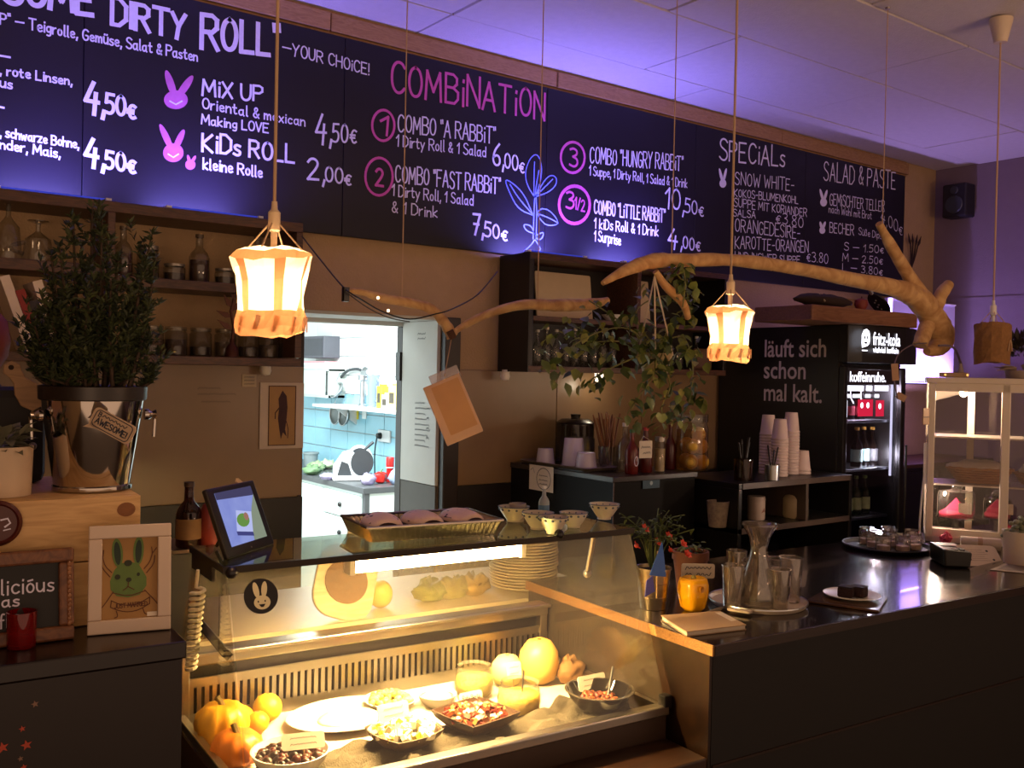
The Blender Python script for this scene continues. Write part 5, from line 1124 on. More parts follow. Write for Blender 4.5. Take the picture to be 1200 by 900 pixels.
for a in (([(768,408,0),(735,385,0),(700,390,.03),(665,410,.02),(648,430,0)], 2.02, 39, .03), ([(768,408,0),(725,400,0),(690,400,.05),(655,388,.05)], 2.05, 34, .03), ([(768,410,0),(730,425,-.03),(700,440,-.04),(680,455,-.03)], 2.0, 25, .025),
          ([(768,405,0),(800,370,0),(805,340,0),(790,318,-.02)], 1.98, 39, .026), ([(768,405,0),(800,395,0),(812,430,-.02),(808,470,-.03),(800,485,0)], 2.0, 43, .026), ([(768,412,0),(765,440,-.05),(745,470,-.06),(735,485,-.05)], 2.0, 27, .024),
          ([(768,408,0),(745,370,0),(765,350,.02),(800,345,.03)], 2.0, 25, .025), ([(768,412,0),(785,450,-.04),(775,480,-.05),(790,495,-.03)], 2.0, 23, .022), ([(768,408,0),(720,372,.02),(690,352,.05)], 2.05, 11, .02), ([(790,318,0),(798,310,0),(803,330,0),(800,360,0)], 1.9, 16, .016)):
    vine(*a)
# ================================================================== BAR COUNTER
MUV = Matrix.Translation(A0) @ Matrix.Rotation(TH, 4, 'Z')
def ub(u0, u1, v0, v1, z0, z1): return MB().box(u0, u1, v0, v1, z0, z1, MUV)
m_top = wood('bar_top_dark', '#120b0a', '#1d1210', .16, (2, 16, 16), 1, .3)
m_side = wood('bar_side', '#1c100a', '#2b190c', .35, (12, 2, 2), 2)
m_front = wood('bar_front', '#090504', '#0f0806', .6, (2, 10, 10), 2)
bt = thing('bar_worktop', 'glossy dark bar top running to the right', 'worktop', UV(1.8, .375, CZ-.024), TH)
ub(.006, 3.7, 0, .75, CZ-.024, CZ).build('slab', m_top, bt, world=True, bevel=.003)
ub(0, .006, 0, .75, CZ-.024, CZ).build('edge_band', wood('edge_oak', '#8a6238', '#a97c48', .4, (2,20,20)), bt, world=True)
ub(.006, 3.7, -.003, 0, CZ-.024, CZ-.001).build('front_edge_band', wood('edge_brown', '#24140d', '#301b12', .35, (1,20,20)), bt, world=True)
bc = thing('bar_counter', 'dark panelled bar counter base under the glossy top', 'counter', UV(1.8, .375, 0), TH)
ub(.012, 3.68, .03, .72, .1, CZ-.025).build('carcass', m_front, bc, world=True)
ub(.004, .012, .012, .74, 0, CZ-.025).build('end_panel', m_side, bc, world=True)
for k in range(2): ub(.016+1.83*k, 1.846+1.83*k, .014, .03, .1, CZ-.027).build('front_panel', m_front, bc, world=True)
zl = onV(1100, 822, .013).z
ub(.02, 3.66, .011, .014, zl-.004, zl+.002).build('front_trim', wood('edge_brown', '#24140d', '#301b12'), bc, world=True)
ub(.02, 3.66, .07, .68, 0, .1).build('plinth', m_black, bc, world=True)
# ================================================================== DISPLAY CASE
CT = 1.378
U0, U1 = -1.012, -.008
m_chrome = mat('case_steel', '#c4bfb4', .28, metal=1, var=.05)
m_deck = mat('case_deck', '#d6d0c2', .4, var=.03)
m_cdark = mat('case_front_brown', '#3c2a1e', .45, var=.1)
case = thing('display_case', 'glass topped refrigerated display case full of lit salads', 'display case', UV(-.5, .38, 0), TH)
def cb(u0,u1,v0,v1,z0,z1,nm,m_,par=None,bev=0): return ub(u0,u1,v0,v1,z0,z1).build(nm, m_, par or case, world=True, bevel=bev)
cb(U0, U1, .138, .155, 0, .962, 'front_panel', m_cdark); cb(U0, U0+.015, .155, .66, 0, .962, 'side_panel', m_cdark); cb(U1-.015, U1, .155, .66, 0, .962, 'side_panel', m_cdark); cb(U0, U1, .645, .66, 0, .962, 'back_panel', m_cdark)
cb(U0+.06, U1, -.0, .137, .845, .905, 'foot_ledge', wood('ledge_brown', '#2c1a11', '#3c2518', .4, (1,12,12)), None, .004)
cb(U0, U1, .126, .158, .962, .984, 'front_rail', m_chrome, None, .003)
cb(U0+.015, U1-.015, .158, .62, .935, .950, 'well_deck', m_deck)
cb(U0+.005, U0+.02, .158, .62, .95, .984, 'side_rail', m_chrome); cb(U1-.02, U1-.005, .158, .62, .95, .984, 'side_rail', m_chrome)
vp_ = cb(U0+.01, U1-.01, .640, .644, .95, 1.088, 'vent_backing', m_black)
cb(U0+.01, U1-.01, .622, .628, .950, .980, 'vent_rail', m_chrome, vp_); cb(U0+.01, U1-.01, .622, .628, 1.040, 1.060, 'vent_rail', m_chrome, vp_)
pitch = .0172; nb_ = int((U1-U0-.02)/pitch); first = None
for k in range(nb_+1):
    u = U0+.012+k*pitch
    if first is None:
        first = MB().box(0,.0098,0,.005,.979,1.041).build('vent_bar', m_chrome, vp_); o = first
    else: o = first.copy(); col.objects.link(o); o.parent = vp_
    inv = WM[case].inverted(); o.location = inv @ UV(u, .622, 0)
cb(U0+.005, U1-.005, .615, .66, 1.088, 1.121, 'rear_rail', m_chrome, None, .004)
cb(U0+.005, U1-.005, .60, .616, 1.112, 1.121, 'rail_lip', m_chrome, None, .002)
for u in (U0+.006, U1-.030): cb(u, u+.024, .618, .645, .962, 1.10, 'rear_post', m_chrome, None, .003)
pane = glass('case_glass', '#f6f4ee', 1.0, .005, .022, '#d8d0bc')
def slab(pv, nm, u0=U0+.008, u1=U1-.008, th=.004):
    (va_, za_), (vb_, zb__) = pv; n_ = Vector((0, -(zb__-za_), vb_-va_)).normalized()*th
    vs = [(u0,va_,za_),(u1,va_,za_),(u1,vb_,zb__),(u0,vb_,zb__)]; vs += [tuple(Vector(p)+n_) for p in vs]
    return MB().add(vs, [(3,2,1,0),(4,5,6,7),(0,1,5,4),(1,2,6,5),(2,3,7,6),(3,0,4,7)], MUV).build(nm, pane, case, world=True)
FG0, FG1 = (.135, .985), (.278, 1.370)
slab((FG0, FG1), 'front_glass'); slab(((.612, 1.122), (.503, 1.370)), 'rear_glass')
cb(U0, U1, .272, .512, 1.371, CT, 'top_glass', glass('case_top_glass', '#cdd2c4', 1.15, .006))
m_trim = mat('trim_dark', '#2c241c', .35, metal=.6)
cb(U0-.002, U1+.002, .268, .2735, 1.366, CT+.0008, 'top_trim', m_trim); cb(U0-.004, U0, .268, .512, 1.366, CT+.0008, 'top_trim', m_trim)
cb(U0-.002, U0+.004, .35, .50, 1.335, 1.366, 'end_block', m_trim)
sidep = [(.140,.985),(.281,1.370),(.502,1.370),(.610,1.122),(.616,.985)]
for u, nm in ((U0+.002, 'left_glass'), (U1-.006, 'right_glass')):
    n = len(sidep); vs = [(u,a,b) for a,b in sidep]+[(u+.004,a,b) for a,b in sidep]
    MB().add(vs, [tuple(range(n-1,-1,-1)), tuple(range(n,2*n))]+[(i,(i+1)%n,n+(i+1)%n,n+i) for i in range(n)], MUV).build(nm, pane, case, world=True)
def fgp(px, py):   # point on the front glass
    a = UV(0, *FG0); b = UV(0, *FG1); n_ = DU.cross(b-a).normalized(); d = ray(px, py); return CAM + d*((a-CAM).dot(n_)/d.dot(n_))
fg_e = (UV(0, *FG1)-UV(0, *FG0)).normalized(); fg_n = DU.cross(fg_e).normalized()
if fg_n.dot(CAM-fgp(400,700)) < 0: fg_n = -fg_n
for px, py in ((270, 672), (653, 627)):
    MB().ball(fgp(px, py)+fg_n*.008, (.012,.012,.012), 12, 8).build('glass_knob', m_black, case, smooth=True, world=True)
MB().box(-.012,.012,-.012,.012,-.015,.018,MUV @ Matrix.Translation((U1-.004,.138,.99))).build('corner_clip', m_black, case, world=True, bevel=.003)
MB().tube([UV(U0+.012,.285,1.205), UV(U0+.012,.47,1.222)], .011, 4).build('shelf_bracket', m_trim, case, world=True)
MB().tube([UV(U1-.10,.30,1.36), UV(U1-.085,.34,1.27)], .006, 8).build('stay_arm', m_chrome, case, world=True); MB().ball(UV(U1-.084,.342,1.262), .011, 10, 8).build('stay_joint', m_chrome, case, smooth=True, world=True)
# lamp tube
tube_m = emis('case_tube', '#ffd490', 1250)
MB().tube([UV(-.72,.335,1.338), UV(-.31,.335,1.338)], .012, 12).build('lamp_tube', tube_m, case, smooth=True, world=True)
for u in (-.735, -.305): cb(u, u+.013, .32, .35, 1.325, 1.366, 'lamp_socket', m_deck)
cb(-.735, -.29, .318, .352, 1.354, 1.366, 'added_lamp_shield', mat('shield_white', '#d8d4c8', .4))  # added cover over the tube, stops its light spilling upward
cb(-.735, -.29, .352, .356, 1.328, 1.366, 'added_lamp_shield', mat('shield_white', '#d8d4c8'))  # added rear flap, keeps the tube's light off the back wall
# rabbit sticker on the glass
e0 = fgp(305, 699)+fg_n*.0052; er = 20.5*mpp(e0)
FE = lambda d: (lambda a, b: e0 + DU*a + fg_e*b + fg_n*d)
stk = MB().poly(ell(0,0,er,er,36), FE(0)).build('rabbit_sticker', m_black, case, world=True)
m_cream = mat('sticker_cream', '#e8dcae', .6, var=0)
b = MB().poly(ell(.001,-er*.36,er*.48,er*.40,24), FE(.0005))
for sx in (-1, 1): b.poly(ell(sx*er*.24-.001, er*.36, er*.17, er*.46, 20, -sx*.16), FE(.0004 if sx < 0 else .00045))
b.build('rabbit_head', m_cream, stk, world=True)
b = MB()
for sx in (-1, 1): b.poly(ell(sx*er*.2, -er*.3, er*.045, er*.06, 8), FE(.001))
b.poly([(-er*.18,-er*.46),(er*.2,-er*.46),(er*.08,-er*.62),(-er*.06,-er*.62)][::-1], FE(.001)); b.build('rabbit_face', m_black, stk, world=True)
# coiled white cable at the left end
pts = []; a0 = onU(232, 690, U0-.03); a1 = onU(224, 786, U0-.03); ax = (a1-a0); nT = 15
pts.append(tuple(onU(232, 668, U0-.03)))
for i in range(nT*10+1):
    f = i/(nT*10); a = 2*PI*nT*f; r = .013*(1-.35*f); pts.append(tuple(a0+ax*f+Vector((0,0,0))+DV*(r*math.cos(a))+DU*(r*math.sin(a))))
MB().tube(pts, .0035, 6).build('coiled_cable', mat('cable_white', '#d9cfae', .5), case, world=True)
# ================================================================== REAR WORKTOP, PLATES AND BREAD BEHIND THE CASE
rw_ = thing('rear_worktop', 'low steel worktop behind the display case', 'worktop', UV(-.4, .95, 0), TH)
ub(-1.3, .3, .765, 1.2, 1.075, 1.10).build('slab', mat('rear_top', '#cfc6b0', .35), rw_, world=True); ub(-1.28, .28, .79, 1.18, 0, 1.075).build('cabinet', m_cdark, rw_, world=True)
pz = uvz(onZ(610, 697, 1.10)); pu, pv_ = pz[0]+.055, max(pz[1]+.06, .875)
m_plate = mat('plate_cream', '#d8cdb0', .3, var=.03); pl0 = None
for k in range(17):
    p = UV(pu + rnd.uniform(-.003,.003), pv_ + rnd.uniform(-.003,.003), 1.101+k*.0088)
    if pl0 is None:
        pl0 = MB().lathe([(0,0),(.06,0),(.066,.004),(.098,.013),(.104,.016),(.104,.019),(.096,.017),(.064,.008),(0,.006)], 32).build('dinner_plate', m_plate, smooth=True, loc=p); o = pl0
        tag(pl0, 'cream plate at the very bottom of the stack behind the case', 'plate', 'stacked plates behind the display case')
    else: o = copy_tree(pl0, None, p); o['label'] = (ORD[k] + ' cream plate from the bottom of the stack behind the case') if k < 16 else 'topmost cream plate of the stack behind the case'
q = onV(392, 732, .82)
pb_ = thing('serving_paddle', 'rounded pale serving board with crumbs behind the case glass', 'board', UV(uvz(q)[0], .80, 1.101), TH)
Mp = Matrix.Rotation(1.15,4,'X') @ Matrix.Rotation(-.35,4,'Z')
MB().prism(rect(0,.10,.085,.10,.06,8), 0, .012, Mp).build('board', wood('paddle_wood', '#c9b794', '#dccdae', .5), pb_, bevel=.003)
MB().prism(rect(0,.24,.02,.05,.012), .001, .011, Mp).build('handle', wood('paddle_wood', '#c9b794', '#dccdae'), pb_)
MB().prism(ell(.0,.10,.06,.06,20), .012, .016, Mp).build('crust', mat('crumb_brown', '#6a4a2a', .9, var=.5, scale=60), pb_)
q = onV(446, 688, .86); t = tag(MB().ball((0,0,.038), (.034,.034,.038), 18, 12).build('grapefruit', mat('pale_lemon', '#d9c65a', .45, bump=.15, bscale=150), smooth=True, loc=UV(uvz(q)[0], .86, 1.101)), 'pale yellow lemon standing behind the case lamp', 'lemon')
for k, px in enumerate((505, 530, 555)):
    q = onV(px, 700, .87); lump('leafy_greens', ('loose green leaves behind the glass left of the plates', 'bunch of yellow green leaves in front of the plate stack', 'small leaf bunch touching the plate stack')[k], 'greens', UV(uvz(q)[0], .87, 1.101), .055, .04, .03, mat('greens%d' % k, ('#7a8446','#8f8c4c','#a08c50')[k], .6, var=.5, scale=30), 40+k, .3)
# ================================================================== FOOD IN THE CASE
DZ = .951
def dk(px, py): p = onZ(px, py, DZ); return p
def scale_px(p, n): return n*mpp(p)
m_wh = mat('white_china', '#e4dfd2', .25, var=.02)
# cloth runner
b = MB(); nu, nv = 60, 14; rr = random.Random(12); vs = []
for j in range(nv+1):
    for i in range(nu+1):
        u = U0+.05+(U1-U0-.09)*i/nu; v = .168+.15*j/nv + .012*math.sin(i*.5)
        z = DZ+.004+.018*max(0,math.sin(i*.55+j*.8+1.3*math.sin(j*.9)))+.009*max(0,math.sin(i*.83-j*1.1))
        vs.append((u,v,z))
b.add(vs, [(j*(nu+1)+i, j*(nu+1)+i+1, (j+1)*(nu+1)+i+1, (j+1)*(nu+1)+i) for j in range(nv) for i in range(nu)], MUV)
o = b.build('cloth_runner', mat('cloth_grey_green', '#453f30', .9, var=.2, scale=40, bump=.4, bscale=300), smooth=2, world=True, loc=UV(-.5,.24,DZ), rz=TH, solid=.002); tag(o, 'crumpled grey green cloth along the front of the case', 'cloth')
CLZ = .018
def pumpkin(label, p, R, Hh, c1, ribs, name='pumpkin', tilt=0):
    t = thing(name, label, name, p, rnd.uniform(0,6)); b = MB(); n = 40
    prof = [(0,.06),(.35,.01),(.7,.05),(.95,.28),(1,.52),(.92,.78),(.62,.96),(.25,1),(0,.93)]
    b.lathe(prof, n); b.v = [(x*R*(1+.07*math.cos(ribs*math.atan2(y,x))), y*R*(1+.07*math.cos(ribs*math.atan2(y,x))), z*Hh) for x,y,z in b.v]
    b.build('flesh', c1, t, smooth=2)
    MB().tube([(0,0,Hh*.9),(.004,.002,Hh*1.05),(.012,.002,Hh*1.16)], [.008,.006,.007], 7).build('stem', mat('stem_dry', '#6a5a2c', .8), t)
m_pk1 = mat('pumpkin_yellow', '#e0a322', .4, var=.25, scale=18); m_pk2 = mat('pumpkin_orange', '#d9791a', .4, var=.2, scale=18)
pumpkin('yellow striped pumpkin at the left end of the case', UV(-.945,.50,DZ), .055, .088, m_pk1, 10)
pumpkin('smaller orange pumpkin in front of the striped one', UV(-.948,.385,DZ), .05, .066, m_pk2, 10)
m_or = mat('citrus', '#e0a01e', .4, bump=.15, bscale=180); m_or2 = mat('citrus2', '#d8b22a', .4, bump=.15, bscale=180)
def citrus(label, px, py, rpx, m_, nm='orange'):
    p = dk(px, py); r = rpx*mpp(p); t = thing(nm, label, 'fruit', p, rnd.uniform(0,6))
    MB().ball((0,0,r), (r,r,r*.97), 20, 14).build('flesh', m_, t, smooth=True); MB().lathe([(0,r*1.95),(.005,r*1.955),(.004,r*1.975),(0,r*1.98)], 8).build('stem_button', mat('stem_dry', '#6a5a2c'), t)
citrus('orange beside the striped pumpkin', 282, 856, 15, m_or); citrus('yellow fruit behind the oranges in the case', 313, 846, 17, m_or2); citrus('small front orange between fruit and plate', 302, 859, 13, m_or)
# big white platter
p = dk(408, 845); pt = thing('serving_platter', 'large white oval platter glowing under the case lamp', 'platter', p, TH)
R_ = 72*mpp(p)
MB().lathe([(0,0),(.6,0),(.65,.02),(1,.14),(1.02,.16),(.98,.17),(.66,.06),(0,.05)], 36, Matrix.Diagonal((R_,R_*.75,.12,1))).build('plate_body', m_wh, pt, smooth=True)
MB().lathe([(0,.006),(.6,.007),(.55,.05),(.3,.09),(0,.1)], 24, Matrix.Diagonal((R_*.9,R_*.65,.25,1))).build('creamy_dip', mat('cream_dip', '#efe6cf', .5, bump=.5, bscale=40), pt, smooth=2)
def bowl(label, px, py, rpx, h, m_, sq=0, name='salad_bowl', up=CLZ):
    p = onZ(px, py, DZ+up); r = rpx*mpp(p); t = thing(name, label, 'bowl', p, TH+.2)
    n = 32; prof = [(0,0),(.55,0),(.62,.05),(.9,.6),(1,1),(.95,1),(.84,.6),(.55,.1),(0,.08)]
    b = MB(); b.lathe(prof, n)
    def sqf(x,y,z):
        a = math.atan2(y,x); k = 1 if not sq else 1/(max(abs(math.cos(a)),abs(math.sin(a)))**sq)*.92
        return (x*r*k, y*r*k, z*h)
    b.v = [sqf(*v) for v in b.v]; b.build('body', m_, t, smooth=True)
    MB().lathe([(.5,-.0),(.56,0),(.56,.06),(.5,.06)], 24, Matrix.Diagonal((r,r,h,1))).build('foot_ring', m_, t)
    return t, p, r
def heap(name, label, cat, p, r, z0, hh, n, cols, sz, seed, shape='ball'):
    rr = random.Random(seed); b = MB(); parts = {c: MB() for c in cols}
    for i in range(n):
        a = rr.uniform(0,2*PI); q = math.sqrt(rr.random())*r*.85; z = z0 + hh*(1-(q/r)**2)*rr.uniform(.55,1); s = sz*rr.uniform(.7,1.2)
        c = rr.choice(cols); M = Matrix.Translation((q*math.cos(a), q*math.sin(a), z)) @ Matrix.Rotation(rr.uniform(0,6),4,(rr.random(),rr.random(),.3))
        if shape == 'ball': parts[c].ball((0,0,0), (s,s,s*1.15), 8, 6, M)
        else: parts[c].box(-s,s,-s*.8,s*.8,-s*.6,s*.6,M)
    parts_l = list(parts.items()); c0, m0 = parts_l[0]
    o = m0.build(name, mat('food_' + c0, c0, .35, var=.2, scale=60), smooth=(2 if shape == 'ball' else False), loc=p); tag(o, label, cat, kind='stuff')
    me = o.data
    # further colours go into the same mesh with their own material slots
    if len(parts_l) > 1:
        V_ = list(m0.v); F_ = list(m0.f); mi = [0]*len(m0.f)
        for k, (c, mb) in enumerate(parts_l[1:], 1):
            off = len(V_); V_ += mb.v; F_ += [tuple(i+off for i in f) for f in mb.f]; mi += [k]*len(mb.f)
        me.clear_geometry(); me.from_pydata(V_, [], F_); me.update()
        for c, mb in parts_l[1:]: me.materials.append(mat('food_' + c, c, .35, var=.2, scale=60))
        me.polygons.foreach_set('material_index', mi)
        if shape == 'ball': me.polygons.foreach_set('use_smooth', [True]*len(F_))
    return o
def card(label, px, py, wpx, hpx, lines, v=None, stick=True, tilt=.25, rot=0, zbase=None, pivot=None):
    """little white sign on a stick, lower edge near px,py at depth v"""
    p = onV(px, py, v); k = mpp(p); t = thing('price_card', label, 'card', p, TH+rot)
    w_, h_ = wpx*k/2, hpx*k/2; Mk = Matrix.Rotation(PI/2-tilt,4,'X')
    MB().prism(rect(0,h_,w_,h_,h_*.35), -.0008, .0008, Mk).build('card', mat('card_bright', '#e9e4d6', .6, var=.02), t)
    FK = lambda a, b: Mk @ Vector((a,b,.0014)); nb = MB(); rr = random.Random(int(px))
    for i, tx in enumerate(lines):
        y = h_*(1.15-.75*i)
        if tx is None: wiggle(nb, FK, -w_*.6, w_*.6, y+h_*.2, h_*.35, .0012, rr)
        else: write(nb, tx, (-w_*.75,y), (w_*(.75 if len(tx) > 5 else .2),y), h_*.5, FK, .0014)
    nb.build('lettering', m_ink, t)
    if stick:
        zb2 = (zbase if zbase is not None else DZ+.03) - p.z
        ys = h_*.9*math.tan(tilt)+.003; MB().tube([(0,ys,h_*.9),(.004,ys+.004,zb2)], .0016, 6).build('stick', mat('stick_wood', '#c9a878', .7), t)
t, p, r = bowl('oval white bowl of black olives at the case front', 340, 903, 46, .042, m_wh)
heap('black_olives', 'shiny black olives filling the white front bowl', 'olives', p, r*.95, .024, .016, 90, ['#2a1a12','#3a2416','#5a2a20'], .0085, 1)
card('white card leaning on the olive bowl', 356, 878, 50, 20, [None, None], .20, True, .75, -.25, DZ+.05)
t, p, r = bowl('dark bowl heaped with crumbled white cheese', 473, 872, 43, .034, mat('dark_stone', '#4a3826', .5), .5)
heap('white_cheese', 'crumbled white cheese with green flecks in dark bowl', 'cheese', p, r, .026, .018, 130, ['#efe9d6','#f4efe0','#e8e2cc','#c9bf3a'], .008, 2, 'box')
card('white card stuck in the cheese bowl', 462, 844, 40, 20, [None, None], .30, True, .3, 0, DZ+.05)
t, p, r = bowl('white dish with green chickpeas behind the cheese', 457, 829, 31, .022, m_wh, up=.002)
heap('green_chickpeas', 'pale green chickpeas on the white dish', 'chickpeas', p, r*.9, .018, .012, 80, ['#bfae4a','#a8a040','#cfc06a'], .0075, 3)
t, p, r = bowl('small round white dish of yoghurt', 512, 826, 23, .028, m_wh, up=.002)
MB().lathe([(0,.022),(r*.88,.022),(r*.5,.026),(0,.027)], 20).build('yoghurt', mat('cream_dip', '#efe6cf'), t, smooth=2)
t, p, r = bowl('dark square bowl of beetroot salad', 557, 853, 42, .038, mat('dark_bowl', '#3a2a1e', .35), .9)
heap('beetroot_salad', 'diced red beetroot and apple salad in the square bowl', 'salad', p, r, .028, .014, 120, ['#6a2a18','#8a4a28','#c0955a','#5a2016'], .0065, 4, 'box')
card('white card reading Rote Beete Salat', 553, 832, 31, 21, ['Rote Beete', 'Salat'], .34, True, .2, 0, DZ+.05)
def open_jar(label, px, py, rpx, hpx, cont, c2, up=.002):
    p = onZ(px, py, DZ+up); k = mpp(p); r, h = rpx*k, hpx*k; t = thing('salad_jar', label, 'jar', p)
    MB().lathe([(0,.001),(r*.75,.001),(r*.95,h*.15),(r,h*.45),(r*.92,h*.8),(r*.84,h*.9),(r*.88,h),(r*.84,h),(r*.8,h*.9)], 24).build('glass_body', glass('food_jar_glass', '#eeeade', 2, .02, .12, '#e0d8c0'), t, smooth=True)
    MB().lathe([(0,.005),(r*.72,.005),(r*.9,h*.2),(r*.94,h*.45),(r*.9,h*.62),(r*.5,h*.68),(0,h*.66)], 24).build('contents', mat('jarc_' + cont, cont, .5, var=.4, scale=70, bump=.5, bscale=90), t, smooth=2)
    return t
open_jar('wide glass jar of chopped green salad', 555, 815, 23, 36, '#b9a83a', '')
t = open_jar('glass jar of pale yellow cream with a spoon', 608, 836, 26, 38, '#d9b94a', '')
MB().tube([(.004,-.004,.02),(.012,0,.10)], .002, 6).build('spoon', m_dg, t)
card('white card above the cream jar', 603, 795, 20, 19, [None, None], .40, True, .15, 0, DZ+.03)
def bigfruit(label, px, py, rpx, hpx, m_, nm):
    p = dk(px, py); k = mpp(p); r, h = rpx*k, hpx*k; t = thing(nm, label, 'fruit', p, .6)
    b = MB().lathe([(0,.03),(.4,0),(.8,.12),(1,.42),(.93,.72),(.6,.94),(.25,1),(0,.97)], 28); b.v = [(x*r*(1+.03*math.cos(3*math.atan2(y,x))), y*r, z*h) for x,y,z in b.v]; b.build('flesh', m_, t, smooth=2)
    MB().lathe([(0,h*.965),(.007,h*.97),(.005,h*1.0),(0,h*1.0)], 8).build('stem_button', mat('stem_dry', '#6a5a2c'), t)
bigfruit('large pale pomelo at the back right of the case', 631, 800, 24, 52, mat('pomelo', '#e0b45c', .4, var=.25, scale=10), 'pomelo')
bigfruit('round pale melon next to the pomelo', 594, 803, 19, 36, mat('pale_melon', '#dcd48a', .45, var=.1), 'melon')
# smoked glass bowl with beans
p = onZ(702, 828, DZ+CLZ); r = 40*mpp(p); gb = thing('glass_bowl', 'smoked glass bowl with bean salad at the right end', 'bowl', p)
MB().lathe([(0,.004),(.5,.004),(.62,.012),(.86,.5),(1,1),(.965,1),(.82,.5),(.55,.1),(0,.08)], 32, Matrix.Diagonal((r,r,.042,1))).build('body', glass('smoke_bowl', '#8a8078', 1.5, .02, .7, '#1c1916'), gb, smooth=True)
MB().lathe([(.95,.98),(1.03,.98),(1.03,1.03),(.95,1.03)], 32, Matrix.Diagonal((r,r,.042,1))).build('rim', glass('smoke_rim', '#b0a89c', 2, .02, .3, '#8a8274'), gb)
heap('bean_salad', 'red brown beans in the smoked glass bowl', 'salad', p, r*.72, .014, .012, 90, ['#7a3a1c','#9a5a2c','#5a2416'], .0068, 6)
MB().tube([(0.03,0.0,.02),(.07,.03,.075)], [.004,.003], 6).build('spoon', m_steel, gb)
card('white card standing in the bean bowl', 695, 808, 40, 17, [None, None], .30, True, .3, .0, DZ+.04)
lump('ginger_root', 'knobbly brown ginger root at the rear right of case', 'ginger', dk(668, 800), .04, .035, .035, mat('ginger', '#7a5a34', .8, var=.3, scale=30), 77, .22)
# ================================================================== ON TOP OF THE CASE
TZ = CT+.0012
def ct(px, py): return onZ(px, py, TZ)
T1, T2, T3 = ct(436, 636), ct(580, 626), ct(392, 629)
tl_ = (T2-T1); ta = math.atan2(tl_.y, tl_.x); TL = tl_.length; TW = .165; TH_ = .034
at_ = thing('aluminium_tray', 'ribbed aluminium tray of wrapped rolls on the case top', 'tray', T1, ta)
o_ = [(-.014,-.012),(TL+.014,-.012),(TL+.014,TW+.012),(-.014,TW+.012)]; i_ = [(0,0),(TL,0),(TL,TW),(0,TW)]
MB().box(0, TL, 0, TW, 0, .0015).build('floor_sheet', mat('foil', '#c8bfb0', .25, metal=1), at_)
for a in range(4):
    b = MB(); p0, p1 = Vector(i_[a]+(0,)), Vector(i_[(a+1) % 4]+(0,)); q0, q1 = Vector(o_[a]+(TH_,)), Vector(o_[(a+1) % 4]+(TH_,)); n = 26
    nn = (q0-p0); nn.z = 0; nn = Vector((p1-p0)).cross(Vector((0,0,1))).normalized(); vs = []
    for i in range(n*2+1):
        f = i/(n*2); w_ = .0016*(1 if i % 2 else -1); vs += [p0.lerp(p1, f)+nn*w_, q0.lerp(q1, f)+nn*w_]
    b.add(vs, [(2*i, 2*i+2, 2*i+3, 2*i+1) for i in range(n*2)]); b.build('ribbed_wall', mat('foil', '#c8bfb0'), at_)
MB().tube([(x,y,TH_) for x,y in o_+[o_[0]]], .0035, 6).build('rolled_rim', mat('foil', '#c8bfb0'), at_)
MT = Matrix.Translation(T1) @ Matrix.Rotation(ta,4,'Z')
for k, f in enumerate((.17, .5, .83)):
    t = thing('wrapped_roll', ('paper wrapped roll at the left of the foil tray', 'paper wrapped roll in the middle of the foil tray', 'paper wrapped roll at the right of the foil tray')[k], 'sandwich', MT @ Vector((TL*f, TW*.5, .002)), ta+.12*(k-1), 'wrapped rolls in the foil tray')
    b = MB().ball((0,0,.0235), (TL*.145,TW*.44,.0235), 20, 10); rr = random.Random(50+k); b.v = [(x+rr.uniform(-.003,.003), y, max(0,z+rr.uniform(-.003,.003))) for x,y,z in b.v]; b.build('filling', mat('wrap_filling', '#3a2024', .6, var=.5, scale=50), t, smooth=2)
    vs = []; 
    for i in range(9):
        for j in range(7):
            a = PI*(.06+.88*i/8); yy = -TW*.40+TW*.62*j/6; s = math.sqrt(max(.1,1-(yy/(TW*.5))**2)); vs.append((-TL*.15*s*math.cos(a)*1.04, yy, .001+.049*s*math.sin(a)*.62+.018))
    MB().add(vs, [(i*7+j, i*7+j+1, (i+1)*7+j+1, (i+1)*7+j) for i in range(8) for j in range(6)]).build('paper_wrap', mat('wrap_paper', '#efcfb8', .7, var=.12), t, smooth=2, solid=.0012)
m_bp = mat('bowl_pattern', '#c9bfae', .3, var=.02); m_bl = mat('bowl_blue_line', '#5a6478', .4)
def top_bowl(label, px, py, wpx, hpx):
    p = ct(px, py); k = mpp(p); r, h = wpx*k/2, hpx*k; t = thing('rice_bowl', label, 'bowl', p, rnd.uniform(0,6), 'patterned bowls on the case top')
    MB().lathe([(.42,0),(.45,0),(.45,.12),(.6,.3),(.85,.68),(1,1),(.95,1),(.8,.68),(.5,.3),(0,.2)], 30, Matrix.Diagonal((r,r,h,1))).build('body', m_bp, t, smooth=True)
    MB().lathe([(1.003,.965),(1.012,1.0),(.95,1.01),(.945,.99)], 30, Matrix.Diagonal((r,r,h,1))).build('painted_rim', m_bl, t)
    for i in range(12):
        a = 2*PI*i/12; q = Vector((r*.925*math.cos(a), r*.925*math.sin(a), h*.82)); MB().ball(q, (.0035,.0035,.003), 6, 4).build('painted_flower', m_bl, t)
top_bowl('patterned bowl leftmost beside the foil tray', 602, 611, 37, 18); top_bowl('patterned bowl second from the foil tray', 630, 620, 38, 20)
top_bowl('patterned bowl nearest the front glass edge', 648, 625, 36, 20); top_bowl('patterned bowl behind the front one to the right', 672, 618, 34, 18); top_bowl('patterned bowl standing apart at the right end', 708, 608, 36, 18)
p = ct(577, 603); t = thing('white_mug', 'plain white mug behind the foil tray on the case top', 'mug', UV(uvz(p)[0], .49, TZ))
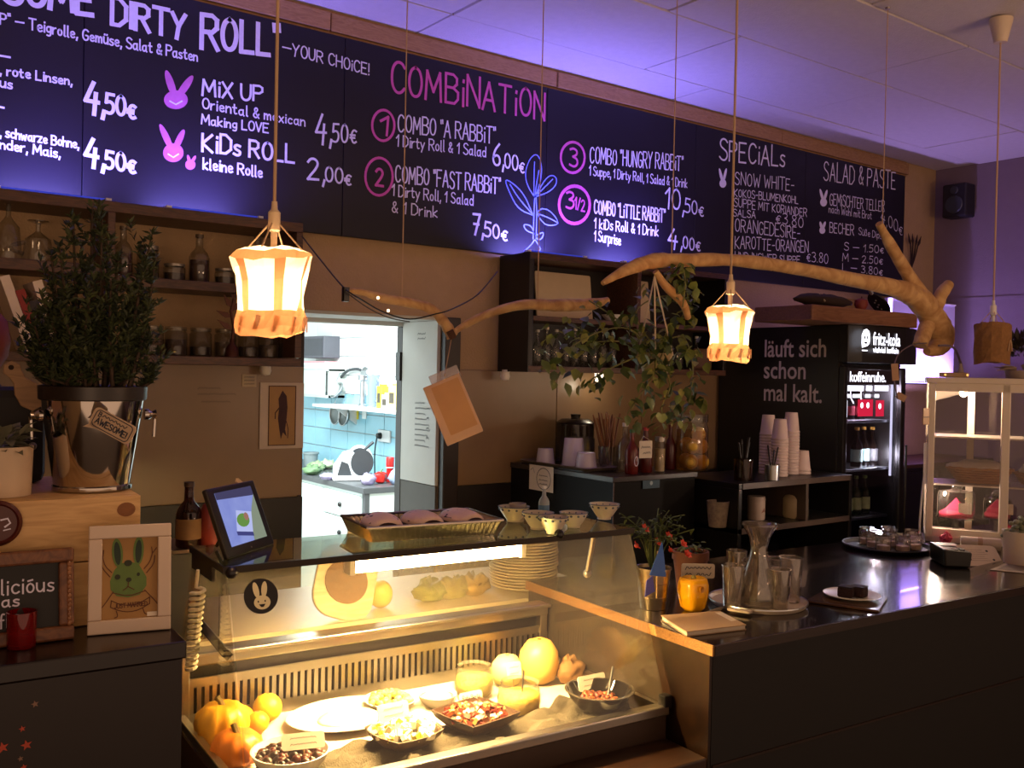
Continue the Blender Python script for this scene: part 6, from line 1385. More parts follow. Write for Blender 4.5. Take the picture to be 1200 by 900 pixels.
MB().lathe([(0,0),(.017,0),(.022,.045),(.020,.045),(.016,.004),(0,.004)], 20).build('body', mat('mug_grey', '#a39a90', .4), t, smooth=True); MB().tube(smooth_path([(.02,0,.036),(.033,0,.034),(.031,0,.014),(.017,0,.01)]), .003, 6).build('handle', mat('mug_grey', '#a39a90'), t)
bottle('spray_bottle', 'small bottle with blue label behind the bowls', UV(uvz(ct(611, 602))[0], .485, TZ), .014, .085, mat('bottle_pale', '#8a94a0', .3), '#c9c9d0', '#4a6a9a')
# tablet frame
Q1, Q2 = ct(268, 655), ct(322, 637); qd = (Q2-Q1); qa = math.atan2(qd.y, qd.x); QL = qd.length
tb = thing('digital_frame', 'black tablet frame showing a food photo on the case', 'tablet', Q1, qa)
TLn = -.34; QH = 88*mpp(Q1)*.98
Mq = Matrix.Rotation(PI/2+TLn*0-.38+.0,4,'X')
MB().prism(rect(QL/2,QH/2,QL/2,QH/2,.004), -.012, 0, Mq).build('body', m_black, tb, bevel=.003)
scm = bpy.data.materials.new('screen_photo'); scm.use_nodes = True; nt = scm.node_tree; nt.nodes.remove(nt.nodes['Principled BSDF'])
em = nt.nodes.new('ShaderNodeEmission'); em.inputs[1].default_value = .75; vr = nt.nodes.new('ShaderNodeTexNoise'); vr.inputs['Scale'].default_value = 25
cr_ = nt.nodes.new('ShaderNodeValToRGB'); cr_.color_ramp.elements[0].color = lin('#7a86d8'); cr_.color_ramp.elements[1].color = lin('#a4b0ee'); tc = nt.nodes.new('ShaderNodeTexCoord')
nt.links.new(tc.outputs['Object'], vr.inputs['Vector']); nt.links.new(vr.outputs['Fac'], cr_.inputs[0]); nt.links.new(cr_.outputs[0], em.inputs[0]); nt.links.new(em.outputs[0], nt.nodes['Material Output'].inputs[0])
FQ = lambda d: (lambda a, b: Mq @ Vector((a*QL, b*QH, d)))
scr = MB().poly([(.12,.14),(.88,.14),(.88,.92),(.12,.92)], FQ(.0008)).build('screen', scm, tb)
for nm, pts, c_, d in (('photo_table', [(.6,.14),(.88,.14),(.88,.8),(.75,.6),(.62,.35)], '#8f9a86', .0012), ('photo_sky', [(.12,.82),(.88,.78),(.88,.92),(.12,.92)], '#4a4668', .0012), ('photo_plate', [(.3,.3),(.62,.25),(.72,.55),(.42,.62)], '#c4ccff', .0014), ('photo_shadow', [(.3,.27),(.62,.2),(.62,.26),(.3,.33)], '#4a4a86', .0016), ('photo_food', ell(.5,.46,.13,.10,14), '#6f9a4c', .0018), ('photo_garnish', ell(.58,.5,.05,.06,10), '#a87a68', .002)):
    MB().poly(pts, FQ(d)).build(nm, emis('scr_' + c_, c_, .75), scr)
MB().poly(ell(.5,.06,.012,.012,8), FQ(.0006)).build('button', m_tin, tb)
MB().tube([Mq @ Vector((QL*.5,QH*.6,-.012)), (QL*.5,.085,.004)], .004, 6).build('rear_stand', m_black, tb)
MB().box(-.025,.025,-.003,.003,0,.008,Matrix.Translation(Mq @ Vector((QL*.8,QH*.95,-.01))) @ Matrix.Rotation(.5,4,'Y')).build('tape_strip', mat('tape', '#c9a98a', .6), tb)
# bottles on a small dark box behind the case
bx = thing('dark_box', 'small dark box behind the left end of the case', 'box', UV(-.99,.84,1.101), TH); bzh = onV(230, 640, .81).z-1.101-.008
B(-.12,.12,-.06,.10,0,bzh).build('body', m_black, bx, bevel=.004); B(-.125,.125,-.065,.105,bzh,bzh+.008).build('lid', mat('box_lid', '#5a4a40', .3, metal=.5), bx)
bzz = 1.101+bzh+.009
p1 = onV(221, 620, .81); p2 = onV(246, 620, .81)
bottle('brown_bottle', 'square brown liquor bottle behind the tablet frame', UV(uvz(p1)[0], .81, bzz), .030, .155, gl_b, '#3a2418', '#7a5a3a')
t = thing('soap_bottle', 'red plastic bottle next to the brown one', 'bottle', UV(uvz(p2)[0], .81, bzz))
MB().lathe([(0,0),(.027,0),(.03,.02),(.029,.07),(.018,.098),(.008,.104),(.008,.112),(0,.112)], 20).build('body', mat('soap_red', '#7a2a22', .3), t, smooth=True); MB().lathe([(0,.112),(.010,.112),(.010,.128),(.004,.135),(0,.135)], 12).build('cap', mat('soap_cap', '#8a4a3a', .4), t, smooth=True)
# ================================================================== ON THE BAR
BZ = CZ+.0008
def ba(px, py): return onZ(px, py, BZ)
p = ba(765, 712); k = mpp(p)
fb = thing('flower_bucket', 'zinc bucket of red flowers on the bar beside the case', 'flowers', p)
MB().lathe([(0,0),(15*k,0),(20*k,46*k),(21*k,46*k),(21*k,48*k),(18.5*k,48*k),(14*k,.004),(0,.004)], 26).build('bucket', mat('zinc', '#a89a84', .3, metal=1, var=.15), fb, smooth=True)
for z in (.28,.62): MB().lathe([(1,0),(1.02,.01),(1,.02)], 26, Matrix.Translation((0,0,48*k*z)) @ Matrix.Diagonal(((15.2+5*z)*k,(15.2+5*z)*k,.15,1))).build('hoop', mat('zinc', '#a89a84'), fb)
MB().lathe([(0,44*k),(18.5*k,44*k)], 20).build('soil', mat('soil', '#2a1c12'), fb)
rr = random.Random(14); b = MB()
for i in range(26):
    a = rr.uniform(0,2*PI); R_ = rr.uniform(.02,.085); hh = rr.uniform(.10,.19)
    P_ = [(0.01*math.cos(a),.01*math.sin(a),48*k),(R_*.5*math.cos(a),R_*.5*math.sin(a),48*k+hh*.6),(R_*1.25*math.cos(a),R_*1.25*math.sin(a),48*k+hh*rr.uniform(.55,.9))]
    b = MB().tube(smooth_path(P_,3), .0016, 5); b.build('stem', mat('stem_dark', '#3d4a22', .7), fb)
    for j in range(5):
        q = Vector(P_[1]).lerp(Vector(P_[2]), rr.random()); o = bpy.data.objects.new('leaf', lv[(2,0,2)[j % 3]]); col.objects.link(o); o.parent = fb; o.location = q; o.rotation_euler = (rr.uniform(-.6,.6), rr.uniform(-.5,.9), rr.uniform(0,6)); s = rr.uniform(.35,.6); o.scale = (s,s*.5,s)
for px, py in ((783,629),(770,636),(785,645),(800,638),(755,620),(805,650),(745,640)):
    q = onV(px, py, uvz(p)[1]-.02) - p
    fl = MB()
    for a in range(6): fl.add([(0,0,0),(.008,.006,.004),(.014,0,.006),(.008,-.006,.004)], [(0,1,2,3)], Matrix.Rotation(a*PI/3,4,'Z'))
    fl.ball((0,0,.002), .006, 8, 6); o = fl.build('flower', mat('flower_red', '#c03a24', .5), fb, loc=q); o.rotation_euler = (.9, 0, rr.uniform(0,1))
fi = thing('paper_fish', 'blue paper triangle decoration stuck in the flower bucket', 'decoration', p + Vector((-.03,-.045,48*k-.01)))
MB().prism([(-.03,0),(.03,-.005),(.004,.085)], -.001, .001, Matrix.Rotation(PI/2,4,'X') @ Matrix.Rotation(-.1,4,'Z')).build('paper_triangle', mat('paper_blue', '#3a6ac0', .6), fi)
MB().prism([(-.045,-.05),(-.01,-.04),(-.02,0),(-.04,-.01)], -.001, .001, Matrix.Rotation(PI/2,4,'X')).build('paper_tail', mat('paper_blue2', '#5a5ab0', .6), fi)
MB().tube([(0,.003,-.06),(0,.003,.06)], .0015, 5).build('stick', mat('stick_wood', '#c9a878'), fi)
# clay pot wrapped in paper with speech bubble sign
p = ba(818, 700); p = UV(uvz(p)[0]+.03, .42, BZ); k = mpp(p)
cp = thing('herb_pot', 'clay pot of herbs with a speech bubble sign', 'plant', p)
MB().lathe([(0,0),(15*k,0),(20*k,38*k),(21.5*k,38*k),(21.5*k,48*k),(19*k,48*k),(18*k,40*k),(0,40*k)], 24).build('pot', mat('clay', '#643822', .7, var=.15), cp, smooth=True)
for i in range(34):
    a = rr.uniform(0,2*PI); R_ = rr.uniform(0,.05); o = bpy.data.objects.new('leaf', lv[2 if i % 3 else 0]); col.objects.link(o); o.parent = cp; o.location = (R_*math.cos(a), R_*math.sin(a), 44*k+rr.uniform(0,.035)); o.rotation_euler = (rr.uniform(-.5,.5), rr.uniform(-.4,.6), a); s = rr.uniform(.35,.6); o.scale = (s,s*.6,s)
q = onV(818, 669, uvz(p)[1]-.07); k = mpp(q); sgn = thing('speech_sign', 'white speech bubble sign with black lettering on the clay pot', 'sign', q)
Ms = frame_M((0,0,0), (CR.x,CR.y,0), (0,0,1))
MB().prism(rect(0,0,19.5*k,8.5*k,.006), -.001, .001, Ms).build('board', mat('card_white', '#d9cdbb'), sgn); MB().prism([(-14*k,-8*k),(-4*k,-8*k),(-16*k,-12*k)], -.001, .001, Ms).build('bubble_tail', mat('card_white', '#d9cdbb'), sgn)
FSg = lambda a, b: Ms @ Vector((a,b,.0016)); nbm = MB(); rr2 = random.Random(6); wiggle(nbm, FSg, -15*k, 15*k, 3*k, 5*k, .0022, rr2); wiggle(nbm, FSg, -15*k, -7*k, -4.5*k, 5*k, .0022, rr2); wiggle(nbm, FSg, -2*k, 15*k, -4.5*k, 5*k, .0022, rr2); nbm.build('lettering', m_ink, sgn)
MB().tube([Ms @ Vector((0,-8*k,-.002)), Ms @ Vector((0,-8*k,-.002)) + Vector((0,0,-(q.z-8*k-BZ)+.0))], .002, 6).build('stick', mat('stick_wood', '#c9a878'), sgn)
# yellow pumpkin jar
p = ba(812, 715); k = mpp(p); yp = thing('pepper_pot', 'glossy yellow ceramic pepper shaped pot on the bar', 'pot', p)
b = MB().lathe([(0,0),(.55,0),(.8,.12),(1,.5),(1.0,.78),(.88,.95),(.6,.98),(.45,.9),(0,.86)], 32); b.v = [(x*17.5*k*(1+.06*math.cos(5*math.atan2(y,x))), y*17.5*k*(1+.06*math.cos(5*math.atan2(y,x))), z*40*k) for x,y,z in b.v]; b.build('body', mat('yellow_glaze', '#e0a012', .22, var=.1), yp, smooth=2)
MB().lathe([(0,.86*40*k),(.008,.86*40*k),(.006,1.02*40*k),(0,1.03*40*k)], 10).build('stem', mat('stem_olive', '#8a7a24', .5), yp, smooth=True)
MB().lathe([(0,0),(.007,.002),(.009,0)], 12, Matrix.Translation((-.012,-17.8*k,28*k)) @ Matrix.Rotation(PI/2,4,'X')).build('glaze_mark', mat('glaze_dark', '#b9780a', .3), yp)
# book and pen
c4 = [ba(776, 727), ba(805, 746), ba(873, 738), ba(843, 722)]; pc_ = sum(c4, Vector())/4
bo = thing('guest_book', 'thin pale book lying at the bar corner', 'book', pc_)
MB().add([tuple(q-pc_+Vector((0,0,z))) for z in (.002,.010) for q in c4], [(3,2,1,0),(4,5,6,7),(0,1,5,4),(1,2,6,5),(2,3,7,6),(3,0,4,7)]).build('page_block', mat('pages', '#d6c8b2'), bo)
for z in (0,.0105): MB().add([tuple((q-pc_)*1.03+Vector((0,0,z+dz))) for dz in (0,.002) for q in c4], [(3,2,1,0),(4,5,6,7),(0,1,5,4),(1,2,6,5),(2,3,7,6),(3,0,4,7)]).build('cover', mat('book_cover', '#a98d6c', .5, var=.12, scale=25), bo)
c_ = [c4[3].lerp(c4[2],.1), c4[3].lerp(c4[2],.7), c4[3].lerp(c4[2],.7).lerp(c4[1],.12), c4[3].lerp(c4[2],.1).lerp(c4[0],.12)]
MB().add([tuple(q-pc_+Vector((0,0,.0132))) for q in c_], [(3,2,1,0)]).build('cover_label', mat('card_white', '#d9cdbb'), bo)
pa_, pb2 = ba(828, 721), ba(848, 714); pn = thing('ballpoint_pen', 'striped pen lying beside the pale book', 'pen', pa_ + Vector((0,0,.005)))
dpn = pb2-pa_; MB().tube([(0,0,0), tuple(dpn*.8)], .0045, 8).build('barrel', mat('pen_brown', '#7a6a58', .4, var=.4, scale=90), pn); MB().tube([tuple(dpn*.8), tuple(dpn)], [.0045,.0012], 8).build('tip', m_tin, pn)
# tray with carafe and glasses
p = ba(888, 707); k = mpp(p); ty = thing('round_tray', 'round pale tray carrying carafe and water glasses', 'tray', p)
TR = 57*k
MB().lathe([(0,0),(TR*.94,0),(TR,.010),(TR*.985,.012),(TR*.92,.004),(0,.004)], 40).build('base', mat('tray_pale', '#cdbba6', .35, var=.08), ty, smooth=True)
MB().lathe([(TR*.985,.0095),(TR*1.005,.0105),(TR*1.0,.0135),(TR*.98,.0125)], 40).build('rim', m_steel, ty)
for a in (0.35, PI+.35): MB().prism(rect(0,0,.03,.014,.006), .006, .011, Matrix.Translation((TR*1.05*math.cos(a), TR*1.05*math.sin(a), 0)) @ Matrix.Rotation(a+PI/2,4,'Z')).build('grip', mat('tray_pale', '#a8937c'), ty)
TRZ = BZ+.0045
clear = glass('bar_glass', '#eeeae6', 3.0, .015, .05, '#e8dccb')
def otz(px, py): return onZ(px, py, TRZ)
p = otz(888, 709); k = mpp(p); ca = thing('water_carafe', 'clear flared water carafe in the middle of the tray', 'carafe', p)
prof = [(0,0),(22,0),(24,4),(23,16),(17,40),(11,58),(9.5,66),(12,80),(21,95),(20,95),(11,80),(8.5,66),(10,58),(16,40),(22,16),(21,4),(0,3)]
MB().lathe([(a*k,b_*k) for a,b_ in prof], 28).build('glass_body', clear, ca, smooth=True)
MB().lathe([(0,3.5*k),(20.5*k,4.5*k),(21.5*k,15*k),(19*k,28*k),(0,28*k)], 24).build('water', glass('water', '#e6e2d8', .5, .01, .05), ca, smooth=True)
MB().lathe([(20*k,94.5*k),(21.8*k,94.5*k),(21.8*k,96.2*k),(20*k,96.2*k)], 28).build('rim', clear, ca)
def wglass(label, px, py, wpx, hpx, n=1, up=0):
    p = otz(px, py); k = mpp(p); t = thing('water_glass', label, 'glass', p, 0, 'water glasses on the round tray'); r = wpx*k/2; h = hpx*k
    MB().lathe([(0,0),(r*.8,0),(r*.84,h*.04),(r,h),(r*.94,h),(r*.78,h*.06),(0,h*.05)], 22).build('glass_body', clear, t, smooth=True)
    MB().lathe([(r*.95,h*.985),(r*1.03,h*.985),(r*1.03,h*1.012),(r*.95,h*1.012)], 22).build('rim', clear, t)
    for i in range(1, n):
        z = i*h*.24; MB().lathe([(r*.98,h+z-h*.24),(r*1.06,h+z-h*.22),(r*1.06,h+z-h*.02),(r*.97,h+z)], 22).build('stacked_rim', clear, t, smooth=True)
wglass('tall water glass leftmost on the round tray', 862, 703, 24, 58); wglass('water glass in front of the leftmost one', 858, 712, 26, 50); wglass('water glass behind the carafe to the right', 908, 698, 26, 44)
wglass('water glass at the right edge of the tray', 926, 705, 27, 52); wglass('water glass nearest the front of the tray', 913, 713, 26, 46); wglass('water glass tucked behind the carafe', 880, 698, 24, 42)
# slate with cake plate
c4 = [ba(944, 706), ba(1030, 718), ba(1040, 702), ba(966, 694)]; pc_ = sum(c4, Vector())/4; sl_ = thing('slate_board', 'dark slate board lying under the cake plate', 'board', pc_)
MB().add([tuple(q-pc_+Vector((0,0,z))) for z in (0,.006) for q in c4], [(3,2,1,0),(4,5,6,7),(0,1,5,4),(1,2,6,5),(2,3,7,6),(3,0,4,7)]).build('slab', mat('slate_brown', '#4a3328', .18, var=.2), sl_, bevel=.001)
MB().add([tuple((q-pc_)*.8+Vector((0,0,.0064))) for q in c4], [(0,1,2,3)]).build('inlay', mat('slate_inlay', '#5a4030', .18), sl_)
p = onZ(998, 700, BZ+.0068); k = mpp(p); cpl = thing('cake_plate', 'small white plate on the dark slate', 'plate', p); R_ = 32*k
MB().lathe([(0,0),(R_*.55,0),(R_*.6,.003),(R_,.009),(R_,.011),(R_*.6,.0055),(0,.0045)], 30).build('plate_body', m_wh, cpl, smooth=True); MB().lathe([(R_*.985,.009),(R_*1.01,.0095),(R_*1.01,.0115),(R_*.985,.0115)], 30).build('rim', m_wh, cpl)
for k2, (px, a) in enumerate(((992, .3), (1006, .2))):
    q = onZ(px, 699, BZ+.0125); t = thing('brownie', ('dark chocolate brownie at the left on the plate', 'dark chocolate brownie at the right on the plate')[k2], 'cake', q, a, 'brownies on the plate')
    b = MB().box(-.019,.019,-.02,.02,0,.026); b.build('crumb', mat('brownie', '#2a1310', .9, var=.4, scale=80, bump=.6, bscale=150), t, bevel=.004); B(-.0185,.0185,-.0195,.0195,.026,.029).build('crust', mat('brownie_top', '#1c0c0a', .7, bump=.6, bscale=120), t)
# dark tray with jars
p = ba(1026, 640); k = mpp(p); dt = thing('jar_tray', 'round black tray of small glass jars at the far bar edge', 'tray', UV(uvz(p)[0], .585, BZ)); p = UV(uvz(p)[0], .585, BZ)
R_ = .15
MB().lathe([(0,0),(R_*.92,0),(R_,.012),(R_*.98,.014),(R_*.9,.004),(0,.004)], 36).build('base', m_black, dt, smooth=True); MB().lathe([(R_*.98,.012),(R_*1.01,.013),(R_*1.0,.016),(R_*.97,.0145)], 36).build('rim', m_dg, dt)
for k2, (dx, dy) in enumerate(((-.085,-.04),(-.03,-.08),(.035,-.085),(.09,-.04),(-.05,.02),(.02,.0),(.075,.04),(-.01,.075))):
    t = thing('votive_jar', 'small candle jar, ' + ('left front edge','front left','front right','right front edge','left of centre','at the centre','right of centre','at the back')[k2] + ' of the black tray', 'jar', p + Vector((dx,dy,.005)), 0, 'small candle jars on the black tray')
    MB().lathe([(0,0),(.024,0),(.027,.006),(.027,.046),(.023,.052),(.025,.06),(.023,.06),(.021,.052)], 18).build('glass_body', clear, t, smooth=True); MB().lathe([(0,.004),(.022,.004),(.022,.02),(0,.021)], 16).build('wax', mat('wax', '#b39a8c', .5), t)
# card reader, menu card, napkin roll, white pot
p = ba(1113, 660); k = mpp(p); cr2 = thing('card_reader', 'black card terminal lying before the vitrine', 'terminal', p, -.75)
MB().prism([(-.04,0),(.04,0),(.045,.05),(-.045,.058)], -.075, .075, Matrix.Rotation(PI/2,4,'X')).build('body', m_black, cr2, bevel=.006); B(-.03,.03,-.0,.06,.056,.058).build('display', m_dg, cr2)
for i in range(3):
    for j in range(2): B(-.028+.02*i,-.014+.02*i,-.06+.022*j,-.044+.022*j,.052,.0565).build('key', m_dg, cr2)
p = ba(1150, 662); pv2 = uvz(p)[1]; k = mpp(p)
mc = thing('menu_card', 'white menu card with rounded corners propped against terminal', 'card', p)
pts = [onV(x, y, pv2+d) for x, y, d in ((1131,663,0),(1177,664,0),(1163,640,.05),(1119,638,.05))]
b = MB(); ex_ = (pts[1]-pts[0]); ey_ = (pts[3]-pts[0]); Mm = Matrix.Identity(4)
outl = rect(.5,.5,.5,.5,.14); FM = lambda a, b_: pts[0] + ex_*a + ey_*b_
nrm = ex_.cross(ey_).normalized()*.0012
vs = [tuple(FM(a,b_)) for a,b_ in outl] + [tuple(FM(a,b_)+nrm) for a,b_ in outl]; n = len(outl)
b.add(vs, [tuple(range(n-1,-1,-1)), tuple(range(n,2*n))]+[(i,(i+1)%n,n+(i+1)%n,n+i) for i in range(n)]).build('card', mat('menu_white', '#c9b6aa', .5), mc, world=True)
nbm = MB(); FM2 = lambda a, b_: pts[0] + ex_*a + ey_*b_ + nrm*1.5; rr3 = random.Random(2)
for i in range(6): wiggle(nbm, FM2, .15, .6+.05*(i % 3), .75-.1*i, .05, .012, rr3)
nbm.build('lettering', mat('ink_brown', '#7a6258', .7), mc, world=True)
b = MB()
for a, b_ in ((.2,.3),(.72,.72),(.8,.3)): b.poly(ell(a,b_,.035,.05,10), FM2)
b.build('printed_dots', m_ink, mc, world=True)
p = ba(1158, 640); nr_ = thing('paper_roll', 'rolled white napkin lying at the vitrine foot', 'roll', ba(1146, 642)+Vector((0,0,.0)), va)
Pn = ba(1125, 640); dirn = Vector((math.cos(va), math.sin(va), 0))
nr_.location = Pn - Vector((0,0,0)) + dirn.cross(Vector((0,0,1)))*.03; WM[nr_] = Matrix.Translation(nr_.location) @ Matrix.Rotation(va,4,'Z')
MB().lathe([(.006,0),(.02,0),(.021,.004),(.021,.126),(.02,.13),(.006,.13)], 18, Matrix.Translation((.0,0,.0215)) @ Matrix.Rotation(PI/2,4,'Y')).build('roll', mat('napkin', '#bfae9c', .8), nr_, smooth=True)
MB().lathe([(.0212,.055),(.0222,.055),(.0222,.07),(.0212,.07)], 18, Matrix.Translation((.0,0,.0215)) @ Matrix.Rotation(PI/2,4,'Y')).build('band', mat('card_tan', '#a98a6e'), nr_)
t = thing('pink_rosette', 'crumpled pink paper rosette beside the napkin roll', 'decoration', ba(1108, 637) + dirn.cross(Vector((0,0,1)))*.02)
b = MB().ball((0,0,.022), (.026,.02,.022), 12, 8); rr3 = random.Random(4); b.v = [(x*(1+rr3.uniform(-.25,.2)), y*(1+rr3.uniform(-.25,.2)), max(0,z*(1+rr3.uniform(-.2,.15)))) for x,y,z in b.v]; b.build('paper', mat('rosette_pink', '#b8344c', .6), t)
MB().lathe([(0,.03),(.008,.034),(.006,.042),(0,.043)], 8).build('centre', mat('pink_paper2', '#d8346a'), t)
p = ba(1196, 660); k = mpp(p); wpot = thing('succulent_pot', 'white pot with pale succulent at the right edge', 'plant', p)
MB().lathe([(0,0),(18*k,0),(21*k,38*k),(19.5*k,38*k),(17*k,.004),(0,.004)], 26).build('pot', mat('pot_cream', '#c9b9a0', .45), wpot, smooth=True); MB().lathe([(0,35*k),(19*k,35*k)], 20).build('soil', mat('soil', '#2a1c12'), wpot)
rr3 = random.Random(8)
for i in range(40):
    a = rr3.uniform(0,2*PI); R_ = rr3.uniform(0,20*k); hh = rr3.uniform(36,54)*k; MB().ball((R_*math.cos(a), R_*math.sin(a), hh-R_*.25), (.011,.009,.007), 7, 5).build('leaf', mat('succulent%d' % (i % 2), ('#8a8a72','#6f7560')[i % 2], .5), wpot, smooth=2)
c4 = [ba(1160, 668), ba(1200, 672), ba(1215, 664), ba(1178, 660)]; pc_ = sum(c4, Vector())/4
t = thing('paper_leaflet', 'thin folded leaflet lying under the white pot', 'leaflet', pc_); MB().add([tuple(q-pc_+Vector((0,0,z))) for z in (0,.0012) for q in c4], [(3,2,1,0),(4,5,6,7),(0,1,5,4),(1,2,6,5),(2,3,7,6),(3,0,4,7)]).build('sheet', mat('leaflet', '#8a7866', .6), t)
MB().add([tuple((q-pc_)*.7+Vector((0,0,.0016))) for q in c4], [(0,1,2,3)]).build('print', mat('leaflet_print', '#6a5a4c', .6), t)
# ================================================================== LEFT COUNTER WITH PINE BOX
LZ_ = 1.287; LU = -1.122; LV = .13
lc = thing('front_counter', 'dark brown counter block at the lower left with star stickers', 'counter', UV(-1.8, .3, 0), TH)
m_lc = mat('left_counter_dark', '#1d120e', .4, var=.12)
ub(-2.9, LU, LV+.012, .70, 0, LZ_-.03).build('carcass', m_lc, lc, world=True); ub(-2.9, LU+.006, LV, .70, LZ_-.03, LZ_).build('top_board', mat('left_top', '#1a100d', .22, var=.15), lc, world=True, bevel=.003)
ub(-2.9, LU, LV+.006, LV+.012, 0, LZ_-.032).build('front_panel', m_lc, lc, world=True)
def star(px, py, rpx, m_):
    p = onV(px, py, LV+.0055); k = mpp(p); pts = []
    for i in range(10): r = rpx*k*(1 if i % 2 == 0 else .42); a = PI/2+i*PI/5+.2; pts.append((r*math.cos(a), r*math.sin(a)))
    MB().poly(pts, lambda a, b: p + DU*a + Vector((0,0,b)) - DV*.0006).build('star_sticker', m_, lc, world=True)
ms1 = mat('star_red', '#b8452c', .5); ms2 = mat('star_grey', '#8a6a58', .5)
star(3, 876, 7, ms1); star(31, 873, 6.5, ms1); star(26, 854, 4, ms1); star(41, 825, 4.5, ms2); star(24, 889, 3.5, ms2); star(28, 899, 4, ms1)
# pine box
p1 = onV(165, 580, .31); p0 = onV(165, 580, .31)
pu_ = uvz(p1)[0]; pzt = p1.z
px_ = thing('pine_box', 'pale pine plank box on the left counter carrying plants', 'box', UV(pu_-.5, .4, LZ_), TH)
m_pine = wood('pine', '#bd9560', '#d1ab75', .55, (1.5, 9, 14), 2.5)
hN = (pzt-LZ_)/2
for k in range(2): ub(pu_-1.4, pu_, .31, .325, LZ_+.001+hN*k+.0005, LZ_+hN*(k+1)-.0005).build('plank', m_pine, px_, world=True, bevel=.0015)
ub(pu_-1.4, pu_, .3255, .69, pzt-.018, pzt).build('top_board', m_pine, px_, world=True, bevel=.002); ub(pu_-.016, pu_, .3255, .68, LZ_+.001, pzt-.019).build('side_board', m_pine, px_, world=True)
kp = onV(148, 597, .3094); MB().poly(ell(0,0,.016,.013,18), lambda a, b: kp + DU*a + Vector((0,0,b)) ).build('wood_knot', mat('knot_brown', '#7a4a22', .6, var=.3, scale=80), px_, world=True)
PT = pzt
def pp(px, py, v): q = onV(px, py, v); return UV(uvz(q)[0], v, PT+.0008)
# wine bucket with shrub
p = pp(108, 560, .43); k = mpp(p); hb = (onV(108, 452, .43).z-PT)
bu = thing('shrub_bucket', 'tall leafy evergreen shrub in a mirror chrome wine bucket', 'plant', p, TH)
rb, rt = 41*k, 57*k
m_mir = mat('mirror_chrome', '#c9c2ba', .08, metal=1, var=0)
MB().lathe([(0,0),(rb*.97,0),(rb,.004),(rt*.98,hb*.86),(rt*.96,hb*.86)], 40).build('bucket', m_mir, bu, smooth=True)
MB().lathe([(rt*.99,hb*.86),(rt*1.03,hb*.87),(rt*1.04,hb*.99),(rt*1.0,hb),(rt*.9,hb*.98),(0,hb*.93)], 40).build('dark_band', mat('bucket_band', '#1a110e', .4), bu, smooth=True)
MB().lathe([(rb*.98,.002),(rb*1.06,.002),(rb*1.06,.009),(rb*.98,.009)], 40).build('foot_ring', m_mir, bu)
for sx in (-1, 1):
    MB().lathe([(0,0),(.010,0),(.011,.007),(.006,.014),(.010,.021),(0,.024)], 14, Matrix.Translation((sx*rt*.96,-.02,hb*.72)) @ Matrix.Rotation(sx*PI/2,4,'Y')).build('handle_knob', m_mir, bu, smooth=True)
    MB().tube([(sx*(rt*.96+.02),-.02,hb*.71),(sx*(rt*.96+.018),-.02,hb*.5)], .0035, 6).build('handle_ring', m_mir, bu)
rs = random.Random(77); fol = [MB(), MB(), MB()]
tips = [(86,258,.0),(108,243,.02),(120,256,-.03),(140,300,.0),(178,275,-.02),(168,300,.03),(60,300,.0),(70,290,-.04),(48,345,0),(40,380,-.02),(95,290,.05),(130,330,-.05),(160,340,.0),(30,400,.02),(175,390,0),(150,390,-.06),(70,360,-.06),(105,350,-.07),(55,420,-.05),(165,430,-.03),(38,435,.0),(180,440,-.02),(60,445,-.06),(150,445,-.06),(110,420,-.08),(85,440,-.08),(172,350,0),(58,330,.03),(125,290,.03),(75,330,.04),(182,300,0)]
for i, (tx, ty, dv_) in enumerate(tips):
    q = onV(tx, ty, .43+dv_); a = WM[bu].inverted() @ q
    s0 = Vector((a.x*.55+rs.uniform(-.02,.02), a.y*.4+rs.uniform(-.03,.03), hb*.95)); mid = s0.lerp(a, .5)+Vector((rs.uniform(-.012,.012), rs.uniform(-.012,.012), 0))
    P_ = smooth_path([tuple(s0), tuple(mid), tuple(a)], 8); MB().tube(P_, [.0045-.003*j/len(P_) for j in range(len(P_))], 6).build('branch', mat('twig_bark', '#3a2a1c', .8), bu)
    for s in range(6):   # side shoots
        f0 = rs.uniform(.15,.85); b0_ = Vector(P_[int(f0*(len(P_)-1))]); b1_ = b0_ + Vector((rs.uniform(-.045,.045), rs.uniform(-.045,.045), rs.uniform(.03,.09)))
        for j in range(34):
            q = b0_.lerp(b1_, rs.random()); az = rs.uniform(0,2*PI); el = rs.uniform(.2,1.2)
            M = Matrix.Translation(q) @ Matrix.Rotation(az,4,'Z') @ Matrix.Rotation(-el,4,'Y') @ Matrix.Rotation(rs.uniform(-.8,.8),4,'X'); L = rs.uniform(.013,.022)
            fol[rs.randrange(3)].add([(0,0,0),(L*.45,L*.2,.001),(L,0,-.001),(L*.45,-L*.2,.001)], [(0,1,2,3)], M)
    for j in range(70):
        q = Vector(P_[rs.randrange(len(P_)//4, len(P_))]); az = rs.uniform(0,2*PI); el = rs.uniform(.2,1.2)
        M = Matrix.Translation(q) @ Matrix.Rotation(az,4,'Z') @ Matrix.Rotation(-el,4,'Y') @ Matrix.Rotation(rs.uniform(-.8,.8),4,'X'); L = rs.uniform(.014,.024)
        fol[rs.randrange(3)].add([(0,0,0),(L*.45,L*.2,.001),(L,0,-.001),(L*.45,-L*.2,.001)], [(0,1,2,3)], M)
for i, f_ in enumerate(fol):
    o = f_.build('foliage', mat('shrub%d' % i, ('#2f371f','#3f4728','#232b18')[i], .5, var=.3, scale=40), bu); o['kind'] = 'stuff'
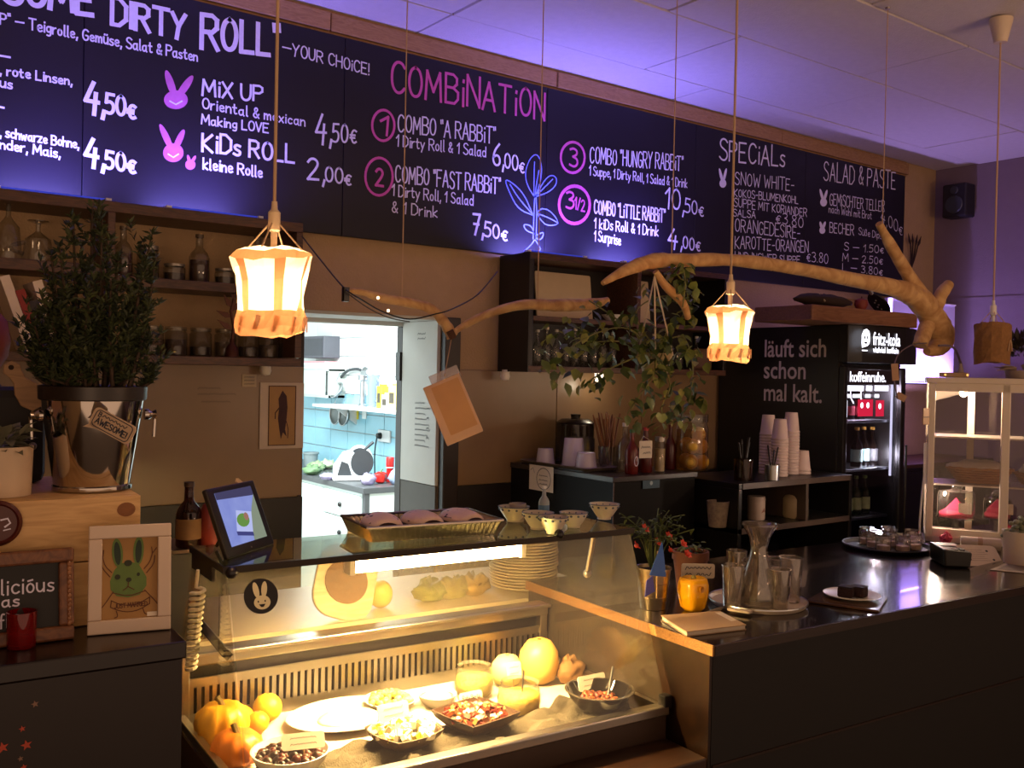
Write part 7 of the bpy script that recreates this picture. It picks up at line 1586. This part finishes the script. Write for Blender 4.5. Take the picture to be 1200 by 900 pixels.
# speech bubble sign on the bucket
q = onV(132, 499, .43); q = q - DV*(rt*1.0); k = mpp(q)
q = onV(132, 499, uvz(q)[1]); q = q + (CAM-q).normalized()*.05; sg = thing('speech_sign', 'white speech bubble sign reading AWESOME on the chrome bucket', 'sign', q)
Ms = frame_M((0,0,0), (CR.x,CR.y,0), (0,0,1)) @ Matrix.Rotation(-.48,4,'Z'); k = mpp(q)
MB().prism(rect(0,0,27*k,12*k,.008), -.0012, .0012, Ms).build('board', mat('sign_gloss', '#c4ab90', .25), sg); MB().prism([(-22*k,-6*k),(-12*k,-11*k),(-30*k,-17*k)], -.0012, .0012, Ms).build('bubble_tail', mat('sign_gloss', '#c4ab90'), sg)
FSg = lambda a, b: Ms @ Vector((a,b,.0018)); nbm = MB(); nbm.ribbon(rect(0,0,23.5*k,10*k,.007), .0016, FSg, closed=True)
write(nbm, 'AWESOME!', (-20*k,-6*k), (20*k,-6*k), 7*k, FSg, .0022); write(nbm, 'B', (-20*k,2.5*k), (-17*k,2.5*k), 5.5*k, FSg, .0018); wiggle(nbm, FSg, -15*k, 16*k, 5*k, 5*k, .0018, random.Random(3)); nbm.build('lettering', m_ink, sg)
MB().tube([(0,.0,0), (0,.012,-.0)], .003, 6).build('fixing', m_steel, sg)
# white pot with grey leaves
p = pp(2, 580, .40); k = mpp(p); hp_ = onV(2, 523, .40).z-PT
wp = thing('leafy_pot', 'white cylinder pot with grey leaves at the left edge', 'plant', p)
MB().lathe([(0,0),(31*k,0),(33*k,hp_*.98),(33*k,hp_),(30*k,hp_),(30*k,hp_*.9),(0,hp_*.9)], 30).build('pot', mat('pot_cream2', '#c4ad90', .5), wp, smooth=True); MB().lathe([(0,hp_*.905),(29.5*k,hp_*.905)], 20).build('soil', mat('soil', '#2a1c12'), wp)
mg_ = leaf_set('leaf', mat('grey_leaf', '#6f6e58', .6, var=.3), .055, .026, .01)
for i in range(46):
    a = rs.uniform(0,2*PI); R_ = rs.uniform(0,24*k); o = bpy.data.objects.new('leaf', mg_); col.objects.link(o); o.parent = wp; o.location = (R_*math.cos(a), R_*math.sin(a), hp_*.9+rs.uniform(0,.03)); o.rotation_euler = (rs.uniform(-.5,.5), rs.uniform(-.9,.2), a); s = rs.uniform(.5,.95); o.scale = (s,s,s)
# dark jacket-like bag, wooden paddle, red pot behind
q = pp(18, 520, .60); t = thing('black_case', 'black padded case standing behind the white pot', 'case', q + DU*-.03, TH); B(-.12,.08,-.05,.05,0,.19).build('body', mat('padded_black', '#14100f', .7), t, bevel=.02); MB().tube(smooth_path([(-.06,0,.188),(-.03,0,.215),(.0,0,.188)]), .006, 6).build('handle', m_black, t)
MB().ball((.055,-.052,.075), (.008,.006,.008), 8, 6).build('button', m_tin, t, smooth=True)
q1 = onV(11, 428, .54); q2 = onV(45, 478, .54); pd = thing('wooden_paddle', 'small pale wooden paddle with a hole leaning on the black case', 'paddle', q2)
L_ = (q1-q2).length; Mp = frame_M((0,0,0), (q1-q2).normalized().cross(-DV)*-1, (q1-q2).normalized())
MB().prism([(-.014,0),(.012,.0),(.024,L_*.2),(.022,L_*.45),(.012,L_*.65),(.013,L_*.8),(.017,L_*.92),(.008,L_*1.06),(-.008,L_*1.06),(-.017,L_*.92),(-.013,L_*.8),(-.012,L_*.65),(-.022,L_*.45),(-.026,L_*.2)], -.005, .005, Mp).build('blade', wood('paddle_pale', '#8a6a4a', '#a4805a', .6), pd, bevel=.002)
MB().prism(ell(0,L_*.95,.005,.005,12), -.0055, .0055, Mp).build('hole', mat('hole_dark', '#2a1a12', .9), pd)
q = onV(0, 440, .66); t = thing('red_lantern', 'dull red rounded lantern at the left picture edge', 'lantern', UV(uvz(q)[0]-.045, .68, PT+.0008)); zz = onV(0, 400, .66).z-PT
MB().lathe([(0,0),(.035,0),(.035,.01),(.012,.02),(.012,zz-.075),(.0,zz-.075)], 18).build('stand', m_black, t, smooth=True)
MB().lathe([(0,zz-.08),(.035,zz-.075),(.062,zz-.03),(.066,zz),(.06,zz+.04),(.035,zz+.07),(0,zz+.075)], 24).build('globe', mat('lantern_red', '#7a2a1c', .5, var=.3), t, smooth=True); MB().lathe([(0,zz+.073),(.014,zz+.073),(.012,zz+.09),(0,zz+.09)], 12).build('cap', m_black, t)
# round red sign on the pine box
q = onV(-4, 613, .305); k = mpp(q); rd = thing('round_plaque', 'dark red round plaque with white mark on the pine box', 'plaque', q, TH)
Mr = Matrix.Rotation(PI/2,4,'X'); MB().lathe([(0,.0),(26*k,0),(27*k,.006),(23*k,.012),(21*k,.008),(0,.008)], 36, Mr).build('disc', mat('plaque_red', '#4a1712', .3, var=.2), rd, smooth=True)
nbm = MB(); FD = lambda a, b: Vector((a,-.0092,b)); nbm.ribbon([(.006,.006),(.016,.008),(.02,.0),(.012,-.006)], .003, FD); nbm.ribbon([(.010,-.012),(.02,-.010)], .002, FD); nbm.build('white_mark', m_chalk, rd)
# picture with rabbit
fbl, fbr = onZ(102, 745, LZ_+.001), onZ(200, 737, LZ_+.001)
W_ = (fbr-fbl).length; fa = math.atan2((fbr-fbl).y, (fbr-fbl).x); Hf = 127*mpp(fbl)
pf = thing('picture_frame', 'white framed print of a green rabbit leaning on the counter', 'picture', fbl, fa)
Mf = Matrix.Rotation(PI/2-.16,4,'X'); FF_ = lambda d: (lambda a, b: Mf @ Vector((a*W_, b*Hf, d)))
m_fw = mat('frame_white', '#c9b4a0', .4, var=.03)
bw_ = .165; bh_ = .125
for x0, x1, y0, y1 in ((0,1,0,bh_),(0,1,1-bh_,1),(0,bw_,bh_,1-bh_),(1-bw_,1,bh_,1-bh_)): MB().box(x0*W_, x1*W_, y0*Hf, y1*Hf, -.012, .004, Mf).build('frame_bar', m_fw, pf, bevel=.002)
MB().box(.05*W_, .95*W_, .05*Hf, .95*Hf, -.012, -.004, Mf).build('backing', mat('print_paper', '#a57d48', .7, var=.12, scale=12), pf)
D_ = -.0035; mgk = mat('rabbit_green', '#5f7a3c', .7, var=.25, scale=30); mgd = mat('rabbit_ear_dark', '#26382c', .7); ml = mat('sepia_line', '#5a2f1a', .7)
def fpoly(pts, m_, nm, d): MB().poly(pts, FF_(d)).build(nm, m_, pf)
fpoly([(.27,.40),(.34,.34),(.48,.32),(.62,.34),(.70,.42),(.70,.50),(.64,.58),(.60,.63),(.50,.65),(.38,.64),(.31,.58),(.26,.48)], mgk, 'rabbit_face', D_)
fpoly(ell(.345,.74,.065,.135,20,.14), mgk, 'rabbit_ear', D_+.0002); fpoly(ell(.60,.75,.065,.135,20,-.06), mgk, 'rabbit_ear', D_+.0002)
fpoly(ell(.345,.735,.04,.11,18,.14), mgd, 'rabbit_inner_ear', D_+.0004); fpoly(ell(.60,.745,.04,.11,18,-.06), mgd, 'rabbit_inner_ear', D_+.0004)
b = MB()
for pts in (ell(.35,.515,.035,.025,12), ell(.60,.53,.02,.018,10), ell(.485,.485,.035,.022,10), ell(.475,.64,.05,.03,10)): b.poly(pts, FF_(D_+.0006))
b.build('rabbit_features', mat('rabbit_dark', '#2c3220', .7), pf)
nbm = MB(); FL = lambda a, b: Mf @ Vector((a, b, D_+.0009)); S = lambda L: [(x*W_, y*Hf) for x, y in L]
for L in ([(.48,.46),(.48,.42),(.42,.39)], [(.48,.42),(.55,.39)], [(.28,.56),(.20,.62),(.17,.70)], [(.26,.52),(.17,.60),(.15,.66)], [(.67,.58),(.74,.64),(.77,.72)], [(.70,.54),(.79,.62),(.80,.70)], [(.17,.70),(.14,.76)], [(.17,.70),(.18,.77)], [(.77,.72),(.76,.78)], [(.77,.72),(.82,.77)],
          [(.30,.38),(.20,.27),(.14,.22)], [(.68,.38),(.80,.28),(.84,.24)], [(.28,.30),(.38,.26),(.50,.245),(.62,.26),(.74,.31)], [(.27,.24),(.38,.20),(.50,.185),(.62,.20),(.74,.25)], [(.28,.30),(.27,.24)], [(.74,.31),(.74,.25)], [(.34,.20),(.36,.15),(.32,.14)], [(.66,.21),(.68,.16),(.72,.15)], [(.30,.37),(.48,.33),(.68,.37)]):
    nbm.ribbon(chaikin(S(L),1), .0016, FL)
write(nbm, 'JUST MARRIED', (.32*W_,.225*Hf), (.71*W_,.235*Hf), .04*Hf, FL, .0014); nbm.build('line_drawing', ml, pf)
fpoly(rect(.77,.155,.06,.02), mat('card_white', '#d9cdbb'), 'price_label', D_+.001)
MB().box(W_*.45, W_*.55, 0, Hf*.6, -.018, -.012, Mf).build('easel_back', m_brown, pf)
# chalkboard frame
bl_, br_ = onZ(-30, 775, LZ_+.001), onZ(98, 765, LZ_+.001)
bl_ = UV(uvz(bl_)[0], .235, LZ_+.001); br_ = UV(uvz(br_)[0], .235, LZ_+.001)
cbw = (br_-bl_).length; cbh = 106*mpp(br_)
cf = thing('chalk_sign', 'small chalkboard in a carved brown frame at the left', 'sign', bl_, TH)
Mf2 = Matrix.Rotation(PI/2-.12,4,'X'); fwb = .024
mfb = wood('carved_frame', '#5a3420', '#7a4c2c', .45, (8,8,8), 3)
for x0, x1, y0, y1 in ((0,cbw,0,fwb),(0,cbw,cbh-fwb,cbh),(0,fwb,fwb,cbh-fwb),(cbw-fwb,cbw,fwb,cbh-fwb)): MB().box(x0,x1,y0,y1,-.008,.008,Mf2).build('frame_bar', mfb, cf, bevel=.004)
for i in range(14): MB().ball((cbw-fwb*.35, fwb+(cbh-2*fwb)*(i+.5)/14, .008), (.004,.005,.003), 8, 5, Mf2).build('carved_bead', wood('carved_bead', '#7a4c2c', '#97653c', .4), cf)
MB().box(fwb*.6,cbw-fwb*.6,fwb*.6,cbh-fwb*.6,-.008,-.001,Mf2).build('slate', mat('slate_black', '#0f0d0d', .6), cf)
FC = lambda a, b: Mf2 @ Vector((a, b, .0002)); nbm = MB()
def cl(px, py): 
    Mi = (WM[cf] @ Mf2).inverted(); o_ = Mi @ CAM; d_ = (Mi.to_3x3() @ ray(px, py)); tt = -o_.z/d_.z; q = o_+d_*tt; return (q.x, q.y)
for tx, x0, y0, x1, y1, hpx in (('delicióus', -26, 700, 63, 692, 19), ('as', 2, 712, 22, 710, 14), ('f', -1, 737, 5, 736, 18)):
    a_, b_ = cl(x0, y0), cl(x1, y1); write(nbm, tx, a_, b_, hpx*mpp(br_)*.9, FC, .0028)
nbm.build('lettering', m_chalk, cf)
# votive glass
p = onZ(25, 758, LZ_+.001); k = mpp(p); vg_ = thing('votive_glass', 'red glass votive holder before the small chalkboard', 'candle', p)
MB().lathe([(0,0),(15*k,0),(16*k,4*k),(16.5*k,42*k),(15*k,42*k),(14*k,5*k),(0,4*k)], 22).build('glass_body', glass('red_glass', '#d02a2c', 1.6, .03, .35, '#9a1418'), vg_, smooth=True); MB().lathe([(0,4.5*k),(13.5*k,4.5*k),(13.5*k,16*k),(0,16.5*k)], 18).build('wax', mat('wax_red', '#a83a34', .5), vg_)
